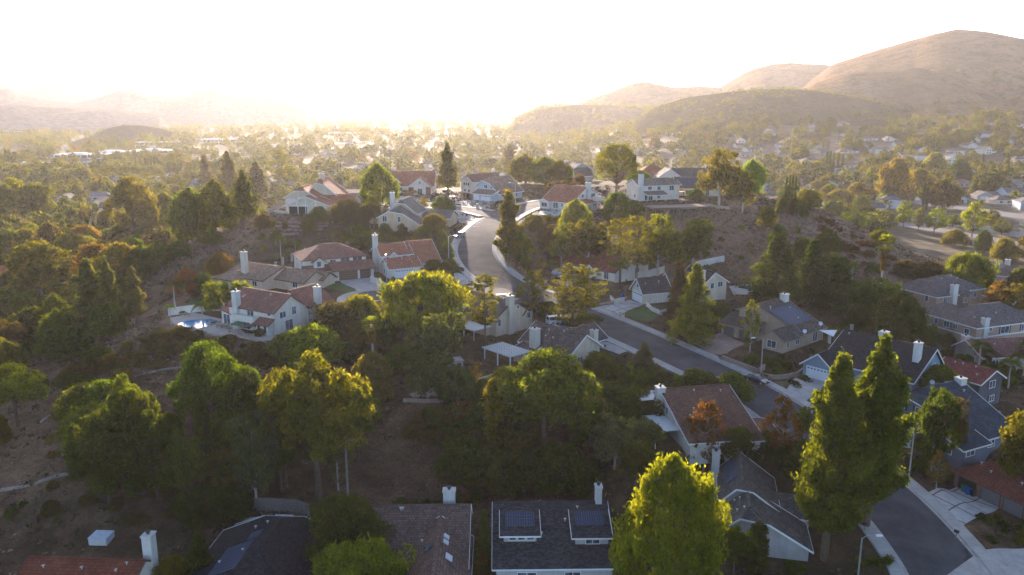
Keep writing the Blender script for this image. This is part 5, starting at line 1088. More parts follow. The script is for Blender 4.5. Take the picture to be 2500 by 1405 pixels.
# ---------------------------------------------------------------- the trees the photo shows one by one: kind, base u, base v, top v, width
T('tallpine', 2012, 1372, 872, 208, OG, 'tall dark conical pine with sunlit left edge, left of the two giants by the street')
T('tallpine', 2112, 1290, 838, 206, MG, 'tallest dark conical pine, right of the two giants, nearest the lower street')
T('round', 1632, 1475, 1090, 240, YG, 'big bright yellow-green rounded tree in front of the grey-tiled house')
T('pine', 2492, 1240, 1000, 160, OG, 'golden-tipped pine cut by the right edge above the red garage roof')
T('pine', 1330, 1135, 862, 240, MG, 'broad dark pine with lit right tips below the lattice pergola house')
T('pine', 780, 1215, 862, 250, OG, 'big sunlit double-trunked pine in the middle of the dark slope')
T('pine', 700, 1190, 900, 130, OG, 'slim pine merging with the left side of the big sunlit pine')
T('pine', 528, 1130, 840, 165, MG, 'pine with a bright domed top left of the big sunlit pine')
T('pine', 335, 1180, 912, 120, MG, 'pine with a lit pointed top above the drain path')
T('pine', 270, 1235, 1000, 150, DG, 'dark bushy pine below the lit pointed pine')
T('pine', 385, 1215, 1000, 110, DG, 'dark green pine right of the dark bushy pine')
T('pine', 468, 1262, 1042, 110, MG, 'small dark pine standing low on the shaded slope')
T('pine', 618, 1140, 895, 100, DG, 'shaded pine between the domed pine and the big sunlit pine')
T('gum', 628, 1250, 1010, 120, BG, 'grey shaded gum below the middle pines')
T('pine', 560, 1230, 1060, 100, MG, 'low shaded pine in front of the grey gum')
T('fanpalm', 912, 925, 775, 66, LG, 'fan palm with a sunlit head and brown skirt on the dark slope')
T('oak', 762, 895, 790, 160, LG, 'yellow-green domed tree in front of the cream pool house')
T('oak', 700, 880, 815, 90, MG, 'small domed tree at the left foot of the yellow-green domed tree')
T('pepper', 1032, 805, 672, 200, YG, 'bright weeping pepper tree beside the end of the court')
T('pepper', 878, 790, 728, 105, YG, 'small bright pepper tree between court wall and timbered house')
T('oak', 820, 812, 735, 110, BR, 'dark bronze bush tree left of the small bright pepper tree')
T('oak', 935, 830, 790, 80, DG, 'dark round bush below the court wall')
T('gum', 1072, 930, 765, 150, BG, 'grey-green gum with lit tips beside the white patio roof')
T('gum', 1045, 975, 870, 130, BG, 'grey-green gum with a pale forked trunk beside the spa terrace')
T('oak', 985, 900, 840, 90, MG, 'green shrub tree behind the pale forked gum')
T('oak', 912, 985, 855, 110, GG, 'olive bushy tree behind the fan palm trunk')
T('oak', 890, 1010, 930, 90, MG, 'dark bush at the foot of the olive bushy tree')
T('sparse', 1185, 842, 672, 84, OG, 'thin see-through pine in front of the beige chimney house')
T('sparse', 1303, 792, 657, 80, OG, 'thin see-through pine right of the beige chimney house')
T('sparse', 1398, 812, 645, 105, OG, 'dense-topped sparse pine, tallest of the roadside group by the parked van')
T('sparse', 1430, 792, 655, 95, OG, 'sparse pine leaning over the road right of the parked van')
T('sparse', 1375, 815, 720, 70, GG, 'small thin tree in front of the white van')
T('oak', 1425, 800, 765, 85, DG, 'dark bush at the foot of the leaning roadside pine')
T('oak', 1340, 770, 735, 50, DG, 'dark shrub beside the road above the beige house')
T('oak', 1100, 735, 680, 60, BR, 'reddish-brown bush right of the bright weeping pepper tree')
T('oak', 1132, 745, 700, 52, BR, 'small reddish-brown bush beside the pavement corner')
T('oak', 1460, 935, 858, 96, MG, 'dark feathery bamboo clump right of the pergola house')
T('oak', 1400, 960, 900, 80, DG, 'shaded bush left of the bamboo clump')
T('cedar', 1572, 912, 835, 68, (.085, .075, .078), 'grey-mauve spruce on the dry bank by the road')
T('oak', 1787, 978, 905, 90, MG, 'round clipped olive-green tree beside the road and the dark car')
T('oak', 1700, 960, 897, 90, MG, 'round dark green tree, left of the two by the road')
T('oak', 1620, 965, 905, 70, DG, 'dark shrub tree below the grey-mauve spruce')
T('street', 1655, 980, 905, 50, LG, 'thin light green young tree above the brown tile house')
T('birch', 1716, 1172, 985, 118, RU, 'rust-red birch in front of the brown tile roof')
T('birch', 1903, 1150, 985, 88, RU, 'rust-red birch between the brown tile house and the giant pine')
T('oak', 1795, 1172, 1040, 105, DG, 'dark green tree right of the rust-red birch')
T('oak', 1962, 1160, 1070, 70, DG, 'dark bush between the rust-red birch and the left giant pine')
T('oak', 1872, 1130, 1085, 56, DG, 'dark green bush beside the brown tile house')
T('gum', 1962, 1080, 990, 60, MG, 'green tree behind the left giant pine')
T('gum', 1500, 1150, 1018, 120, (.085, .095, .085), 'pale blue-grey gum below the balcony house')
T('gum', 1578, 1110, 1022, 95, (.085, .092, .080), 'smaller blue-grey gum beside the white covered patio')
T('pine', 1552, 1200, 1075, 90, MG, 'green conifer between the blue-grey gums and the bright rounded tree')
T('gum', 1440, 1090, 935, 80, GG, 'thin olive gum right of the broad dark pine')
T('cypress', 1208, 1120, 922, 60, YG, 'narrow yellow-tipped conifer left of the broad dark pine')
T('pepper', 1115, 985, 895, 100, BG, 'grey weeping tree over the spa terrace')
T('birch', 1160, 960, 880, 34, GO, 'bare golden weeping tree on the spa terrace')
T('oak', 1170, 1090, 980, 110, DG, 'shaded dark tree below the spa terrace')
T('oak', 1225, 1195, 1080, 150, DG, 'dark tree in the ravine under the broad dark pine')
T('oak', 1110, 1080, 985, 110, DG, 'dark shrubby tree at the top of the bare ravine slope')
T('oak', 1130, 1190, 1060, 120, DG, 'dark ravine tree right of the bare slope')
T('oak', 1370, 1200, 1080, 170, DG, 'dark spreading tree behind the slate-roofed house')
T('oak', 1045, 1080, 1000, 100, BR, 'dull brown-green bush on the bare ravine slope')
T('oak', 845, 1400, 1190, 175, DG, 'dark oak between the charcoal roof and brown tile roof')
T('pepper', 870, 1500, 1325, 250, LG, 'lit green tree at the bottom edge in front of the brown tile roof')
T('cedar', 495, 1440, 1290, 100, DG, 'dark conifer between the red roof and charcoal roof')
T('oak', 425, 1450, 1350, 80, (.10, .08, .02), 'yellow-brown bush at the bottom edge beside the slim white chimney')
T('oak', 575, 1270, 1195, 90, DG, 'dark tree at the corner of the block-walled yard')
T('cedar', 1183, 1400, 1230, 55, DG, 'narrow dark green conifer between the two bottom tile roofs')
T('street', 1178, 1440, 1330, 50, BR, 'small brown shrub between the two bottom houses')
T('cypress', 1845, 1400, 1265, 62, DG, 'dark upright cypress in front of the pale stucco end wall')
T('pine', 1790, 1410, 1280, 90, MG, 'small feathery pine beside the dark upright cypress')
T('pine', 1940, 1420, 1370, 60, MG, 'low green shrub under the pale stucco end wall')
T('gum', 2270, 1170, 950, 105, DG, 'dark green tree in front of the slate-blue house')
T('gum', 2318, 1140, 975, 60, BR, 'thin dark tree right of the dark green tree by the slate-blue house')
T('birch', 2285, 1195, 1100, 50, (.10, .07, .05), 'bare white-stemmed sapling by the lamp post')
T('round', 2292, 985, 890, 110, OG, 'olive domed tree beside the black-roofed house')
# middle right
T('cedar', 1692, 838, 640, 118, LG, 'bright-fronted dense cedar beside the white timbered garage house')
T('cedar', 1655, 790, 635, 80, BR, 'brownish conifer behind the bright-fronted cedar')
T('oak', 1752, 800, 735, 70, DG, 'dark bush right of the bright-fronted cedar')
T('birch', 1830, 865, 735, 52, OG, 'slender birch in front of the brown two-storey house')
T('cedar', 1890, 745, 570, 150, DG, 'big dark cedar behind the blue solar roof, left of the dark grove')
T('cedar', 1978, 745, 585, 130, DG, 'dark cedar in the middle of the dark grove')
T('cedar', 2045, 765, 625, 120, DG, 'dark conifer at the right of the dark grove')
T('gum', 2092, 795, 700, 100, DG, 'dark rounded tree below the conifer grove')
T('gum', 2150, 800, 680, 110, MG, 'green rounded tree in front of the two tan hipped houses')
T('round', 2188, 865, 710, 125, DG, 'large dark round tree beside the brown lane')
T('oak', 2240, 850, 790, 90, DG, 'dark bush on the bank of the brown lane')
T('fanpalm', 2143, 775, 576, 52, LG, 'tall fan palm with a sunlit head above the dark grove')
T('fanpalm', 2072, 760, 640, 40, MG, 'short shaded fan palm in the dark grove', skirt=False)
T('pepper', 2357, 720, 622, 122, LG, 'bright green domed pepper tree between the tan houses')
T('street', 2428, 765, 680, 60, OR, 'orange-brown young tree beside the bright domed pepper tree')
T('street', 2475, 770, 690, 75, GO, 'yellowish young tree at the right edge below the solar hip roof')
T('oak', 2490, 720, 650, 50, MG, 'green tree cut by the right edge beside the solar hip roof')
T('oak', 2268, 690, 640, 90, BR, 'brown-green bush on the dry slope above the tan houses')
T('oak', 2210, 680, 635, 60, BR, 'brown bush on the dry slope right of the tall fan palm')
T('sparse', 1513, 702, 535, 88, GO, 'golden-topped gum with a bare dark trunk, left of the pair by the white fence')
T('sparse', 1553, 690, 530, 84, GO, 'golden-topped gum, right of the pair by the white fence')
T('gum', 1605, 680, 530, 110, OG, 'olive gum with hanging foliage over the white house')
T('gum', 1690, 668, 540, 110, MG, 'hazy green gum beyond the white fence')
T('round', 1405, 600, 488, 74, YG, 'bright yellow-green tree beside the turquoise pool')
T('gum', 1435, 665, 540, 110, OG, 'olive gum on the slope below the turquoise pool')
T('gum', 1370, 655, 550, 60, OG, 'thin olive gum on the bank above the road')
T('tallpine', 1243, 652, 478, 86, OG, 'tall backlit pine on the inside of the road bend')
T('oak', 1262, 640, 560, 60, DG, 'dark tree at the foot of the tall backlit pine')
T('fanpalm', 1238, 560, 465, 40, GO, 'fan palm whose brown head tops the tall backlit pine')
T('umbrella', 1505, 480, 356, 112, OG, 'umbrella-shaped stone pine above the red-roofed pool house')
T('oak', 1560, 470, 415, 70, LG, 'bright green tree right of the umbrella pine')
T('oak', 1505, 540, 468, 70, MG, 'dark green bush tree at the foot of the umbrella pine')
T('oak', 1545, 530, 490, 60, MG, 'dark green bush in front of the deck house chimney')
T('gum', 1755, 502, 372, 108, OG, 'spreading olive gum at the right end of the hilltop')
T('gum', 1812, 520, 420, 66, OG, 'thin-trunked gum at the brow of the dry slope')
T('round', 1832, 478, 392, 66, (.095, .14, .02), 'vivid green round tree right of the hilltop gums')
T('oak', 1700, 490, 460, 40, MG, 'small green tree at the end of the timber deck')
T('tallpine', 1093, 478, 357, 58, OG, 'tall dense backlit column of foliage at the road junction')
T('tallpine', 1243, 440, 358, 52, OG, 'tall slim backlit tree behind the blue house')
T('round', 1283, 448, 380, 80, OG, 'large green tree, left of the dense row behind the blue house')
T('round', 1330, 452, 384, 84, LG, 'large light green tree in the middle of the dense row behind the blue house')
T('round', 1366, 458, 392, 62, OG, 'olive round tree at the right of the dense row behind the blue house')
T('oak', 1370, 482, 440, 90, BR, 'brown bush below the dense row, left of the umbrella pine')
T('oak', 1415, 455, 425, 34, OR, 'small pink-orange tree in front of the V-gabled house')
T('street', 1390, 455, 400, 22, LG, 'slim bright tree at the corner of the V-gabled house')
T('round', 925, 508, 402, 92, LG, 'bright green tree right of the terraced red-roofed house')
T('oak', 880, 480, 428, 60, GO, 'golden small tree beside the bright green hilltop tree')
T('queenpalm', 990, 515, 462, 34, GO, 'pale palm in the street behind the beige hill house, leftmost')
T('queenpalm', 1012, 512, 462, 30, GO, 'pale palm in the street behind the beige hill house, rightmost')
T('street', 1034, 512, 480, 26, GO, 'small pale golden tree beside the parked white car')
T('oak', 1082, 535, 478, 56, MG, 'round green bush at the side street corner')
T('oak', 1060, 570, 520, 64, OG, 'olive bush right of the beige hill house')
T('oak', 1035, 588, 550, 50, OG, 'olive shrub below the garage of the beige hill house')
T('oak', 1078, 610, 560, 30, MG, 'tall shrub on the bank beside the parked grey car')
T('oak', 1090, 640, 590, 36, MG, 'shrub screen left of the road bend')
T('oak', 1060, 668, 632, 50, MG, 'round bush in front of the red-tiled court house')
T('oak', 1098, 665, 630, 44, MG, 'bush beside the lamp at the road bend')
T('shrub', 1105, 662, 645, 26, BR, 'low round shrub on the corner lawn, left one')
T('shrub', 1124, 665, 652, 18, BR, 'low round shrub on the corner lawn, right one')
T('oak', 850, 545, 485, 80, BR, 'brown-leaved bush on the bank between the hilltop houses')
T('oak', 905, 560, 500, 70, BR, 'brownish tree above the hedged bank')
T('oak', 880, 610, 562, 90, OG, 'shaded bush under the bank of the beige hill house')
T('oak', 945, 600, 572, 100, OG, 'wide shaded bush below the beige hill house')
T('oak', 1010, 608, 575, 70, OG, 'shaded bush behind the red-tiled court house')
T('queenpalm', 848, 612, 553, 36, MG, 'slim palm, left of the pair behind the hip-roofed house')
T('queenpalm', 860, 615, 548, 36, MG, 'slim palm, right of the pair behind the hip-roofed house')
T('queenpalm', 688, 650, 572, 38, MG, 'tall palm with a banded trunk above the tan house')
T('queenpalm', 722, 630, 588, 34, MG, 'short palm right of the tall banded palm')
T('sparse', 683, 470, 368, 50, OG, 'tall open pine alone on the skyline left of the terraced house')
T('cedar', 632, 515, 398, 80, BR, 'dark bronze conifer left of the tall open pine')
T('tallpine', 563, 500, 378, 62, OG, 'backlit pointed pine left of the dark bronze conifer')
T('tallpine', 600, 555, 425, 80, OG, 'backlit pine in front of the dark bronze conifer')
T('round', 528, 570, 440, 92, OG, 'rounded olive tree at the edge of the dry ridge')
T('round', 470, 590, 462, 92, MG, 'dense rounded tree, middle of the grove left of the ridge')
T('round', 408, 600, 470, 90, OG, 'dense rounded tree, left of the grove by the ridge')
T('pine', 335, 625, 440, 110, OG, 'tall backlit pine at the left of the ridge grove')
T('tallpine', 505, 470, 384, 46, OG, 'slim pointed conifer behind the ridge grove')
T('oak', 440, 628, 585, 60, MG, 'dark bush on the ridge below the grove')
T('oak', 520, 600, 560, 50, MG, 'bush where the ridge meets the grove')
T('street', 420, 640, 600, 30, MG, 'small green sapling on the bare ridge slope')
T('fanpalm', 471, 592, 530, 28, LG, 'small bright fan palm on the ridge', skirt=False)
T('queenpalm', 662, 512, 466, 46, LG, 'bushy feather palm beside the white terrace rail')
T('queenpalm', 614, 525, 472, 30, GO, 'pale palm left of the bushy feather palm')
T('round', 540, 680, 614, 72, OR, 'orange-gold round tree behind the tan house')
T('round', 462, 722, 654, 70, (.12, .05, .028), 'red-brown round tree left of the orange-gold one')
T('oak', 500, 715, 665, 50, DG, 'dark green bush between the two autumn trees')
T('hedge', 560, 756, 684, 118, LG, 'tall lit-topped bamboo hedge behind the pool garden', yaw=R(25))
T('queenpalm', 430, 765, 680, 64, GG, 'tall feather palm left of the pool garden')
T('queenpalm', 418, 800, 738, 36, LG, 'small bright palm at the left of the blue pool')
T('queenpalm', 497, 800, 735, 58, LG, 'feather palm standing over the blue pool')
T('queenpalm', 450, 795, 755, 30, GO, 'low yellowish palm beside the blue pool')
T('oak', 640, 820, 800, 40, BR, 'dark potted-looking shrub at the patio edge of the pool house')
T('tallpine', 232, 830, 638, 112, GG, 'pale silvery tree, largest of three on the left slope')
T('tallpine', 275, 815, 635, 60, GG, 'pointed silvery tree, middle of three on the left slope')
T('tallpine', 335, 795, 657, 62, GG, 'pointed silvery tree, rightmost of three on the left slope')
T('pine', 105, 765, 592, 150, OG, 'big spreading pine beside the orange tile roof')
T('pine', 45, 1045, 893, 140, YG, 'yellow-green tree at the left edge of the dark gully')
T('oak', 5, 920, 815, 60, YG, 'bright yellow-green tree cut by the left edge')
T('oak', 5, 1090, 1010, 50, OG, 'small olive tree at the left edge below the gully')
T('oak', 45, 880, 830, 90, DG, 'dark green bush right of the tree cut by the left edge')
for i, (u, vb, vt, w, c) in enumerate(((70, 720, 640, 90, DG), (20, 800, 700, 110, MG), (90, 850, 745, 130, DG), (180, 850, 760, 110, DG), (160, 760, 690, 90, DG), (240, 900, 840, 80, DG), (20, 640, 560, 110, OG), (80, 630, 555, 110, OG), (130, 640, 540, 70, BR), (180, 680, 565, 90, OG), (240, 700, 590, 100, OR), (300, 700, 590, 110, GO), (350, 680, 600, 80, MG), (280, 740, 660, 70, DG), (390, 660, 590, 70, MG))):
    T('oak' if i % 3 else 'round', u, vb, vt, w, c, None, 'thicket trees left of the ridge')
T('pine', 40, 560, 440, 110, YG, 'largest backlit pine at the left edge of the valley')
T('pine', 95, 555, 450, 90, OG, 'backlit pine right of the largest valley pine')
for i, (u, vb, vt, w) in enumerate(((188, 575, 512, 16), (204, 590, 520, 18), (218, 592, 530, 16))):
    T('cypress', u, vb, vt, w, DG, ('tallest', 'middle', 'rightmost')[i] + ' dark cypress of the close trio in the left valley', 'cypress trio in the left valley')
T('fanpalm', 212, 590, 505, 26, GO, 'fan palm with an orange skirt behind the cypress trio')
for i, (u, w) in enumerate(((372, 7), (380, 8), (388, 8), (412, 6), (430, 7), (437, 7), (444, 7), (825, 6), (833, 6), (530, 5))):
    T('cypress', u, 430 if i < 7 else 440, 388 if i < 3 else 398, w, DG, None, 'far cypresses in the left valley')
for i, (u, vb, vt) in enumerate(((1918, 492, 432), (1925, 492, 428), (1932, 493, 430), (1940, 493, 432), (1947, 492, 434), (2252, 512, 448), (2261, 513, 444), (2016, 425, 372), (2024, 425, 370), (2032, 425, 372), (2044, 425, 376), (2055, 425, 378), (2458, 418, 374), (2396, 420, 376), (1302, 395, 368), (1312, 395, 370))):
    T('cypress', u, vb, vt, 8, DG, None, 'far cypresses in the right valley' if u > 1400 else 'cypresses in the glare')
for i, (u, vb, vt, w, c) in enumerate(((2206, 555, 490, 46, LG), (2242, 565, 505, 30, LG), (2280, 570, 508, 56, LG), (2372, 580, 485, 64, YG), (2325, 555, 522, 44, MG), (2420, 560, 510, 40, OG), (2445, 575, 535, 46, MG))):
    T('street', u, vb, vt, w, c, None, 'street trees by the white wall')
for i, (u, vb, vt, w, c) in enumerate(((2050, 512, 462, 80, GO), (1975, 512, 462, 60, OG), (2110, 548, 500, 70, DG), (2160, 560, 512, 50, OG), (2090, 500, 445, 60, GO), (2180, 500, 385, 70, GO), (2240, 475, 412, 66, GO), (2280, 430, 372, 48, LG), (2340, 445, 390, 60, DG), (2410, 470, 420, 80, DG), (2300, 510, 440, 80, BR), (2400, 620, 560, 40, DG), (2330, 600, 560, 60, OG), (2450, 640, 580, 60, OG), (2150, 600, 560, 50, OG), (1870, 560, 500, 40, OG), (2020, 620, 560, 60, MG), (1960, 640, 580, 60, MG), (1900, 600, 550, 40, MG))):
    T('oak' if i % 2 else 'round', u, vb, vt, w, c, None, 'trees round the right ridge')
# shrubs on the slopes
rs = random.Random(3)
def scatter(n, poly, kind, cols, w0, w1, label, group, hs=.62, parts=True):
    k = 0; us = [p[0] for p in poly]; vs = [p[1] for p in poly]; tries = 0
    while k < n and tries < n * 30:
        tries += 1; u, v = rs.uniform(min(us), max(us)), rs.uniform(min(vs), max(vs)); c = False; j = len(poly) - 1
        for i in range(len(poly)):
            if (poly[i][1] > v) != (poly[j][1] > v) and u < (poly[j][0] - poly[i][0]) * (v - poly[i][1]) / (poly[j][1] - poly[i][1]) + poly[i][0]: c = not c
            j = i
        if not c: continue
        p = hit(u, v); w = rs.uniform(w0, w1); plant(kind, p - Vector((0, 0, .2)), w * hs * rs.uniform(.8, 1.3), w, rs.choice(cols), None, group, parts=parts); k += 1
scatter(100, [(300, 850), (420, 795), (560, 830), (690, 860), (680, 900), (560, 900), (300, 900)], 'shrub', [(.050, .048, .026), (.058, .050, .030)], 2.0, 3.8, 'grey-green shrub in the bank under the blue pool terrace', 'shrubs under the pool terrace', .45)
scatter(30, [(0, 1180), (500, 1120), (700, 1240), (560, 1290), (0, 1300)], 'shrub', [DG, BR], 1.2, 3.0, 'small dark shrub on the shaded bottom-left slope', 'shrubs on the bottom-left slope')
scatter(24, [(620, 540), (880, 540), (880, 610), (700, 640), (600, 610)], 'shrub', [MG, OG], 1.6, 3.4, 'green shrub on the terraced bank', 'shrubs on the terraced bank')
scatter(40, [(2010, 530), (2300, 690), (2240, 700), (2080, 640), (1960, 560)], 'shrub', [(.085, .040, .026), (.060, .034, .022)], 2.2, 4.5, 'low rust-brown shrub on the sunlit dry ridge', 'rust-brown shrubs on the dry ridge', .4)
scatter(34, [(1280, 520), (1500, 545), (1380, 640), (1330, 690), (1260, 640)], 'shrub', [OG, BR, MG], 1.8, 4.0, 'shrub on the bank above the road bend', 'shrubs above the road bend')
scatter(20, [(1600, 540), (1950, 560), (1980, 700), (1780, 690), (1650, 640)], 'shrub', [MG, BR], 1.4, 3.2, 'shrub on the dry slope below the timber deck', 'shrubs below the deck')
scatter(20, [(1780, 880), (1940, 880), (1980, 960), (1880, 930)], 'shrub', [DG, MG], 1.6, 3.0, 'dark shrub on the bank above the parked sedan', 'shrubs above the parked sedan')
scatter(26, [(1400, 950), (1600, 940), (1700, 990), (1560, 1040), (1420, 1040)], 'oak', [DG, MG, BR], 4.0, 6.5, 'dark bush in the shaded gully above the balcony house', 'gully bushes', .7)
scatter(18, [(850, 860), (960, 840), (1000, 960), (880, 1000)], 'shrub', [DG, BR], 2.0, 4.0, 'dark shrub on the slope round the fan palm', 'shrubs round the fan palm')
scatter(22, [(2230, 790), (2480, 900), (2480, 960), (2330, 900)], 'shrub', [MG, DG], 2.4, 4.0, 'green bush on the bank between the brown lane and the tan houses', 'bushes along the brown lane', .8)
scatter(9, [(2370, 880), (2500, 890), (2500, 960), (2400, 960)], 'queenpalm', [MG, LG], 5, 6, 'feather palm in the clump behind the small red-roofed house', 'palm clump behind the small red roof', 1.1)
scatter(16, [(1740, 1080), (1960, 1060), (1960, 1180), (1800, 1170)], 'shrub', [DG], 2.4, 4.4, 'black-green bush in the shaded yard between two houses', 'bushes in the shaded yard', .8)
scatter(16, [(950, 1240), (1180, 1200), (1200, 1240), (1000, 1250)], 'shrub', [DG], 1.6, 3.0, 'dark shrub behind the bottom tile roofs', 'shrubs behind the bottom roofs')
scatter(18, [(100, 1020), (420, 960), (420, 1060), (120, 1120)], 'shrub', [BR, (.09, .07, .04)], 1.2, 2.6, 'dry brown shrub along the drain path', 'dry shrubs along the drain path')
scatter(14, [(2180, 1080), (2330, 1100), (2300, 1180), (2230, 1180)], 'shrub', [DG, MG], 1.6, 3.0, 'dark garden shrub by the right-hand lamp post', 'garden shrubs by the lamp post')
scatter(10, [(2380, 1250), (2500, 1280), (2500, 1340), (2420, 1330)], 'shrub', [DG, OG], 1.0, 2.0, 'low garden shrub at the lower right', 'garden shrubs at the lower right')

# denser growth where the photo shows it closed
def grove(n, poly, kinds, cols, h0, h1, group, k_=.62):
    k = tries = 0; us = [q[0] for q in poly]; vs = [q[1] for q in poly]; got = []
    while k < n and tries < n * 60:
        tries += 1; u, v = rs.uniform(min(us), max(us)), rs.uniform(min(vs), max(vs)); c = False; j = len(poly) - 1
        for i in range(len(poly)):
            if (poly[i][1] > v) != (poly[j][1] > v) and u < (poly[j][0] - poly[i][0]) * (v - poly[i][1]) / (poly[j][1] - poly[i][1]) + poly[i][0]: c = not c
            j = i
        if not c: continue
        p = hit(u, v)
        if any((p.x - q.x) ** 2 + (p.y - q.y) ** 2 < (h0 * .28) ** 2 for q in got): continue
        got.append(p); h = rs.uniform(h0, h1); kd = rs.choice(kinds); plant(kd, p - Vector((0, 0, .2)), h, h * k_ * rs.uniform(.85, 1.2) * (.8 if kd in ('tallpine', 'sparse') else 1.35 if kd == 'oak' else 1), rs.choice(cols), None, group); k += 1
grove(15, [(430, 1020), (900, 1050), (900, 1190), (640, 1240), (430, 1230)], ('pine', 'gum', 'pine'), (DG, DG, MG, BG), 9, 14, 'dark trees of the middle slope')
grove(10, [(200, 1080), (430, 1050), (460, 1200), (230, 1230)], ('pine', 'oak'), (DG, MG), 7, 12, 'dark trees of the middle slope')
grove(30, [(0, 640), (330, 620), (330, 720), (240, 800), (130, 930), (0, 960)], ('round', 'pine', 'oak', 'gum'), (DG, MG, OG, DG, BR), 8, 13, 'thicket trees left of the ridge', .75)
grove(22, [(290, 600), (430, 560), (620, 490), (640, 520), (440, 600), (330, 660)], ('round', 'pine', 'tallpine', 'round'), (MG, OG, OG, DG), 11, 17, 'grove left of the ridge')
grove(18, [(1040, 1000), (1500, 1010), (1500, 1200), (1080, 1220)], ('oak', 'oak', 'gum'), (DG, DG, BR, MG), 6, 9.5, 'ravine trees')
grove(16, [(1860, 620), (2120, 640), (2180, 760), (2100, 830), (1900, 740)], ('cedar', 'gum', 'pine', 'oak'), (DG, DG, MG), 5, 8, 'trees of the dark grove')
grove(14, [(100, 760), (330, 760), (290, 850), (130, 930)], ('oak', 'round', 'pine'), (DG, DG, MG), 6, 9, 'thicket trees left of the ridge', .8)
grove(10, [(100, 950), (260, 900), (330, 950), (200, 990)], ('oak',), (DG, BR), 2.5, 4, 'bushes of the dark gully', .8)
grove(8, [(1280, 555), (1470, 550), (1460, 600), (1320, 620)], ('gum', 'sparse', 'oak'), (OG, MG, BR), 5, 9, 'trees above the road bend')
grove(10, [(800, 540), (1040, 590), (1040, 625), (850, 600), (620, 600), (640, 560)], ('oak', 'oak', 'gum'), (BR, OG, MG), 3.5, 6, 'bushes on the bank behind the court houses')
grove(10, [(830, 800), (1000, 800), (1040, 900), (860, 900)], ('oak',), (DG, BR, MG), 4, 6, 'bushes below the court wall')
grove(9, [(1480, 960), (1640, 1000), (1600, 1080), (1480, 1060)], ('gum', 'oak'), (DG, BG), 5, 8, 'gully bushes')
grove(5, [(1880, 500), (1980, 515), (1990, 545), (1900, 545)], ('oak', 'gum'), (OG, BR, MG), 4, 7, 'trees round the right ridge')
grove(8, [(560, 1290), (470, 1300), (440, 1260), (560, 1240)], ('oak',), (DG,), 4, 6, 'bushes behind the charcoal roof')
# ---------------------------------------------------------------- the valley: houses, offices, streets and woods
rv = random.Random(21)
def seen(u0, u1, r0, r1):
    "random ground point in a slice of the view"
    u = rv.uniform(u0, u1); r = math.sqrt(rv.uniform(r0 * r0, r1 * r1)); a = (u - 1250) / F
    y = r / math.hypot(1, a * .98); return Vector((a * .985 * y, y, 0))
def gp(x, y): return Vector((x, y, gz(x, y)))
# simple houses, four kinds, copied with their parts
def small_house(i, wall, roof, kind):
    root = empty('house', (0, -500, 0), 0, None, 'house'); b = dict(wall=wall, roof=roof, trim=WHITE)
    blocks = {0: [(0, 0, 16, 10, 'x', 2.9, 2.9, 5.2, .5, 0, 0), (10, -4, 17, 2, 'y', 2.8, 2.8, 4.8, .5, 0, 0)], 1: [(0, 0, 14, 10, 'x', 5.4, 5.4, 7.9, .5, 1, 1), (-5, 0, 1, 8, 'x', 2.9, 2.9, 4.6, .5, 1, 0)],
              2: [(0, 0, 18, 11, 'x', 2.9, 2.9, 5.4, .5, 1, 1)], 3: [(0, 0, 9, 12, 'y', 5.2, 5.2, 8, .5, 0, 0), (8, 2, 17, 10, 'x', 2.9, 2.9, 5, .5, 0, .5)]}[kind]
    wall_, tr = MB(), MB(); mb = MB()
    for q in blocks: make_roof(q, mb, tr, wall_)
    mb.build('roof', rooft(roof, 'tile'), root); wall_.build('wall', stucco(wall), root); tr.build('fascia', WHITE, root)
    for x in (2, 5.5) if kind != 2 else (3, 8, 13): w = MB(); w.box(x, -.06, .9, x + 1.8, .02, 2.2); w.build('window', GLASS, root)
    if kind in (1, 3):
        for x in (2, 5.6): w = MB(); w.box(x, -.06, 3.4, x + 1.6, .02, 4.6); w.build('window', GLASS, root)
    g = MB(); gx, gy = (11.2, -4) if kind == 0 else (-4.4, 0) if kind == 1 else (14, 0) if kind == 2 else (10, 2)
    g.box(gx, gy - .07, 0, gx + (4.6 if kind != 2 else 3), gy + .02, 2.2); g.build('garage_door', plain('white_door', (.66, .66, .66), .5), root); return root
SMALL = []
for i, (wl, rf_) in enumerate(((WH, (.17, .16, .16)), (WH, T_BRN), (CREAM, (.26, .19, .15)), ((.55, .48, .42), (.13, .12, .125)), (WH, (.24, .12, .08)), ((.48, .50, .54), (.15, .15, .17)), (CREAM, T_GRY), (WH, (.30, .25, .21)))):
    SMALL.append(small_house(i, wl, rf_, i % 4))
def copy_house(src, p, rz, label, group):
    r = src.copy(); COL.objects.link(r); r.location = p; r.rotation_euler = (0, 0, rz); r['label'] = label; r['group'] = group
    for ch in src.children:
        c = ch.copy(); COL.objects.link(c); c.parent = r
    return r
TAKEN = []
def open_view(p):
    u, v = proj(p); return 2160 < u < 2520 and 500 < v < 640
def free(p, r, extra=0):
    for q, s in TAKEN:
        if (q.x - p.x) ** 2 + (q.y - p.y) ** 2 < (r + s) ** 2: return False
    return True
for h in HS:
    c = U(*h['C']); TAKEN.append((c, 16))
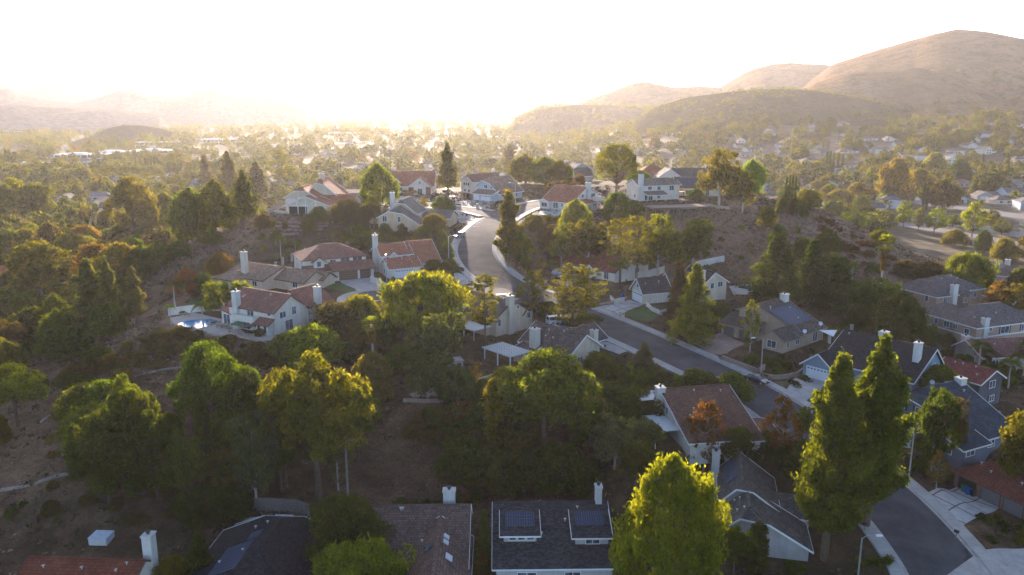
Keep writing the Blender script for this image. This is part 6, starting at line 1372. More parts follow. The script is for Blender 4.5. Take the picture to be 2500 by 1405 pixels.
# the wide valley street on the right and its branches
def flat_road(name, pts, hw, mat, dz=.06):
    P = smooth([hit(u, v) for u, v in pts], 6)
    for p in P: p.z = gz(p.x, p.y)
    m = MB(); n = 5; rb = [ribbon(P, -hw + 2 * hw * k / n, -hw + 2 * hw * (k + 1) / n, 0) for k in range(n)]
    for r_ in rb:
        for (a, b), (c, d) in zip(r_, r_[1:]):
            q = [Vector((w.x, w.y, gz(w.x, w.y) + dz)) for w in (a, b, d, c)]; m.face(q)
    for p in P[::3]: TAKEN.append((p, hw + 3))
    return tag(m.build(name, mat), kind='structure')
PALEROAD = plain('valley_street', (.16, .15, .15), .85, .12, .2, spec=.15)
flat_road('road', [(2640, 640), (2520, 606), (2400, 580), (2300, 563), (2200, 550), (2100, 538)], 7, PALEROAD)
flat_road('road', [(2640, 548), (2500, 530), (2400, 516), (2300, 503), (2230, 490), (2190, 472)], 10, PALEROAD, .07)
flat_road('road', [(2215, 478), (2190, 450), (2160, 425), (2140, 405), (2080, 395)], 5, PALEROAD, .08)
flat_road('road', [(1735, 372), (1760, 352), (1790, 338), (1812, 326)], 6, PALEROAD)
flat_road('road', [(1450, 372), (1500, 352), (1560, 338), (1600, 326), (1640, 312)], 9, PALEROAD)
flat_road('road', [(0, 402), (60, 398), (110, 404)], 12, PALEROAD)
# white boundary wall along the wide street
wm = MB(); Wp = [hit(u, v) for u, v in ((2190, 537), (2260, 543), (2330, 552), (2400, 564), (2480, 580), (2560, 597))]
for a, b in zip(Wp, Wp[1:]):
    d = (b - a); n = Vector((d.y, -d.x, 0)).normalized() * .12
    z0, z1 = min(a.z, b.z) - .5, max(a.z, b.z) + 2.6
    q = [a + n, b + n, b - n, a - n]; wm.prism([(p.x, p.y) for p in q], z0, z1)
tag(wm.build('boundary_wall', stucco((.60, .58, .55))), 'long white wall between the dry ridge and the wide valley street', 'wall')
# flat-roofed office blocks
def office(u, v, ang, L, Wd, floors, label):
    p = hit(u, v); z = gz(p.x, p.y); root = empty('office_building', (p.x, p.y, z), R(ang), label, 'office building'); hh = floors * 4.2
    m = MB(); m.box(.6, .6, -2, L - .6, Wd - .6, hh - .5); m.build('wall', stucco((.34, .32, .30)), root)
    m = MB(); m.box(0, 0, hh - .6, L, Wd, hh + .5); m.box(L * .2, Wd * .3, hh + .5, L * .5, Wd * .7, hh + 1.8); m.build('roof', stucco((.80, .78, .74)), root)
    c = MB(); n = max(2, int(L / 7))
    for i in range(n + 1): x = i * (L - 1.2) / n; c.box(x, 0, -1, x + 1.2, .8, hh - .6); c.box(x, Wd - .8, -1, x + 1.2, Wd, hh - .6)
    for i in range(max(2, int(Wd / 7)) + 1): y = i * (Wd - 1.2) / max(2, int(Wd / 7)); c.box(0, y, -1, .8, y + 1.2, hh - .6)
    for f in range(1, floors): c.box(0, .05, f * 4.2 - .8, L, .7, f * 4.2 + .1); c.box(.05, 0, f * 4.2 - .8, .7, Wd, f * 4.2 + .1)
    c.build('column', stucco((.78, .76, .72)), root); g = MB()
    for f in range(floors): g.box(.5, .5, f * 4.2 + .4, L - .5, Wd - .5, f * 4.2 + 3.2)
    g.build('window', GLASS, root)
    ca, sa = math.cos(R(ang)), math.sin(R(ang)); 
    for k in range(int(L / 12) + 1):
        x = min(L, k * 12 + 6); TAKEN.append((Vector((p.x + x * ca - Wd / 2 * sa, p.y + x * sa + Wd / 2 * ca, 0)), 13))
for q in ((132, 396, 6, 62, 30, 2, 'white colonnaded office block, leftmost and nearest of the row by the round hill'), (225, 388, 4, 64, 26, 2, 'white colonnaded office block second in the row by the round hill'), (318, 384, 5, 70, 26, 2, 'white colonnaded office block third in the row by the round hill'),
          (330, 361, 4, 66, 26, 2, 'white office block behind the third of the row'), (400, 358, 3, 40, 24, 2, 'short white office block right of the one behind'), (495, 353, 0, 50, 26, 2, 'white office block with dark bays right of the round hill'), (578, 352, 0, 38, 26, 2, 'square white office block right of the dark-bayed one'),
          (655, 345, 0, 70, 24, 1, 'long low white office farther right in the haze'), (0, 412, 3, 70, 26, 1, 'long low pale building at the left edge of the valley'), (40, 385, 3, 40, 20, 1, 'low tan building behind the pale left-edge building'),
          (0, 332, 2, 40, 30, 2, 'pale blue-grey building at the left edge in the haze'), (780, 330, 0, 100, 30, 1, 'long white warehouse left of the glare'), (1140, 308, 0, 70, 30, 1, 'white roof in the glare at the centre'), (1340, 306, 0, 110, 40, 1, 'long white warehouse right of the glare'),
          (1450, 315, 2, 70, 30, 1, 'grey-white warehouse with striped roof beside the highway'), (1040, 335, 0, 120, 30, 1, 'large white store roof in the glare'), (1190, 340, 0, 90, 30, 1, 'white store roof right of the largest one'), (1480, 372, 0, 60, 30, 1, 'flat white building beside the highway behind the V-gabled house'),
          (1560, 368, 3, 50, 26, 1, 'flat white building right of the umbrella pine'), (1640, 335, 6, 70, 30, 1, 'flat cream building near the foothill'), (1700, 300, 3, 60, 26, 1, 'white building at the foot of the green hill')):
    office(*q)
# far houses, each one its own
def house_row(n, u0, u1, r0, r1, cols, label, group, sep=15):
    k = tries = 0
    while k < n and tries < n * 60:
        tries += 1; p = seen(u0, u1, r0, r1)
        if not free(p, sep) or open_view(p): continue
        near_ = p.y < 540 and -190 < p.x < 280
        if near_ and gz(p.x, p.y) > 1: continue
        q = gp(p.x, p.y); ci = rv.choice(cols); copy_house(SMALL[ci], q, R(rv.choice((0, 8, -12, 90, 78, 20, 180))), autolabel(('white grey-roofed', 'white brown-roofed', 'cream tan-roofed', 'tan dark-roofed', 'white red-roofed', 'grey-blue dark-roofed', 'cream grey-roofed', 'white tan-roofed')[ci] + ' house', q), group); TAKEN.append((p, 12)); TAKEN.append((Vector((p.x * (1 - 14 / p.length), p.y * (1 - 14 / p.length), 0)), 7)); k += 1
first = True
house_row(34, 1870, 2560, 450, 640, (0, 2, 3, 5, 6, 7), 'small pale house among trees across the valley street', 'houses across the valley street', 12)
house_row(62, 1640, 2560, 640, 980, (0, 1, 2, 4, 6, 7), 'small house in the hazy right valley', 'houses in the right valley', 13)
house_row(40, 1700, 2560, 980, 1350, (0, 2, 4, 7), 'tiny pale house at the foot of the right hill', 'houses at the foot of the right hill', 16)
house_row(44, -60, 860, 400, 800, (0, 1, 2, 3, 6, 7), 'small house among trees in the left valley', 'houses in the left valley', 14)
house_row(50, 350, 1700, 560, 900, (0, 2, 4, 6), 'small house in the bright haze behind the hilltop', 'houses behind the hilltop', 15)
house_row(60, 0, 1700, 900, 1700, (0, 2, 7), 'tiny house in the far bright haze', 'houses in the far haze', 18)
for s in SMALL:
    for c in list(s.children): bpy.data.objects.remove(c)
    bpy.data.objects.remove(s)
# tall thin lamp masts of the sports ground
for i, (u, vb, vt) in enumerate(((1838, 372, 306), (1855, 370, 316), (1926, 382, 304), (1948, 380, 312), (2022, 384, 304), (2044, 382, 302), (2120, 380, 300), (2168, 350, 310), (2205, 352, 306), (2258, 380, 330))):
    p = hit(u, vb); s = pxm(p); h = (vb - vt) / s; m = MB(); m.tube([(0, 0, -1), (0, 0, h)], [.28, .16], 6); m.box(-1.3, -.1, h - .1, 1.3, .1, h + .2)
    for k in range(4): m.box(-1.2 + k * .7, -.35, h - .3, -.8 + k * .7, .1, h + .25)
    o = m.build('lamp_mast', DARKMETAL, None, p); tag(o, ('leftmost', 'second', 'third', 'fourth', 'fifth', 'sixth', 'seventh', 'eighth', 'ninth', 'rightmost')[i] + ' of the tall thin floodlight masts in the right valley', 'floodlight', 'floodlight masts')
# woods: the nearest random trees one by one, the rest as woodland
TCOL = [(DG, 3), (MG, 4), (OG, 5), (LG, 3), (GO, 2), (OR, 1), (BR, 2), (YG, 1)]; TC = [c for c, n in TCOL for _ in range(n)]
def low_tree(seed, palm=False):
    rng = np.random.default_rng(seed)
    C, Rd = env_clumps(rng, 26, 1.6, 8.4, lambda t: 3.6 * (1 - t ** 2.2) ** .5 * min(1, .75 + t), 1.3, .2, .5)
    return leaf_cloud(C, Rd, 26, .75, .9, 1.4, up=.2, rng=rng)
LOWM = []
for i in range(4):
    me = crown_mesh('crown', low_tree(40 + i)); mb = MB(); LOWM.append(me)
def tree_row(n, u0, u1, r0, r1, label, group):
    k = tries = 0
    while k < n and tries < n * 40:
        tries += 1; p = seen(u0, u1, r0, r1)
        if not free(p, 1.5) or open_view(p): continue
        if p.y < 540 and -190 < p.x < 280 and gz(p.x, p.y) > 3: continue
        q = gp(p.x, p.y); h = rv.uniform(7, 15); c = rv.choice(TC)
        kind = rv.choice(('oak', 'oak', 'round', 'pine', 'street', 'tallpine', 'fanpalm', 'gum', 'gum'))
        if kind == 'fanpalm': h = rv.uniform(9, 15)
        plant(kind, q, h, h * rv.uniform(.6, 1.0) * (.35 if kind in ('fanpalm', 'tallpine') else 1), c, None, group, parts=False)
        TAKEN.append((p, 2)); k += 1
tree_row(70, -80, 620, 330, 560, 'tree among the houses of the left valley', 'trees among the left valley houses')
tree_row(95, 1850, 2580, 400, 640, 'tree among the houses across the valley street', 'trees among the right valley houses')
tree_row(40, 560, 1900, 470, 640, 'hazy tree in the valley just behind the hilltop', 'trees just behind the hilltop')
def woodland(name, n, slices, hmin, hmax, label, base=None, seed=9):
    rng = np.random.default_rng(seed); protos = [low_tree(60 + i).reshape(-1, 4, 3)[::(1 if base is None else base)] for i in range(5)]
    V = []
    for _ in range(n):
        u0, u1, r0, r1 = slices[rng.integers(len(slices))]
        if V and rng.random() < .62: p = Vector((last.x + rng.normal() * 9, last.y + rng.normal() * 9, 0))
        else: p = seen(u0, u1, r0, r1); big = rng.uniform(.75, 1.5)
        last = p
        if not free(p, -2 if r0 > 900 else 1.0) or open_view(p): continue
        if p.y < 540 and -190 < p.x < 280 and gz(p.x, p.y) > 1: continue
        s = rng.uniform(hmin, hmax) / 9 * big; a = rng.uniform(0, 6.28); q = protos[rng.integers(5)].copy() * [s * rng.uniform(.8, 1.3), s * rng.uniform(.8, 1.3), s]
        c, d = math.cos(a), math.sin(a); q = np.stack([q[..., 0] * c - q[..., 1] * d, q[..., 0] * d + q[..., 1] * c, q[..., 2]], -1) + [p.x, p.y, gz(p.x, p.y)]
        V.append(q.reshape(-1, 3))
    return np.concatenate(V)
def wood_mat():
    m = bpy.data.materials.new('woodland_foliage'); m.use_nodes = True; t = m.node_tree; t.nodes.clear(); N, L = t.nodes, t.links
    c = ramp(t, noise(t, .045, 2, .6), [(.30, DG), (.42, MG), (.50, OG), (.58, LG), (.66, GO), (.72, (.12, .055, .03))])
    c = mixrgb(t, c, ramp(t, noise(t, .9, 2), [(.3, (.7, .7, .7)), (.7, (1.3, 1.25, 1.1))]), 1.0, 'MULTIPLY')
    d = N.new('ShaderNodeBsdfDiffuse'); L.new(c, d.inputs[0]); tr = N.new('ShaderNodeBsdfTranslucent'); L.new(mixrgb(t, c, (3.4, 2.8, .9), 1.0, 'MULTIPLY'), tr.inputs[0])
    mx = N.new('ShaderNodeMixShader'); mx.inputs[0].default_value = .45; L.new(d.outputs[0], mx.inputs[1]); L.new(tr.outputs[0], mx.inputs[2])
    o = N.new('ShaderNodeOutputMaterial'); L.new(mx.outputs[0], o.inputs[0]); return m
WOOD = wood_mat()
def hill_scrub(idx, n, h0, h1, smin, smax, seed):
    rng = np.random.default_rng(seed); X, Y, Z, S = HILLV[idx]; protos = [low_tree(80 + i).reshape(-1, 4, 3)[::3] * [1, 1, .8] for i in range(4)]; V = []; ny, nx = X.shape
    while len(V) < n:
        j, i = rng.integers(1, ny - 1), rng.integers(2, nx - 2)
        if not smin < S[j, i] < smax: continue
        a, b = rng.random(2); x, y, z = [(q[j, i] * (1 - a) + q[j, i + 1] * a) * (1 - b) + (q[j + 1, i] * (1 - a) + q[j + 1, i + 1] * a) * b for q in (X, Y, Z)]
        if math.sin(x * .021 + 1) * math.sin(y * .017) + .5 * math.sin(x * .05 + y * .03) < rng.uniform(-.6, .5): continue
        V.append((protos[rng.integers(4)] * (rng.uniform(h0, h1) / 9) + [x, y, z - .5]).reshape(-1, 3))
    return np.concatenate(V)
for label, V in (('treetops covering the low mesa in the haze', hill_scrub(5, 1300, 6, 11, .05, 1, 1)), ('scrub dotted over the green foothill', hill_scrub(4, 1500, 3, 7, .05, 1, 2)), ('dark scrub along the lower folds of the big tan hill', hill_scrub(0, 650, 4, 9, .05, .45, 3)), ('scattered trees on the low knoll in the haze', hill_scrub(3, 500, 5, 9, .1, 1, 4)), ('scrub on the low tan spur', hill_scrub(7, 300, 4, 8, .05, .9, 6))):
    tag(link('hillside_scrub', fastmesh('hillside_scrub', V, np.arange(len(V)).reshape(-1, 4), WOOD)), label, 'scrub', kind='stuff')
# rough growth on the near slopes
def slope_growth(name, n, size, per, rad, col, label, seed, lo=0.0, hi=9.0):
    rng = np.random.default_rng(seed); C = []
    hp = [(h_[0], h_[1], h_[2], h_[3], *h_[4:8]) for h_ in PADS]
    rl = np.array([(q.x, q.y, ROADS[k][1] + 3) for k in RL for q in RL[k]] + [(COURT_C.x, COURT_C.y, COURT_R + 3)])
    while len(C) < n:
        x, y = rng.uniform(-150, 215), rng.uniform(84, 345); z = gz(x, y)
        if z < 1.2: continue
        i, j = np.searchsorted(GX, x), np.searchsorted(GY, y); dr = DRY_LIT[j, i]
        if not lo <= dr <= hi and rng.random() < .93: continue
        if math.sin(x * .13 + seed) * math.sin(y * .11 + seed * 2) + .4 * math.sin(x * .31 - y * .27) < rng.uniform(-.9, .7): continue
        if any(a0 < (x - cx) * ca + (y - cy_) * sa < a1 and b0 < -(x - cx) * sa + (y - cy_) * ca < b1 for cx, cy_, ca, sa, a0, b0, a1, b1 in hp): continue
        if ((rl[:, 0] - x) ** 2 + (rl[:, 1] - y) ** 2 < rl[:, 2] ** 2).any(): continue
        u_, v_ = proj((x, y, z))
        if u_ > 2290 and v_ > 1320: continue
        if 1440 < u_ < 1640 and 725 < v_ < 790 or 1690 < u_ < 1830 and 810 < v_ < 870 or 2240 < u_ < 2450 and 1180 < v_ < 1310 or 400 < u_ < 680 and 740 < v_ < 840 or 1900 < u_ < 2060 and 900 < v_ < 1000 or 820 < u_ < 1130 and 665 < v_ < 720: continue
        C.append((x, y, z + .1))
    V = leaf_cloud(C, np.full(n, rad), per, size, .6, 1.6, up=.2, rng=rng, shell=.1)
    me = crown_mesh(name, V); me.materials.clear(); me.materials.append(plain('stalks_%d' % int(col[0] * 1000), col, .95, .45, .6, spec=.02)); o = link(name, me); return tag(o, label, 'grass' if 'grass' in name else 'scrub', kind='stuff')
slope_growth('dry_grass', 26000, .30, 6, .55, (.105, .068, .038), 'dry brown grass over the slopes', 3)
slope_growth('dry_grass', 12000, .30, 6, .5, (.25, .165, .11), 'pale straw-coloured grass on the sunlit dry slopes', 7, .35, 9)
slope_growth('low_scrub', 5200, .34, 16, .9, (.042, .038, .018), 'dark low scrub over the slopes', 5)
for label, V in (('mixed green and golden trees filling the left valley', woodland('w', 1300, [(-80, 640, 360, 900)], 5, 11, '', 1, 1)),
                 ('mixed green and golden trees filling the right valley', woodland('w', 1650, [(1800, 2600, 430, 800), (1650, 2600, 780, 1150)], 5, 11, '', 1, 2)),
                 ('hazy treetops filling the valley behind the hilltop', woodland('w', 1700, [(500, 1900, 480, 800), (-60, 1850, 800, 1200)], 6, 13, '', 1, 3)),
                 ('far faded woodland across the valley floor', woodland('w', 5200, [(-100, 1900, 1200, 2200), (-100, 1500, 2200, 3600), (-100, 1500, 3600, 6500)], 8, 16, '', 2, 4)),
                 ('trees and scrub climbing the foot of the right hills', woodland('w', 1500, [(1300, 2600, 1150, 1500), (1250, 1800, 1500, 2000)], 6, 13, '', 2, 5))):
    tag(link('woodland', fastmesh('woodland', V, np.arange(len(V)).reshape(-1, 4), WOOD)), label, 'woodland', kind='stuff')
# ---------------------------------------------------------------- drives, lawns, pools, walls, deck, cars, lamps and yard things
def D_(name, pts, mat, dz=.09, **k): return drape(name, pts, mat, dz, **k)
D_('driveway', [(829, 688), (905, 676), (918, 684), (958, 706), (872, 712), (840, 700)], CONCL)
D_('lawn', [(786, 694), (840, 695), (870, 708), (852, 716), (812, 710), (790, 702)], LAWN, .11)
D_('driveway', [(955, 681), (1012, 673), (1028, 680), (1000, 700), (974, 700)], PAVER)
D_('lawn', [(905, 678), (915, 674), (947, 697), (938, 702)], LAWN, .11); D_('lawn', [(938, 690), (958, 690), (975, 698), (955, 701)], LAWN, .11)
D_('lawn', [(1062, 672), (1100, 668), (1117, 682), (1108, 690), (1075, 690)], LAWN, .11)
D_('pavement', [(1108, 668), (1120, 668), (1152, 682), (1150, 694), (1122, 700), (1112, 690)], CONCL, .12)
def panel_mat():
    m, t, N, L, b = nt('panelled_concrete'); uv = N.new('ShaderNodeUVMap'); br = N.new('ShaderNodeTexBrick'); L.new(uv.outputs[0], br.inputs['Vector']); br.offset = 0
    for k, v in (('Scale', 1), ('Brick Width', 3.3), ('Row Height', 3.3), ('Mortar Size', .12)): br.inputs[k].default_value = v
    for k, v in (('Color1', (.40, .37, .34, 1)), ('Color2', (.36, .33, .30, 1)), ('Mortar', (.16, .08, .06, 1))): br.inputs[k].default_value = v
    L.new(mixrgb(t, br.outputs[0], ramp(t, noise(t, .9, 5), [(.3, (.75, .75, .75)), (.7, (1.1, 1.1, 1.1))]), 1.0, 'MULTIPLY'), b.inputs['Base Color']); b.inputs['Roughness'].default_value = .9; return m
PANEL = panel_mat()
D_('driveway', [(1536, 733), (1572, 745), (1508, 778), (1460, 752), (1495, 745)], PANEL)
D_('lawn', [(1572, 752), (1600, 752), (1615, 765), (1590, 790), (1555, 785), (1522, 768)], LAWN, .11)
D_('driveway', [(1757, 815), (1820, 842), (1775, 868), (1740, 868), (1688, 838)], PAVER)
D_('driveway', [(1972, 906), (2020, 928), (2000, 965), (1962, 985), (1918, 958), (1930, 935)], CONCL)
D_('lawn', [(2005, 966), (2060, 960), (2040, 1000), (1985, 1000)], LAWN, .11)
D_('lawn', [(1888, 936), (1925, 930), (1935, 940), (1912, 950)], plain('dry_lawn', (.12, .09, .04), .95, .3, 1.2), .11)
D_('driveway', [(2345, 1188), (2390, 1215), (2440, 1245), (2330, 1305), (2240, 1222)], PANEL)
D_('driveway', [(1440, 845), (1478, 838), (1545, 858), (1512, 868)], CONCL); D_('driveway', [(1345, 812), (1400, 795), (1420, 808), (1370, 825)], CONCL)
D_('driveway', [(1100, 495), (1166, 490), (1214, 493), (1195, 510), (1150, 506)], CONCL); D_('driveway', [(1060, 478), (1110, 476), (1118, 500), (1070, 498)], CONCL)
D_('lawn', [(1205, 500), (1245, 490), (1290, 490), (1260, 503), (1215, 507)], LAWN, .1)
D_('driveway', [(1378, 666), (1420, 672), (1385, 705), (1352, 690)], CONCL)
D_('driveway', [(960, 478), (1052, 478), (1052, 492), (965, 494)], CONCL)
D_('driveway', [(1780, 990), (1850, 1018), (1835, 1040), (1800, 1035)], CONCL)
D_('driveway', [(2195, 1062), (2232, 1082), (2225, 1100), (2205, 1095)], CONCL)
D_('pavement', [(2395, 1350), (2560, 1340), (2560, 1500), (2350, 1500), (2310, 1410)], CONC, .20)
D_('path', [(2232, 812), (2252, 815), (2300, 850), (2370, 900), (2420, 960), (2380, 960), (2310, 900), (2250, 850)], plain('brown_lane', (.11, .08, .062), .95, .25, .8), .1)
D_('pavement', [(1228, 520), (1170, 535), (1118, 520), (1110, 535), (1140, 548), (1160, 560), (1200, 540)], CONCL, .12)
D_('patio', [(415, 778), (470, 765), (560, 785), (600, 815), (675, 822), (660, 838), (560, 826), (480, 815), (425, 798)], plain('pale_patio', (.36, .32, .27), .85, .15, .8), .1)
D_('lawn', [(455, 742), (500, 722), (520, 745), (500, 765), (450, 768)], LAWN, .1)
D_('patio', [(995, 965), (1050, 948), (1130, 935), (1200, 918), (1245, 915), (1240, 940), (1190, 962), (1110, 968), (1010, 975)], plain('pale_patio', (.36, .32, .27)), .1)
D_('patio', [(1320, 515), (1400, 508), (1400, 528), (1345, 532), (1315, 524)], plain('pale_patio', (.36, .32, .27)), .1)
D_('patio', [(1780, 700), (1860, 690), (1880, 720), (1790, 722)], CONC, .1); D_('patio', [(600, 1270), (760, 1262), (760, 1300), (560, 1310)], CONC, .1)
# pools: coping, basin and water
WATER = {}
def water_mat(name, col):
    m, t, N, L, b = nt(name); L.new(ramp(t, noise(t, .7, 3), [(.35, [x * .75 for x in col]), (.65, [min(1, x * 1.35) for x in col])]), b.inputs['Base Color']); b.inputs['Roughness'].default_value = .07; b.inputs['Specular IOR Level'].default_value = .25; return m
def pool(name, u, v, rx, ry, ang, col, label, kid=.25, cat='swimming pool', rim=.35):
    p = hit(u, v); root = empty(name, (p.x, p.y, gz(p.x, p.y) + .1), R(ang), label, cat); n = 36
    def sh(k): return [((rx + k) * math.cos(t) * (1 - kid * math.sin(t) * (1 if math.sin(t) > 0 else -.3)), (ry + k) * (math.sin(t) + kid * .9 * math.cos(2 * t))) for t in [i * 6.28318 / n for i in range(n)]]
    inner, outer = sh(0), sh(rim); m = MB(); m.face([(x, y, .04) for x, y in inner]); m.build('water', water_mat(name + '_water', col), root); m = MB()
    for i in range(n):
        j = (i + 1) % n; m.face([(*inner[i], .12), (*outer[i], .12), (*outer[j], .12), (*inner[j], .12)]); m.face([(*outer[i], .12), (*outer[i], -.3), (*outer[j], -.3), (*outer[j], .12)]); m.face([(*inner[i], .12), (*inner[j], .12), (*inner[j], -.2), (*inner[i], -.2)])
    m.build('coping', CONCL, root); return root
pool('swimming_pool', 482, 793, 4.2, 4.0, 10, (.012, .20, .42), 'bright blue kidney-shaped pool beside the cream two-storey house')
pool('hot_tub', 526, 790, 1.2, 1.2, 0, (.10, .17, .22), 'small round spa touching the blue kidney pool', 0, 'hot tub')
pool('swimming_pool', 1355, 522, 4.2, 2.4, -8, (.10, .27, .30), 'pale turquoise pool in front of the long red roof on the hilltop')
pool('swimming_pool', 1835, 704, 4.0, 2.6, 8, (.008, .05, .048), 'dark green pool half hidden by the big dark cedar')
pool('swimming_pool', 1172, 945, 3.4, 1.7, 8, (.20, .20, .19), 'drained pale grey pool on the shaded lower terrace')
# low walls
def wall_run(name, pts, h, t, mat, label, cat='wall', dz=0):
    P = [hit(u, v) for u, v in pts]; m = MB()
    S = []
    for a, b in zip(P, P[1:]):
        n = max(1, int((b - a).length / 2)); S += [a.lerp(b, i / n) for i in range(n)]
    S.append(P[-1])
    for a, b in zip(S, S[1:]):
        d = Vector((b.x - a.x, b.y - a.y, 0)).normalized(); n = Vector((d.y, -d.x, 0)) * t / 2; za, zb = gz(a.x, a.y), gz(b.x, b.y)
        q = [[Vector((p.x, p.y, 0)) + s * n + Vector((0, 0, z + k)) for s in (-1, 1) for k in (-.6, h + dz)] for p, z in ((a, za), (b, zb))]
        (l0, l1, r0, r1), (L0, L1, R0, R1) = q; L_ = (b - a).length
        m.face([r0, R0, R1, r1], [(0, 0), (L_, 0), (L_, h + .6), (0, h + .6)]); m.face([L0, l0, l1, L1], [(0, 0), (L_, 0), (L_, h + .6), (0, h + .6)]); m.face([l1, r1, R1, L1])
        if a is S[0]: m.face([l0, r0, r1, l1])
        if b is S[-1]: m.face([R0, L0, L1, R1])
    return tag(m.build(name, mat), label, cat)
BLOCK = brick('tan_blocks', (.33, .22, .165), .45, .2, .14); WSTUC = stucco(WH); TSTUC = stucco((.42, .32, .25))
wall_run('garden_wall', [(412, 772), (440, 768), (490, 762), (560, 758), (585, 762)], 1.8, .25, WSTUC, 'white stucco garden wall behind the blue pool and palms', 'garden wall')
wall_run('garden_wall', [(962, 762), (940, 752), (915, 760)], 2.0, .3, TSTUC, 'tan stucco wall with a brick pier at the end of the court', 'garden wall')
wall_run('garden_wall', [(1500, 692), (1560, 684), (1622, 668)], 2.0, .12, WSTUC, 'white panel fence along the side of the white red-roofed house', 'fence')
wall_run('garden_wall', [(905, 690), (942, 708)], 1.6, .2, WSTUC, 'short white wall between the two court driveways', 'garden wall')
wall_run('retaining_wall', [(1755, 880), (1800, 898), (1850, 915), (1866, 905)], 1.1, .35, BLOCK, 'stepped tan block wall beside the tall street lamp', 'retaining wall')
wall_run('retaining_wall', [(1858, 922), (1890, 930), (1925, 928), (1965, 905)], .9, .35, BLOCK, 'curved tan block wall beside the black-roofed house drive', 'retaining wall')
wall_run('garden_wall', [(1578, 748), (1590, 762), (1612, 770), (1632, 765)], 1.1, .25, WSTUC, 'cream curved garden wall in front of the white timbered garage house', 'garden wall')
wall_run('garden_wall', [(1464, 748), (1492, 742), (1530, 730)], .5, .25, TSTUC, 'low tan kerb wall on the upper side of the panelled driveway', 'garden wall')
wall_run('garden_wall', [(1490, 732), (1500, 742), (1524, 736)], 1.0, .25, WSTUC, 'small cream corner planter wall near the blue bin', 'garden wall')
wall_run('garden_wall', [(1697, 655), (1750, 645), (1768, 640)], 1.8, .2, WSTUC, 'white wall on the slope behind the dark-roofed cream house', 'garden wall')
for i, (a, b, v, l) in enumerate(((672, 800, 548, 'uppermost'), (672, 800, 557, 'second'), (668, 790, 565, 'third'), (660, 730, 575, 'lowest'))):
    wall_run('terrace_wall', [(a, v), ((a + b) / 2, v + 2), (b, v - 1)], .7, .3, brick('pink_blocks', (.34, .21, .17), .4, .2, .12), l + ' of the low pink terrace walls below the timbered gable', 'terrace wall')
wall_run('retaining_wall', [(596, 1252), (660, 1250), (725, 1252), (755, 1262)], 2.0, .35, brick('grey_blocks', (.22, .18, .15), .4, .2, .12), 'block retaining wall behind the charcoal hip roof', 'retaining wall')
wall_run('garden_wall', [(655, 523), (700, 524)], .9, .12, WSTUC, 'white balustrade at the edge of the terraced yard', 'fence')
wall_run('retaining_wall', [(778, 530), (812, 532), (812, 546)], 1.4, .5, plain('rubble_stone', (.34, .27, .21), .9, .4, 3), 'rough stone retaining wall below the terraced red-roofed house', 'retaining wall')
wall_run('retaining_wall', [(420, 792), (450, 806), (520, 820), (590, 828), (650, 842)], .35, .3, TSTUC, 'low curved kerb round the pool terrace edge', 'garden wall')
wall_run('garden_wall', [(1720, 505), (1760, 512), (1780, 512)], 1.0, .3, TSTUC, 'low cream wall below the hilltop gums', 'garden wall')
wall_run('retaining_wall', [(985, 985), (1040, 986), (1100, 984)], .6, .3, TSTUC, 'low tan wall at the lower edge of the spa terrace', 'retaining wall')
# concrete drains on the left slope
def drain(pts, w, label):
    P = smooth([hit(u, v) for u, v in pts], 6); m = MB(); rb = ribbon(P, -w / 2, w / 2, 0)
    rb = [(Vector((a.x, a.y, gz(a.x, a.y) + .12)), Vector((b.x, b.y, gz(b.x, b.y) + .12))) for a, b in rb]; slab(m, rb, .3); tag(m.build('path', plain('stained_concrete', (.20, .165, .135), .95, .35, 1.2)), kind='structure')
drain([(96, 1035), (120, 1022), (180, 998), (240, 972), (278, 964)], .8, ''); drain([(0, 1202), (70, 1188), (130, 1170), (185, 1156)], .9, ''); drain([(330, 922), (400, 905), (455, 900)], .6, ''); drain([(310, 1135), (390, 1118), (470, 1110), (540, 1098)], .7, '')
# timber deck on posts
def deck():
    C = U(1594, 508, 31); root = empty('timber_deck', C, R(15), 'weathered timber deck on braced posts jutting from the hilltop', 'deck'); L, Wd = 21, 7
    m = MB(); m.box(0, -1, -.55, L, Wd, -.05); m.build('platform', plain('deck_boards', (.24, .15, .11), .8, .3, 3), root)
    m = MB(); m.box(-.05, -1.12, -.7, L + .05, -1.0, .05); m.build('rim_board', plain('rim_boards', (.13, .075, .055), .8, .2, 3), root)
    for i in range(7):
        m = MB(); x = .6 + i * 3.3; m.box(x, -.7, -6, x + .25, -.45, -.5); m.build('post', GREYWOOD, root)
    for i in range(4):
        m = MB(); x = 4 + i * 3.4; m.beam((x, -.6, -3.4), (x + 1.8, -.6, -.7), .2); m.beam((x + 3.4, -.6, -3.4), (x + 1.8, -.6, -.7), .2); m.build('brace', GREYWOOD, root)
    m = MB()
    for i in range(50): x = i * L / 50; m.box(x, -.95, -.05, x + .05, -.9, .9)
    m.box(0, -.97, .9, L, -.87, .98); m.build('railing', plain('wrought_iron', (.22, .2, .19), .6), root); return root
deck()
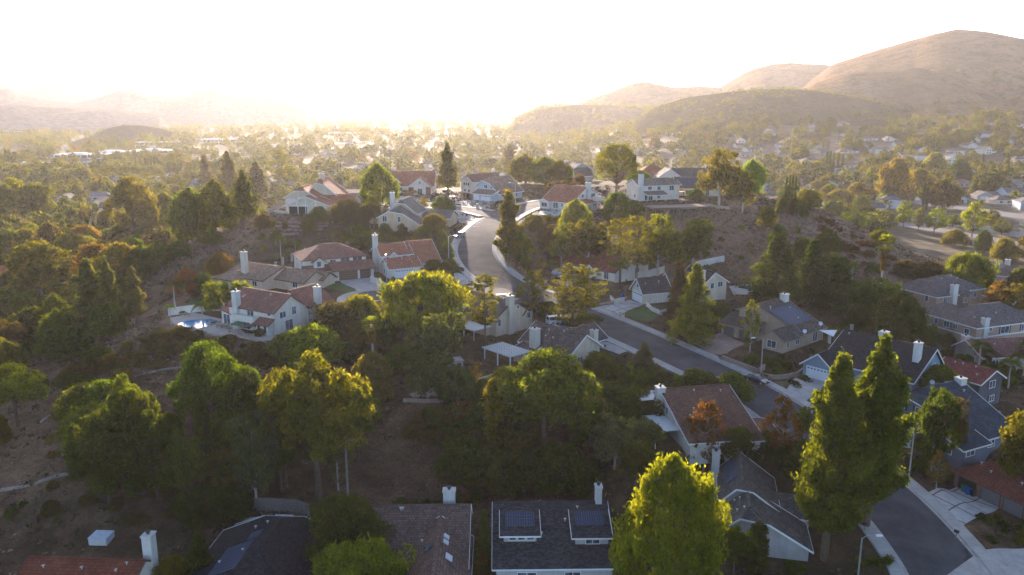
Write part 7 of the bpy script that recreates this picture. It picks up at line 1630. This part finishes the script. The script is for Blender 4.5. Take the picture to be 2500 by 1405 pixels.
def pergola():
    C = U(1638, 484, 31); root = empty('pergola', C, R(22), 'dark timber pergola with string lights on the hilltop deck', 'pergola'); m = MB()
    for i in range(12): m.box(i * .5, -.3, 2.6, i * .5 + .12, 4.3, 2.8)
    m.box(0, 0, 2.4, 5.7, .18, 2.6); m.box(0, 3.9, 2.4, 5.7, 4.1, 2.6); m.build('slatted_roof', BROWN_TRIM, root)
    for x, y in ((.1, 0), (5.4, 0), (.1, 3.9), (5.4, 3.9)): q = MB(); q.box(x, y, 0, x + .2, y + .2, 2.4); q.build('post', BROWN_TRIM, root)
    e = bpy.data.materials.new('warm_bulb'); e.use_nodes = True; b = e.node_tree.nodes['Principled BSDF']; b.inputs['Emission Color'].default_value = (1, .62, .25, 1); b.inputs['Emission Strength'].default_value = 2.5
    q = MB()
    for i in range(12): q.box(i * .5, -.34, 2.3, i * .5 + .12, -.22, 2.42)
    q.build('string_lights', e, root)
pergola()
def lattice():
    C = U(1262, 905, 13.5); root = empty('pergola', C, R(42), 'white lattice pergola over the patio of the cream house by the road', 'pergola'); m = MB()
    for i in range(12): m.box(-1, 1 + i * .74, 2.7, 4.6, 1.14 + i * .74, 2.86)
    for i in range(9): m.box(-.9 + i * .66, .8, 2.6, -.78 + i * .66, 9.6, 2.7)
    for i in range(10): m.box(-1 + i * .58, .8, 2.86, -.86 + i * .58, 9.6, 2.9)
    m.build('lattice_roof', WHITE, root)
    for x, y in ((-.7, 1.2), (-.7, 5), (-.7, 9), (4.2, 1.2), (4.2, 9)): q = MB(); q.box(x, y, -.8, x + .2, y + .2, 2.6); q.build('post', WHITE, root)
lattice()
def gazebo():
    p = hit(1095, 915); root = empty('gazebo', p, R(20), 'small white-framed shed with a flat grey roof in the shaded garden', 'shed'); m = MB(); m.box(-.2, -.2, 2.2, 3.2, 2.6, 2.35); m.build('roof', plain('shed_roof', (.3, .28, .26), .8), root)
    m = MB(); m.box(0, 0, -.5, 3, 2.4, 2.2); m.build('wall', stucco((.5, .47, .43)), root); m = MB(); m.box(.6, -.04, .6, 1.4, .02, 1.8); m.box(1.8, -.04, .6, 2.6, .02, 1.8); m.build('window', GLASS, root)
gazebo()
# street lamps
def lamp(u, v, h, ang, label, wood=False):
    p = hit(u, v); root = empty('street_lamp', p, R(ang), label, 'street lamp', 'street lamps'); m = MB(); m.tube([(0, 0, -.3), (0, 0, h * .5), (0, 0, h)], [.13, .11, .09], 8)
    m.build('pole', STEEL if not wood else GREYWOOD, root); m = MB(); m.tube([(0, 0, h - .1), (.5, 0, h + .3), (1.3, 0, h + .45), (2.0, 0, h + .4)], .05, 6); m.build('arm', STEEL, root)
    m = MB(); m.box(1.7, -.16, h + .28, 2.5, .16, h + .46); m.build('lamp_head', plain('lamp_glass', (.7, .7, .68), .3, .05), root)
lamp(1096, 652, 8.2, -20, 'curved-arm street lamp on the left side of the road bend'); lamp(945, 704, 7.6, 100, 'straight street lamp between the two court driveways'); lamp(1857, 918, 7.4, 190, 'street lamp beside the parked dark sedan')
lamp(2088, 1470, 8.6, 0, 'street lamp rising from the bottom edge'); lamp(2218, 1172, 7.4, 200, 'street lamp in front of the slate-blue roofed house'); lamp(1258, 500, 7.8, 180, 'street lamp in front of the pale blue house'); lamp(1362, 815, 5.5, 30, 'slim lamp post beside the white van')
lamp(2290, 500, 9, 190, 'street lamp across the wide valley street'); lamp(2325, 600, 9, 20, 'street lamp beside the long white wall')
def upole(u, v, h, label):
    p = hit(u, v); root = empty('utility_pole', p, R(10), label, 'utility pole', 'utility poles'); m = MB(); m.tube([(0, 0, -.5), (0, 0, h)], [.2, .13], 7); m.build('pole', GREYWOOD, root); m = MB(); m.box(-1.2, -.06, h - .9, 1.2, .06, h - .7); m.build('crossarm', GREYWOOD, root)
upole(962, 420, 12, 'wooden pole behind the red roof at the head of the side street'); upole(1432, 415, 12, 'wooden pole behind the V-gabled house'); upole(2094, 512, 9, 'wooden pole among trees behind the dry ridge'); upole(852, 1260, 13, 'slender pole rising from the middle of the dark slope')
# cars: body lofted from side profile, cabin, wheels, lamps
def car(u, v, ang, col, label, kind='sedan', group='parked cars'):
    p = hit(u, v); root = empty('car', (p.x, p.y, gz(p.x, p.y) + .1), R(ang), label, 'van' if kind == 'van' else 'car', group)
    Lc, Wc = {'sedan': (4.7, 1.8), 'suv': (4.7, 1.88), 'van': (5.2, 1.95)}[kind]; paint = plain('car_paint_%d%d%d' % tuple(int(c * 99) for c in col), col, .25, .04, spec=.6)
    low = {'sedan': [(-.5, .35), (-.5, .72), (-.47, .92), (-.30, .98), (.22, .94), (.46, .78), (.5, .60), (.5, .35)], 'suv': [(-.5, .38), (-.5, .80), (-.48, 1.05), (-.2, 1.08), (.2, 1.05), (.46, .92), (.5, .7), (.5, .38)], 'van': [(-.5, .38), (-.5, .9), (-.49, 1.15), (-.1, 1.15), (.28, 1.1), (.46, .95), (.5, .7), (.5, .38)]}[kind]
    top = {'sedan': [(-.40, .95), (-.26, 1.36), (-.02, 1.42), (.10, 1.36), (.27, .93)], 'suv': [(-.48, 1.04), (-.43, 1.62), (-.05, 1.70), (.10, 1.62), (.25, 1.04)], 'van': [(-.49, 1.12), (-.47, 1.85), (-.05, 1.92), (.16, 1.85), (.34, 1.08)]}[kind]
    def loft(prof, w0, w1, z0, z1):
        m = MB(); n = len(prof); wz = lambda z: w0 + (w1 - w0) * max(0, min(1, (z - z0) / (z1 - z0)))
        A = [(x * Lc, -wz(z) / 2, z) for x, z in prof]; B = [(x * Lc, wz(z) / 2, z) for x, z in prof]
        for i in range(n): j = (i + 1) % n; m.face([A[i], B[i], B[j], A[j]])
        m.face(A[::-1]); m.face(B); return m
    loft(low, Wc, Wc * .95, .35, 1.0).build('body', paint, root)
    loft(top, Wc * .93, Wc * .72, .95, top[2][1]).build('window', glass('car_glass', (.015, .018, .022)), root)
    m = MB(); x0, x1 = top[1][0] * Lc, top[3][0] * Lc; z = top[2][1]; w = Wc * .37; m.face([(x0, -w, top[1][1] + .015), (x1, -w, top[3][1] + .015), (x1, w, top[3][1] + .015), (x0, w, top[1][1] + .015)]) if False else m.box(x0, -w, z - .07, x1, w, z + .015)
    for s in (-1, 1):
        m.beam((top[0][0] * Lc, s * Wc * .46, top[0][1]), (x0, s * w, z - .04), .09); m.beam((top[4][0] * Lc, s * Wc * .46, top[4][1]), (x1, s * w, z - .04), .08); m.beam(((x0 + x1) / 2, s * Wc * .465, .98), ((x0 + x1) / 2, s * w, z - .04), .08)
    m.build('roof', paint, root)
    for x in (-.31 * Lc, .32 * Lc):
        for s in (-1, 1):
            m = MB(); y = s * (Wc / 2 - .08); rr_ = .34; n = 14
            for side in (-.11, .11): m.face([(x + rr_ * math.cos(k * 6.2832 / n), y + side, .34 + rr_ * math.sin(k * 6.2832 / n)) for k in range(n)])
            for k in range(n): a, b = k * 6.2832 / n, (k + 1) * 6.2832 / n; m.face([(x + rr_ * math.cos(a), y - .11, .34 + rr_ * math.sin(a)), (x + rr_ * math.cos(b), y - .11, .34 + rr_ * math.sin(b)), (x + rr_ * math.cos(b), y + .11, .34 + rr_ * math.sin(b)), (x + rr_ * math.cos(a), y + .11, .34 + rr_ * math.sin(a))])
            wl = m.build('wheel', plain('tyre', (.02, .02, .02), .9), root); m = MB(); m.lathe([(.2, 0), (.18, .02)], 10)
            h_ = m.build('hubcap', STEEL, wl); h_.location = (x, y + s * .115, .34); h_.rotation_euler = (-s * math.pi / 2, 0, 0)
    for s in (-1, 1):
        m = MB(); m.box(.485 * Lc, s * Wc * .36 - .16, .62, .505 * Lc, s * Wc * .36 + .16, .78); m.build('headlight', plain('headlight_glass', (.7, .7, .7), .1, .05), root)
        m = MB(); m.box(-.507 * Lc, s * Wc * .37 - .15, .72, -.49 * Lc, s * Wc * .37 + .15, .9); m.build('tail_light', plain('tail_red', (.3, .01, .01), .2), root)
    return root
car(1124, 582, 255, (.16, .16, .17), 'grey car parked at the left kerb of the road bend', 'suv')
car(1847, 938, -52, (.012, .016, .028), 'dark blue sedan parked beside the tall street lamp')
car(1745, 942, 130, (.03, .04, .06), 'dark car half hidden between the two clipped round trees')
car(1362, 792, 20, (.70, .70, .70), 'white van parked in the beige house driveway', 'van'); car(1378, 806, 22, (.42, .44, .46), 'silver car parked in front of the white van')
car(1297, 757, -55, (.62, .64, .66), 'white car parked at the kerb above the beige house'); car(1366, 672, 35, (.60, .60, .61), 'white car on the driveway of the white red-roofed house'); car(1378, 684, 38, (.03, .03, .035), 'black car on the driveway of the white red-roofed house')
car(985, 503, 5, (.6, .6, .6), 'white car parked in the side street behind the beige hill house'); car(1092, 472, 60, (.05, .05, .055), 'dark car in the drive left of the white clipped-gable house', 'suv')
for u, v, c, l in ((2312, 497, (.04, .04, .05), 'dark car parked before the open-garage bungalow'), (2330, 498, (.05, .05, .06), 'second dark car parked before the open-garage bungalow'), (2462, 506, (.05, .09, .10), 'teal car parked before the pale blue valley house'), (2493, 500, (.03, .05, .12), 'blue car parked at the right edge of the valley street'), (2138, 432, (.5, .5, .5), 'pale car parked on the small valley side street')): car(u, v, 10, c, l)
rc = random.Random(11)
for i in range(46):
    u, v = (rc.uniform(1455, 1620), rc.uniform(332, 346)) if i < 22 else (rc.uniform(1500, 1560), rc.uniform(338, 345)) if i < 30 else (rc.uniform(0, 110), rc.uniform(392, 402))
    p = hit(u, v); m = MB(); m.box(-2.2, -.9, .3, 2.2, .9, .95); m.box(-1.3, -.75, .95, 1.0, .75, 1.45); o = m.build('car', plain('pale_car', (.6, .6, .6), .3) if i % 3 else plain('dark_car', (.08, .08, .09), .3), None, p, rc.choice((0, 1.57))); tag(o, 'tiny pale or dark car in the hazy car park' if u > 1000 else 'tiny car in the car park by the left offices', 'car', 'cars in the far car parks right' if u > 1000 else 'cars in the far car parks left')
# bins, mailboxes, patio things
def bin_(u, v, col, label):
    p = hit(u, v); root = empty('wheelie_bin', p, R(20), label, 'bin'); m = MB(); m.face([(-.28, -.28, 0), (.28, -.28, 0), (.28, .28, 0), (-.28, .28, 0)][::-1]); b = [(-.26, -.26, 0), (.26, -.26, 0), (.26, .26, 0), (-.26, .26, 0)]; t_ = [(-.33, -.33, 1.0), (.33, -.33, 1.0), (.33, .33, 1.0), (-.33, .33, 1.0)]
    for i in range(4): j = (i + 1) % 4; m.face([b[i], b[j], t_[j], t_[i]])
    m.build('tub', plain('bin_%d' % int(col[2] * 100 + col[1] * 10), col, .5), root); m = MB(); m.box(-.36, -.38, 1.0, .36, .36, 1.1); m.build('lid', plain('bin_%d' % int(col[2] * 100 + col[1] * 10), col, .5), root)
bin_(1521, 728, (.02, .10, .35), 'blue wheelie bin beside the white timbered garage'); bin_(2352, 1206, (.03, .14, .10), 'green wheelie bin in the lower right driveway'); bin_(2362, 1210, (.02, .10, .30), 'blue wheelie bin in the lower right driveway'); bin_(2374, 1216, (.03, .03, .03), 'black wheelie bin in the lower right driveway')
def mailbox(u, v, label, brick_=False):
    p = hit(u, v); root = empty('mailbox', p, R(40), label, 'mailbox')
    if brick_: m = MB(); m.box(-.45, -.45, -.3, .45, .45, 1.5); m.build('pillar', stucco((.55, .47, .38)), root); m = MB(); m.box(-.18, -.48, .9, .18, -.44, 1.2); m.build('letter_slot', DARKMETAL, root)
    else: m = MB(); m.box(-.06, -.06, -.3, .06, .06, 1.1); m.build('post', GREYWOOD, root); m = MB(); m.box(-.2, -.3, 1.1, .2, .3, 1.4); m.build('box', DARKMETAL, root)
mailbox(1518, 778, 'stout cream mailbox pillar at the corner of the panelled driveway', True); mailbox(2333, 1318, 'dark mailbox on the right pavement near the bottom'); mailbox(2110, 1300, 'dark mailbox beside the trunk of the right giant pine'); mailbox(1165, 508, 'brick mailbox pillar beside the pale blue house drive', True); mailbox(1758, 885, 'thin mailbox at the corner of the brick-paved driveway')
def hottub(u, v, z, label):
    p = U(u, v, z); root = empty('spa_cover', p, R(-3), label, 'hot tub'); m = MB(); m.box(0, 0, 0, 2.6, 2.2, 1.0); m.build('tub', WHITE, root); m = MB(); m.box(-.06, -.06, 1.0, 2.66, 2.26, 1.14); m.build('cover', plain('pale_cover', (.55, .58, .6), .5), root)
hottub(217, 1332, 3, 'square white hot tub behind the red roof at the bottom left'); hottub(662, 1292, 3.4, 'teal square spa behind the charcoal hip roof'); HT = None
def table(u, v, col, label, ang=0, kind='table'):
    p = hit(u, v); p.z += .1; root = empty('patio_' + kind, p, R(ang), label, 'patio furniture', 'patio furniture')
    if kind == 'lounger': m = MB(); m.box(0, 0, .3, 1.3, .6, .4); m.beam((1.3, .3, .35), (1.9, .3, .75), .6, .08); m.build('seat', plain('lounger_cloth', col, .8), root); m = MB(); [m.box(x, y, 0, x + .06, y + .06, .3) for x in (.05, 1.2) for y in (0, .54)]; m.build('legs_frame', DARKMETAL, root)
    else: m = MB(); m.lathe([(.6, .7), (.6, .76)], 14); m.build('table_top', plain('table_top', col, .5), root); m = MB(); m.lathe([(.3, 0), (.05, .08), (.05, .7)], 10); m.build('pedestal', DARKMETAL, root)
for q in ((560, 812, (.2, .1, .06), 'round table on the pale patio of the cream pool house'), (1625, 498, (.18, .12, .09), 'round table on the timber deck, left one'), (1660, 494, (.3, .3, .3), 'round pale table on the timber deck, middle one')): table(*q)
for u, v, l, a in ((540, 805, 'brown lounger beside the blue kidney pool, nearest the house', 30), (528, 802, 'brown lounger beside the blue kidney pool, nearest the water', 20), (1606, 502, 'dark lounger on the timber deck', 10)): table(u, v, (.22, .13, .09), l, a, 'lounger')
def umbrella(u, v, col, label, shut=False):
    p = hit(u, v); root = empty('patio_umbrella', p, 0, label, 'umbrella'); m = MB(); m.tube([(0, 0, 0), (0, 0, 2.6)], .04, 6); m.build('pole', GREYWOOD, root); m = MB(); m.lathe([(1.5, 2.1), (1.48, 2.16), (.05, 2.65)] if not shut else [(.25, 1.0), (.16, 1.9), (.04, 2.7)], 8); m.build('canopy', plain('canopy_%d' % int(col[1] * 100), col, .8), root)
umbrella(582, 816, (.03, .10, .05), 'dark green patio umbrella beside the cream pool house'); umbrella(606, 822, (.02, .03, .03), 'black patio umbrella beside the cream pool house'); umbrella(1690, 488, (.25, .45, .5), 'pale blue umbrella on the timber deck')
def sail(u, v, z, label):
    p = U(u, v, z); m = MB(); a, b, c = Vector((0, 0, 2.9)), Vector((4.4, .8, 2.7)), Vector((2.2, -2.6, 2.2)); m.face([a, c, b]); m.face([a + Vector((0, 0, .03)), b + Vector((0, 0, .03)), c + Vector((0, 0, .03))]); o = m.build('shade_sail', WHITE, None, p); tag(o, 'white triangular shade sail beside the blue solar roof', 'shade sail')
sail(1996, 838, 14, '')
def dish(u, v, z, label):
    p = U(u, v, z); root = empty('satellite_dish', p, R(-30), label, 'satellite dish', 'satellite dishes'); m = MB(); m.lathe([(.02, 0), (.3, .04), (.42, .12), (.43, .13), (.30, .06), (.02, .02)], 14); d = m.build('dish', plain('dish_grey', (.5, .52, .54), .4), root); d.location = (0, 0, .5); d.rotation_euler = (R(65), 0, R(20)); m = MB(); m.tube([(0, 0, -.3), (0, 0, .5)], .03, 6); m.build('mount', STEEL, root)
dish(1964, 815, 18, 'satellite dish at the eave of the blue solar roof'); dish(2003, 796, 18.5, 'small satellite dish at the far corner of the blue solar roof'); dish(2275, 940, 15.5, 'satellite dish on the ridge of the slate-blue roof')
for i, (u, v) in enumerate(((674, 660), (691, 648), (713, 640), (2024, 838), (2078, 815), (2126, 790), (453, 722), (503, 700))):
    p = hit(u, v); m = MB(); m.box(-.28, -.28, -.5, .28, .28, 1.9); m.box(-.36, -.36, 1.9, .36, .36, 2.05); tag(m.build('garden_pillar', stucco((.58, .52, .45)), None, p), 'cream garden pillar ' + ('on the slope above the tan house' if i < 3 else 'beside the clipped hedge right of the blue solar roof' if i < 6 else 'by the lawn left of the bamboo hedge'), 'pillar', 'garden pillars')
# clipped hedges
def hedge(pts, h, w, label):
    P = [hit(u, v) for u, v in pts]; rng = np.random.default_rng(77); C = []
    for a, b in zip(P, P[1:]):
        n = int((b - a).length * 5)
        for _ in range(n): q = a.lerp(b, rng.random()); C.append((q.x + rng.uniform(-w, w) / 2, q.y + rng.uniform(-w, w) / 2, gz(q.x, q.y) + rng.uniform(.1, h - .3)))
    o = link('hedge', crown_mesh('hedge', leaf_cloud(C, np.full(len(C), .45), 46, .22, 1, 1.5, rng=rng))); o.color = (*MG, 1); tag(o, label, 'hedge')
hedge([(2026, 826), (2120, 800)], 1.8, 1.2, 'clipped dark hedge between cream pillars right of the blue solar roof'); hedge([(880, 574), (1000, 586), (1035, 580)], 2.4, 2.0, 'long hedge at the foot of the beige hill house'); hedge([(958, 690), (980, 702)], 1.4, 1.4, 'rounded hedge beside the lamp on the court'); hedge([(2090, 1400), (2165, 1395), (2170, 1370)], 1.3, 1.2, 'dark curved hedge by the pavement at the bottom right')
# ---------------------------------------------------------------- the hazy evening air
def haze():
    m = MB(); m.box(-6200, -300, -12, 6200, 8200, 372)
    mat = bpy.data.materials.new('haze_air'); mat.use_nodes = True; t = mat.node_tree; t.nodes.clear()
    v = t.nodes.new('ShaderNodeVolumePrincipled'); v.inputs['Color'].default_value = (1.0, .93, .89, 1); v.inputs['Density'].default_value = HAZE_DENS; v.inputs['Anisotropy'].default_value = HAZE_G
    o = t.nodes.new('ShaderNodeOutputMaterial'); t.links.new(v.outputs[0], o.inputs['Volume'])
    return tag(m.build('haze', mat), kind='stuff')
haze()
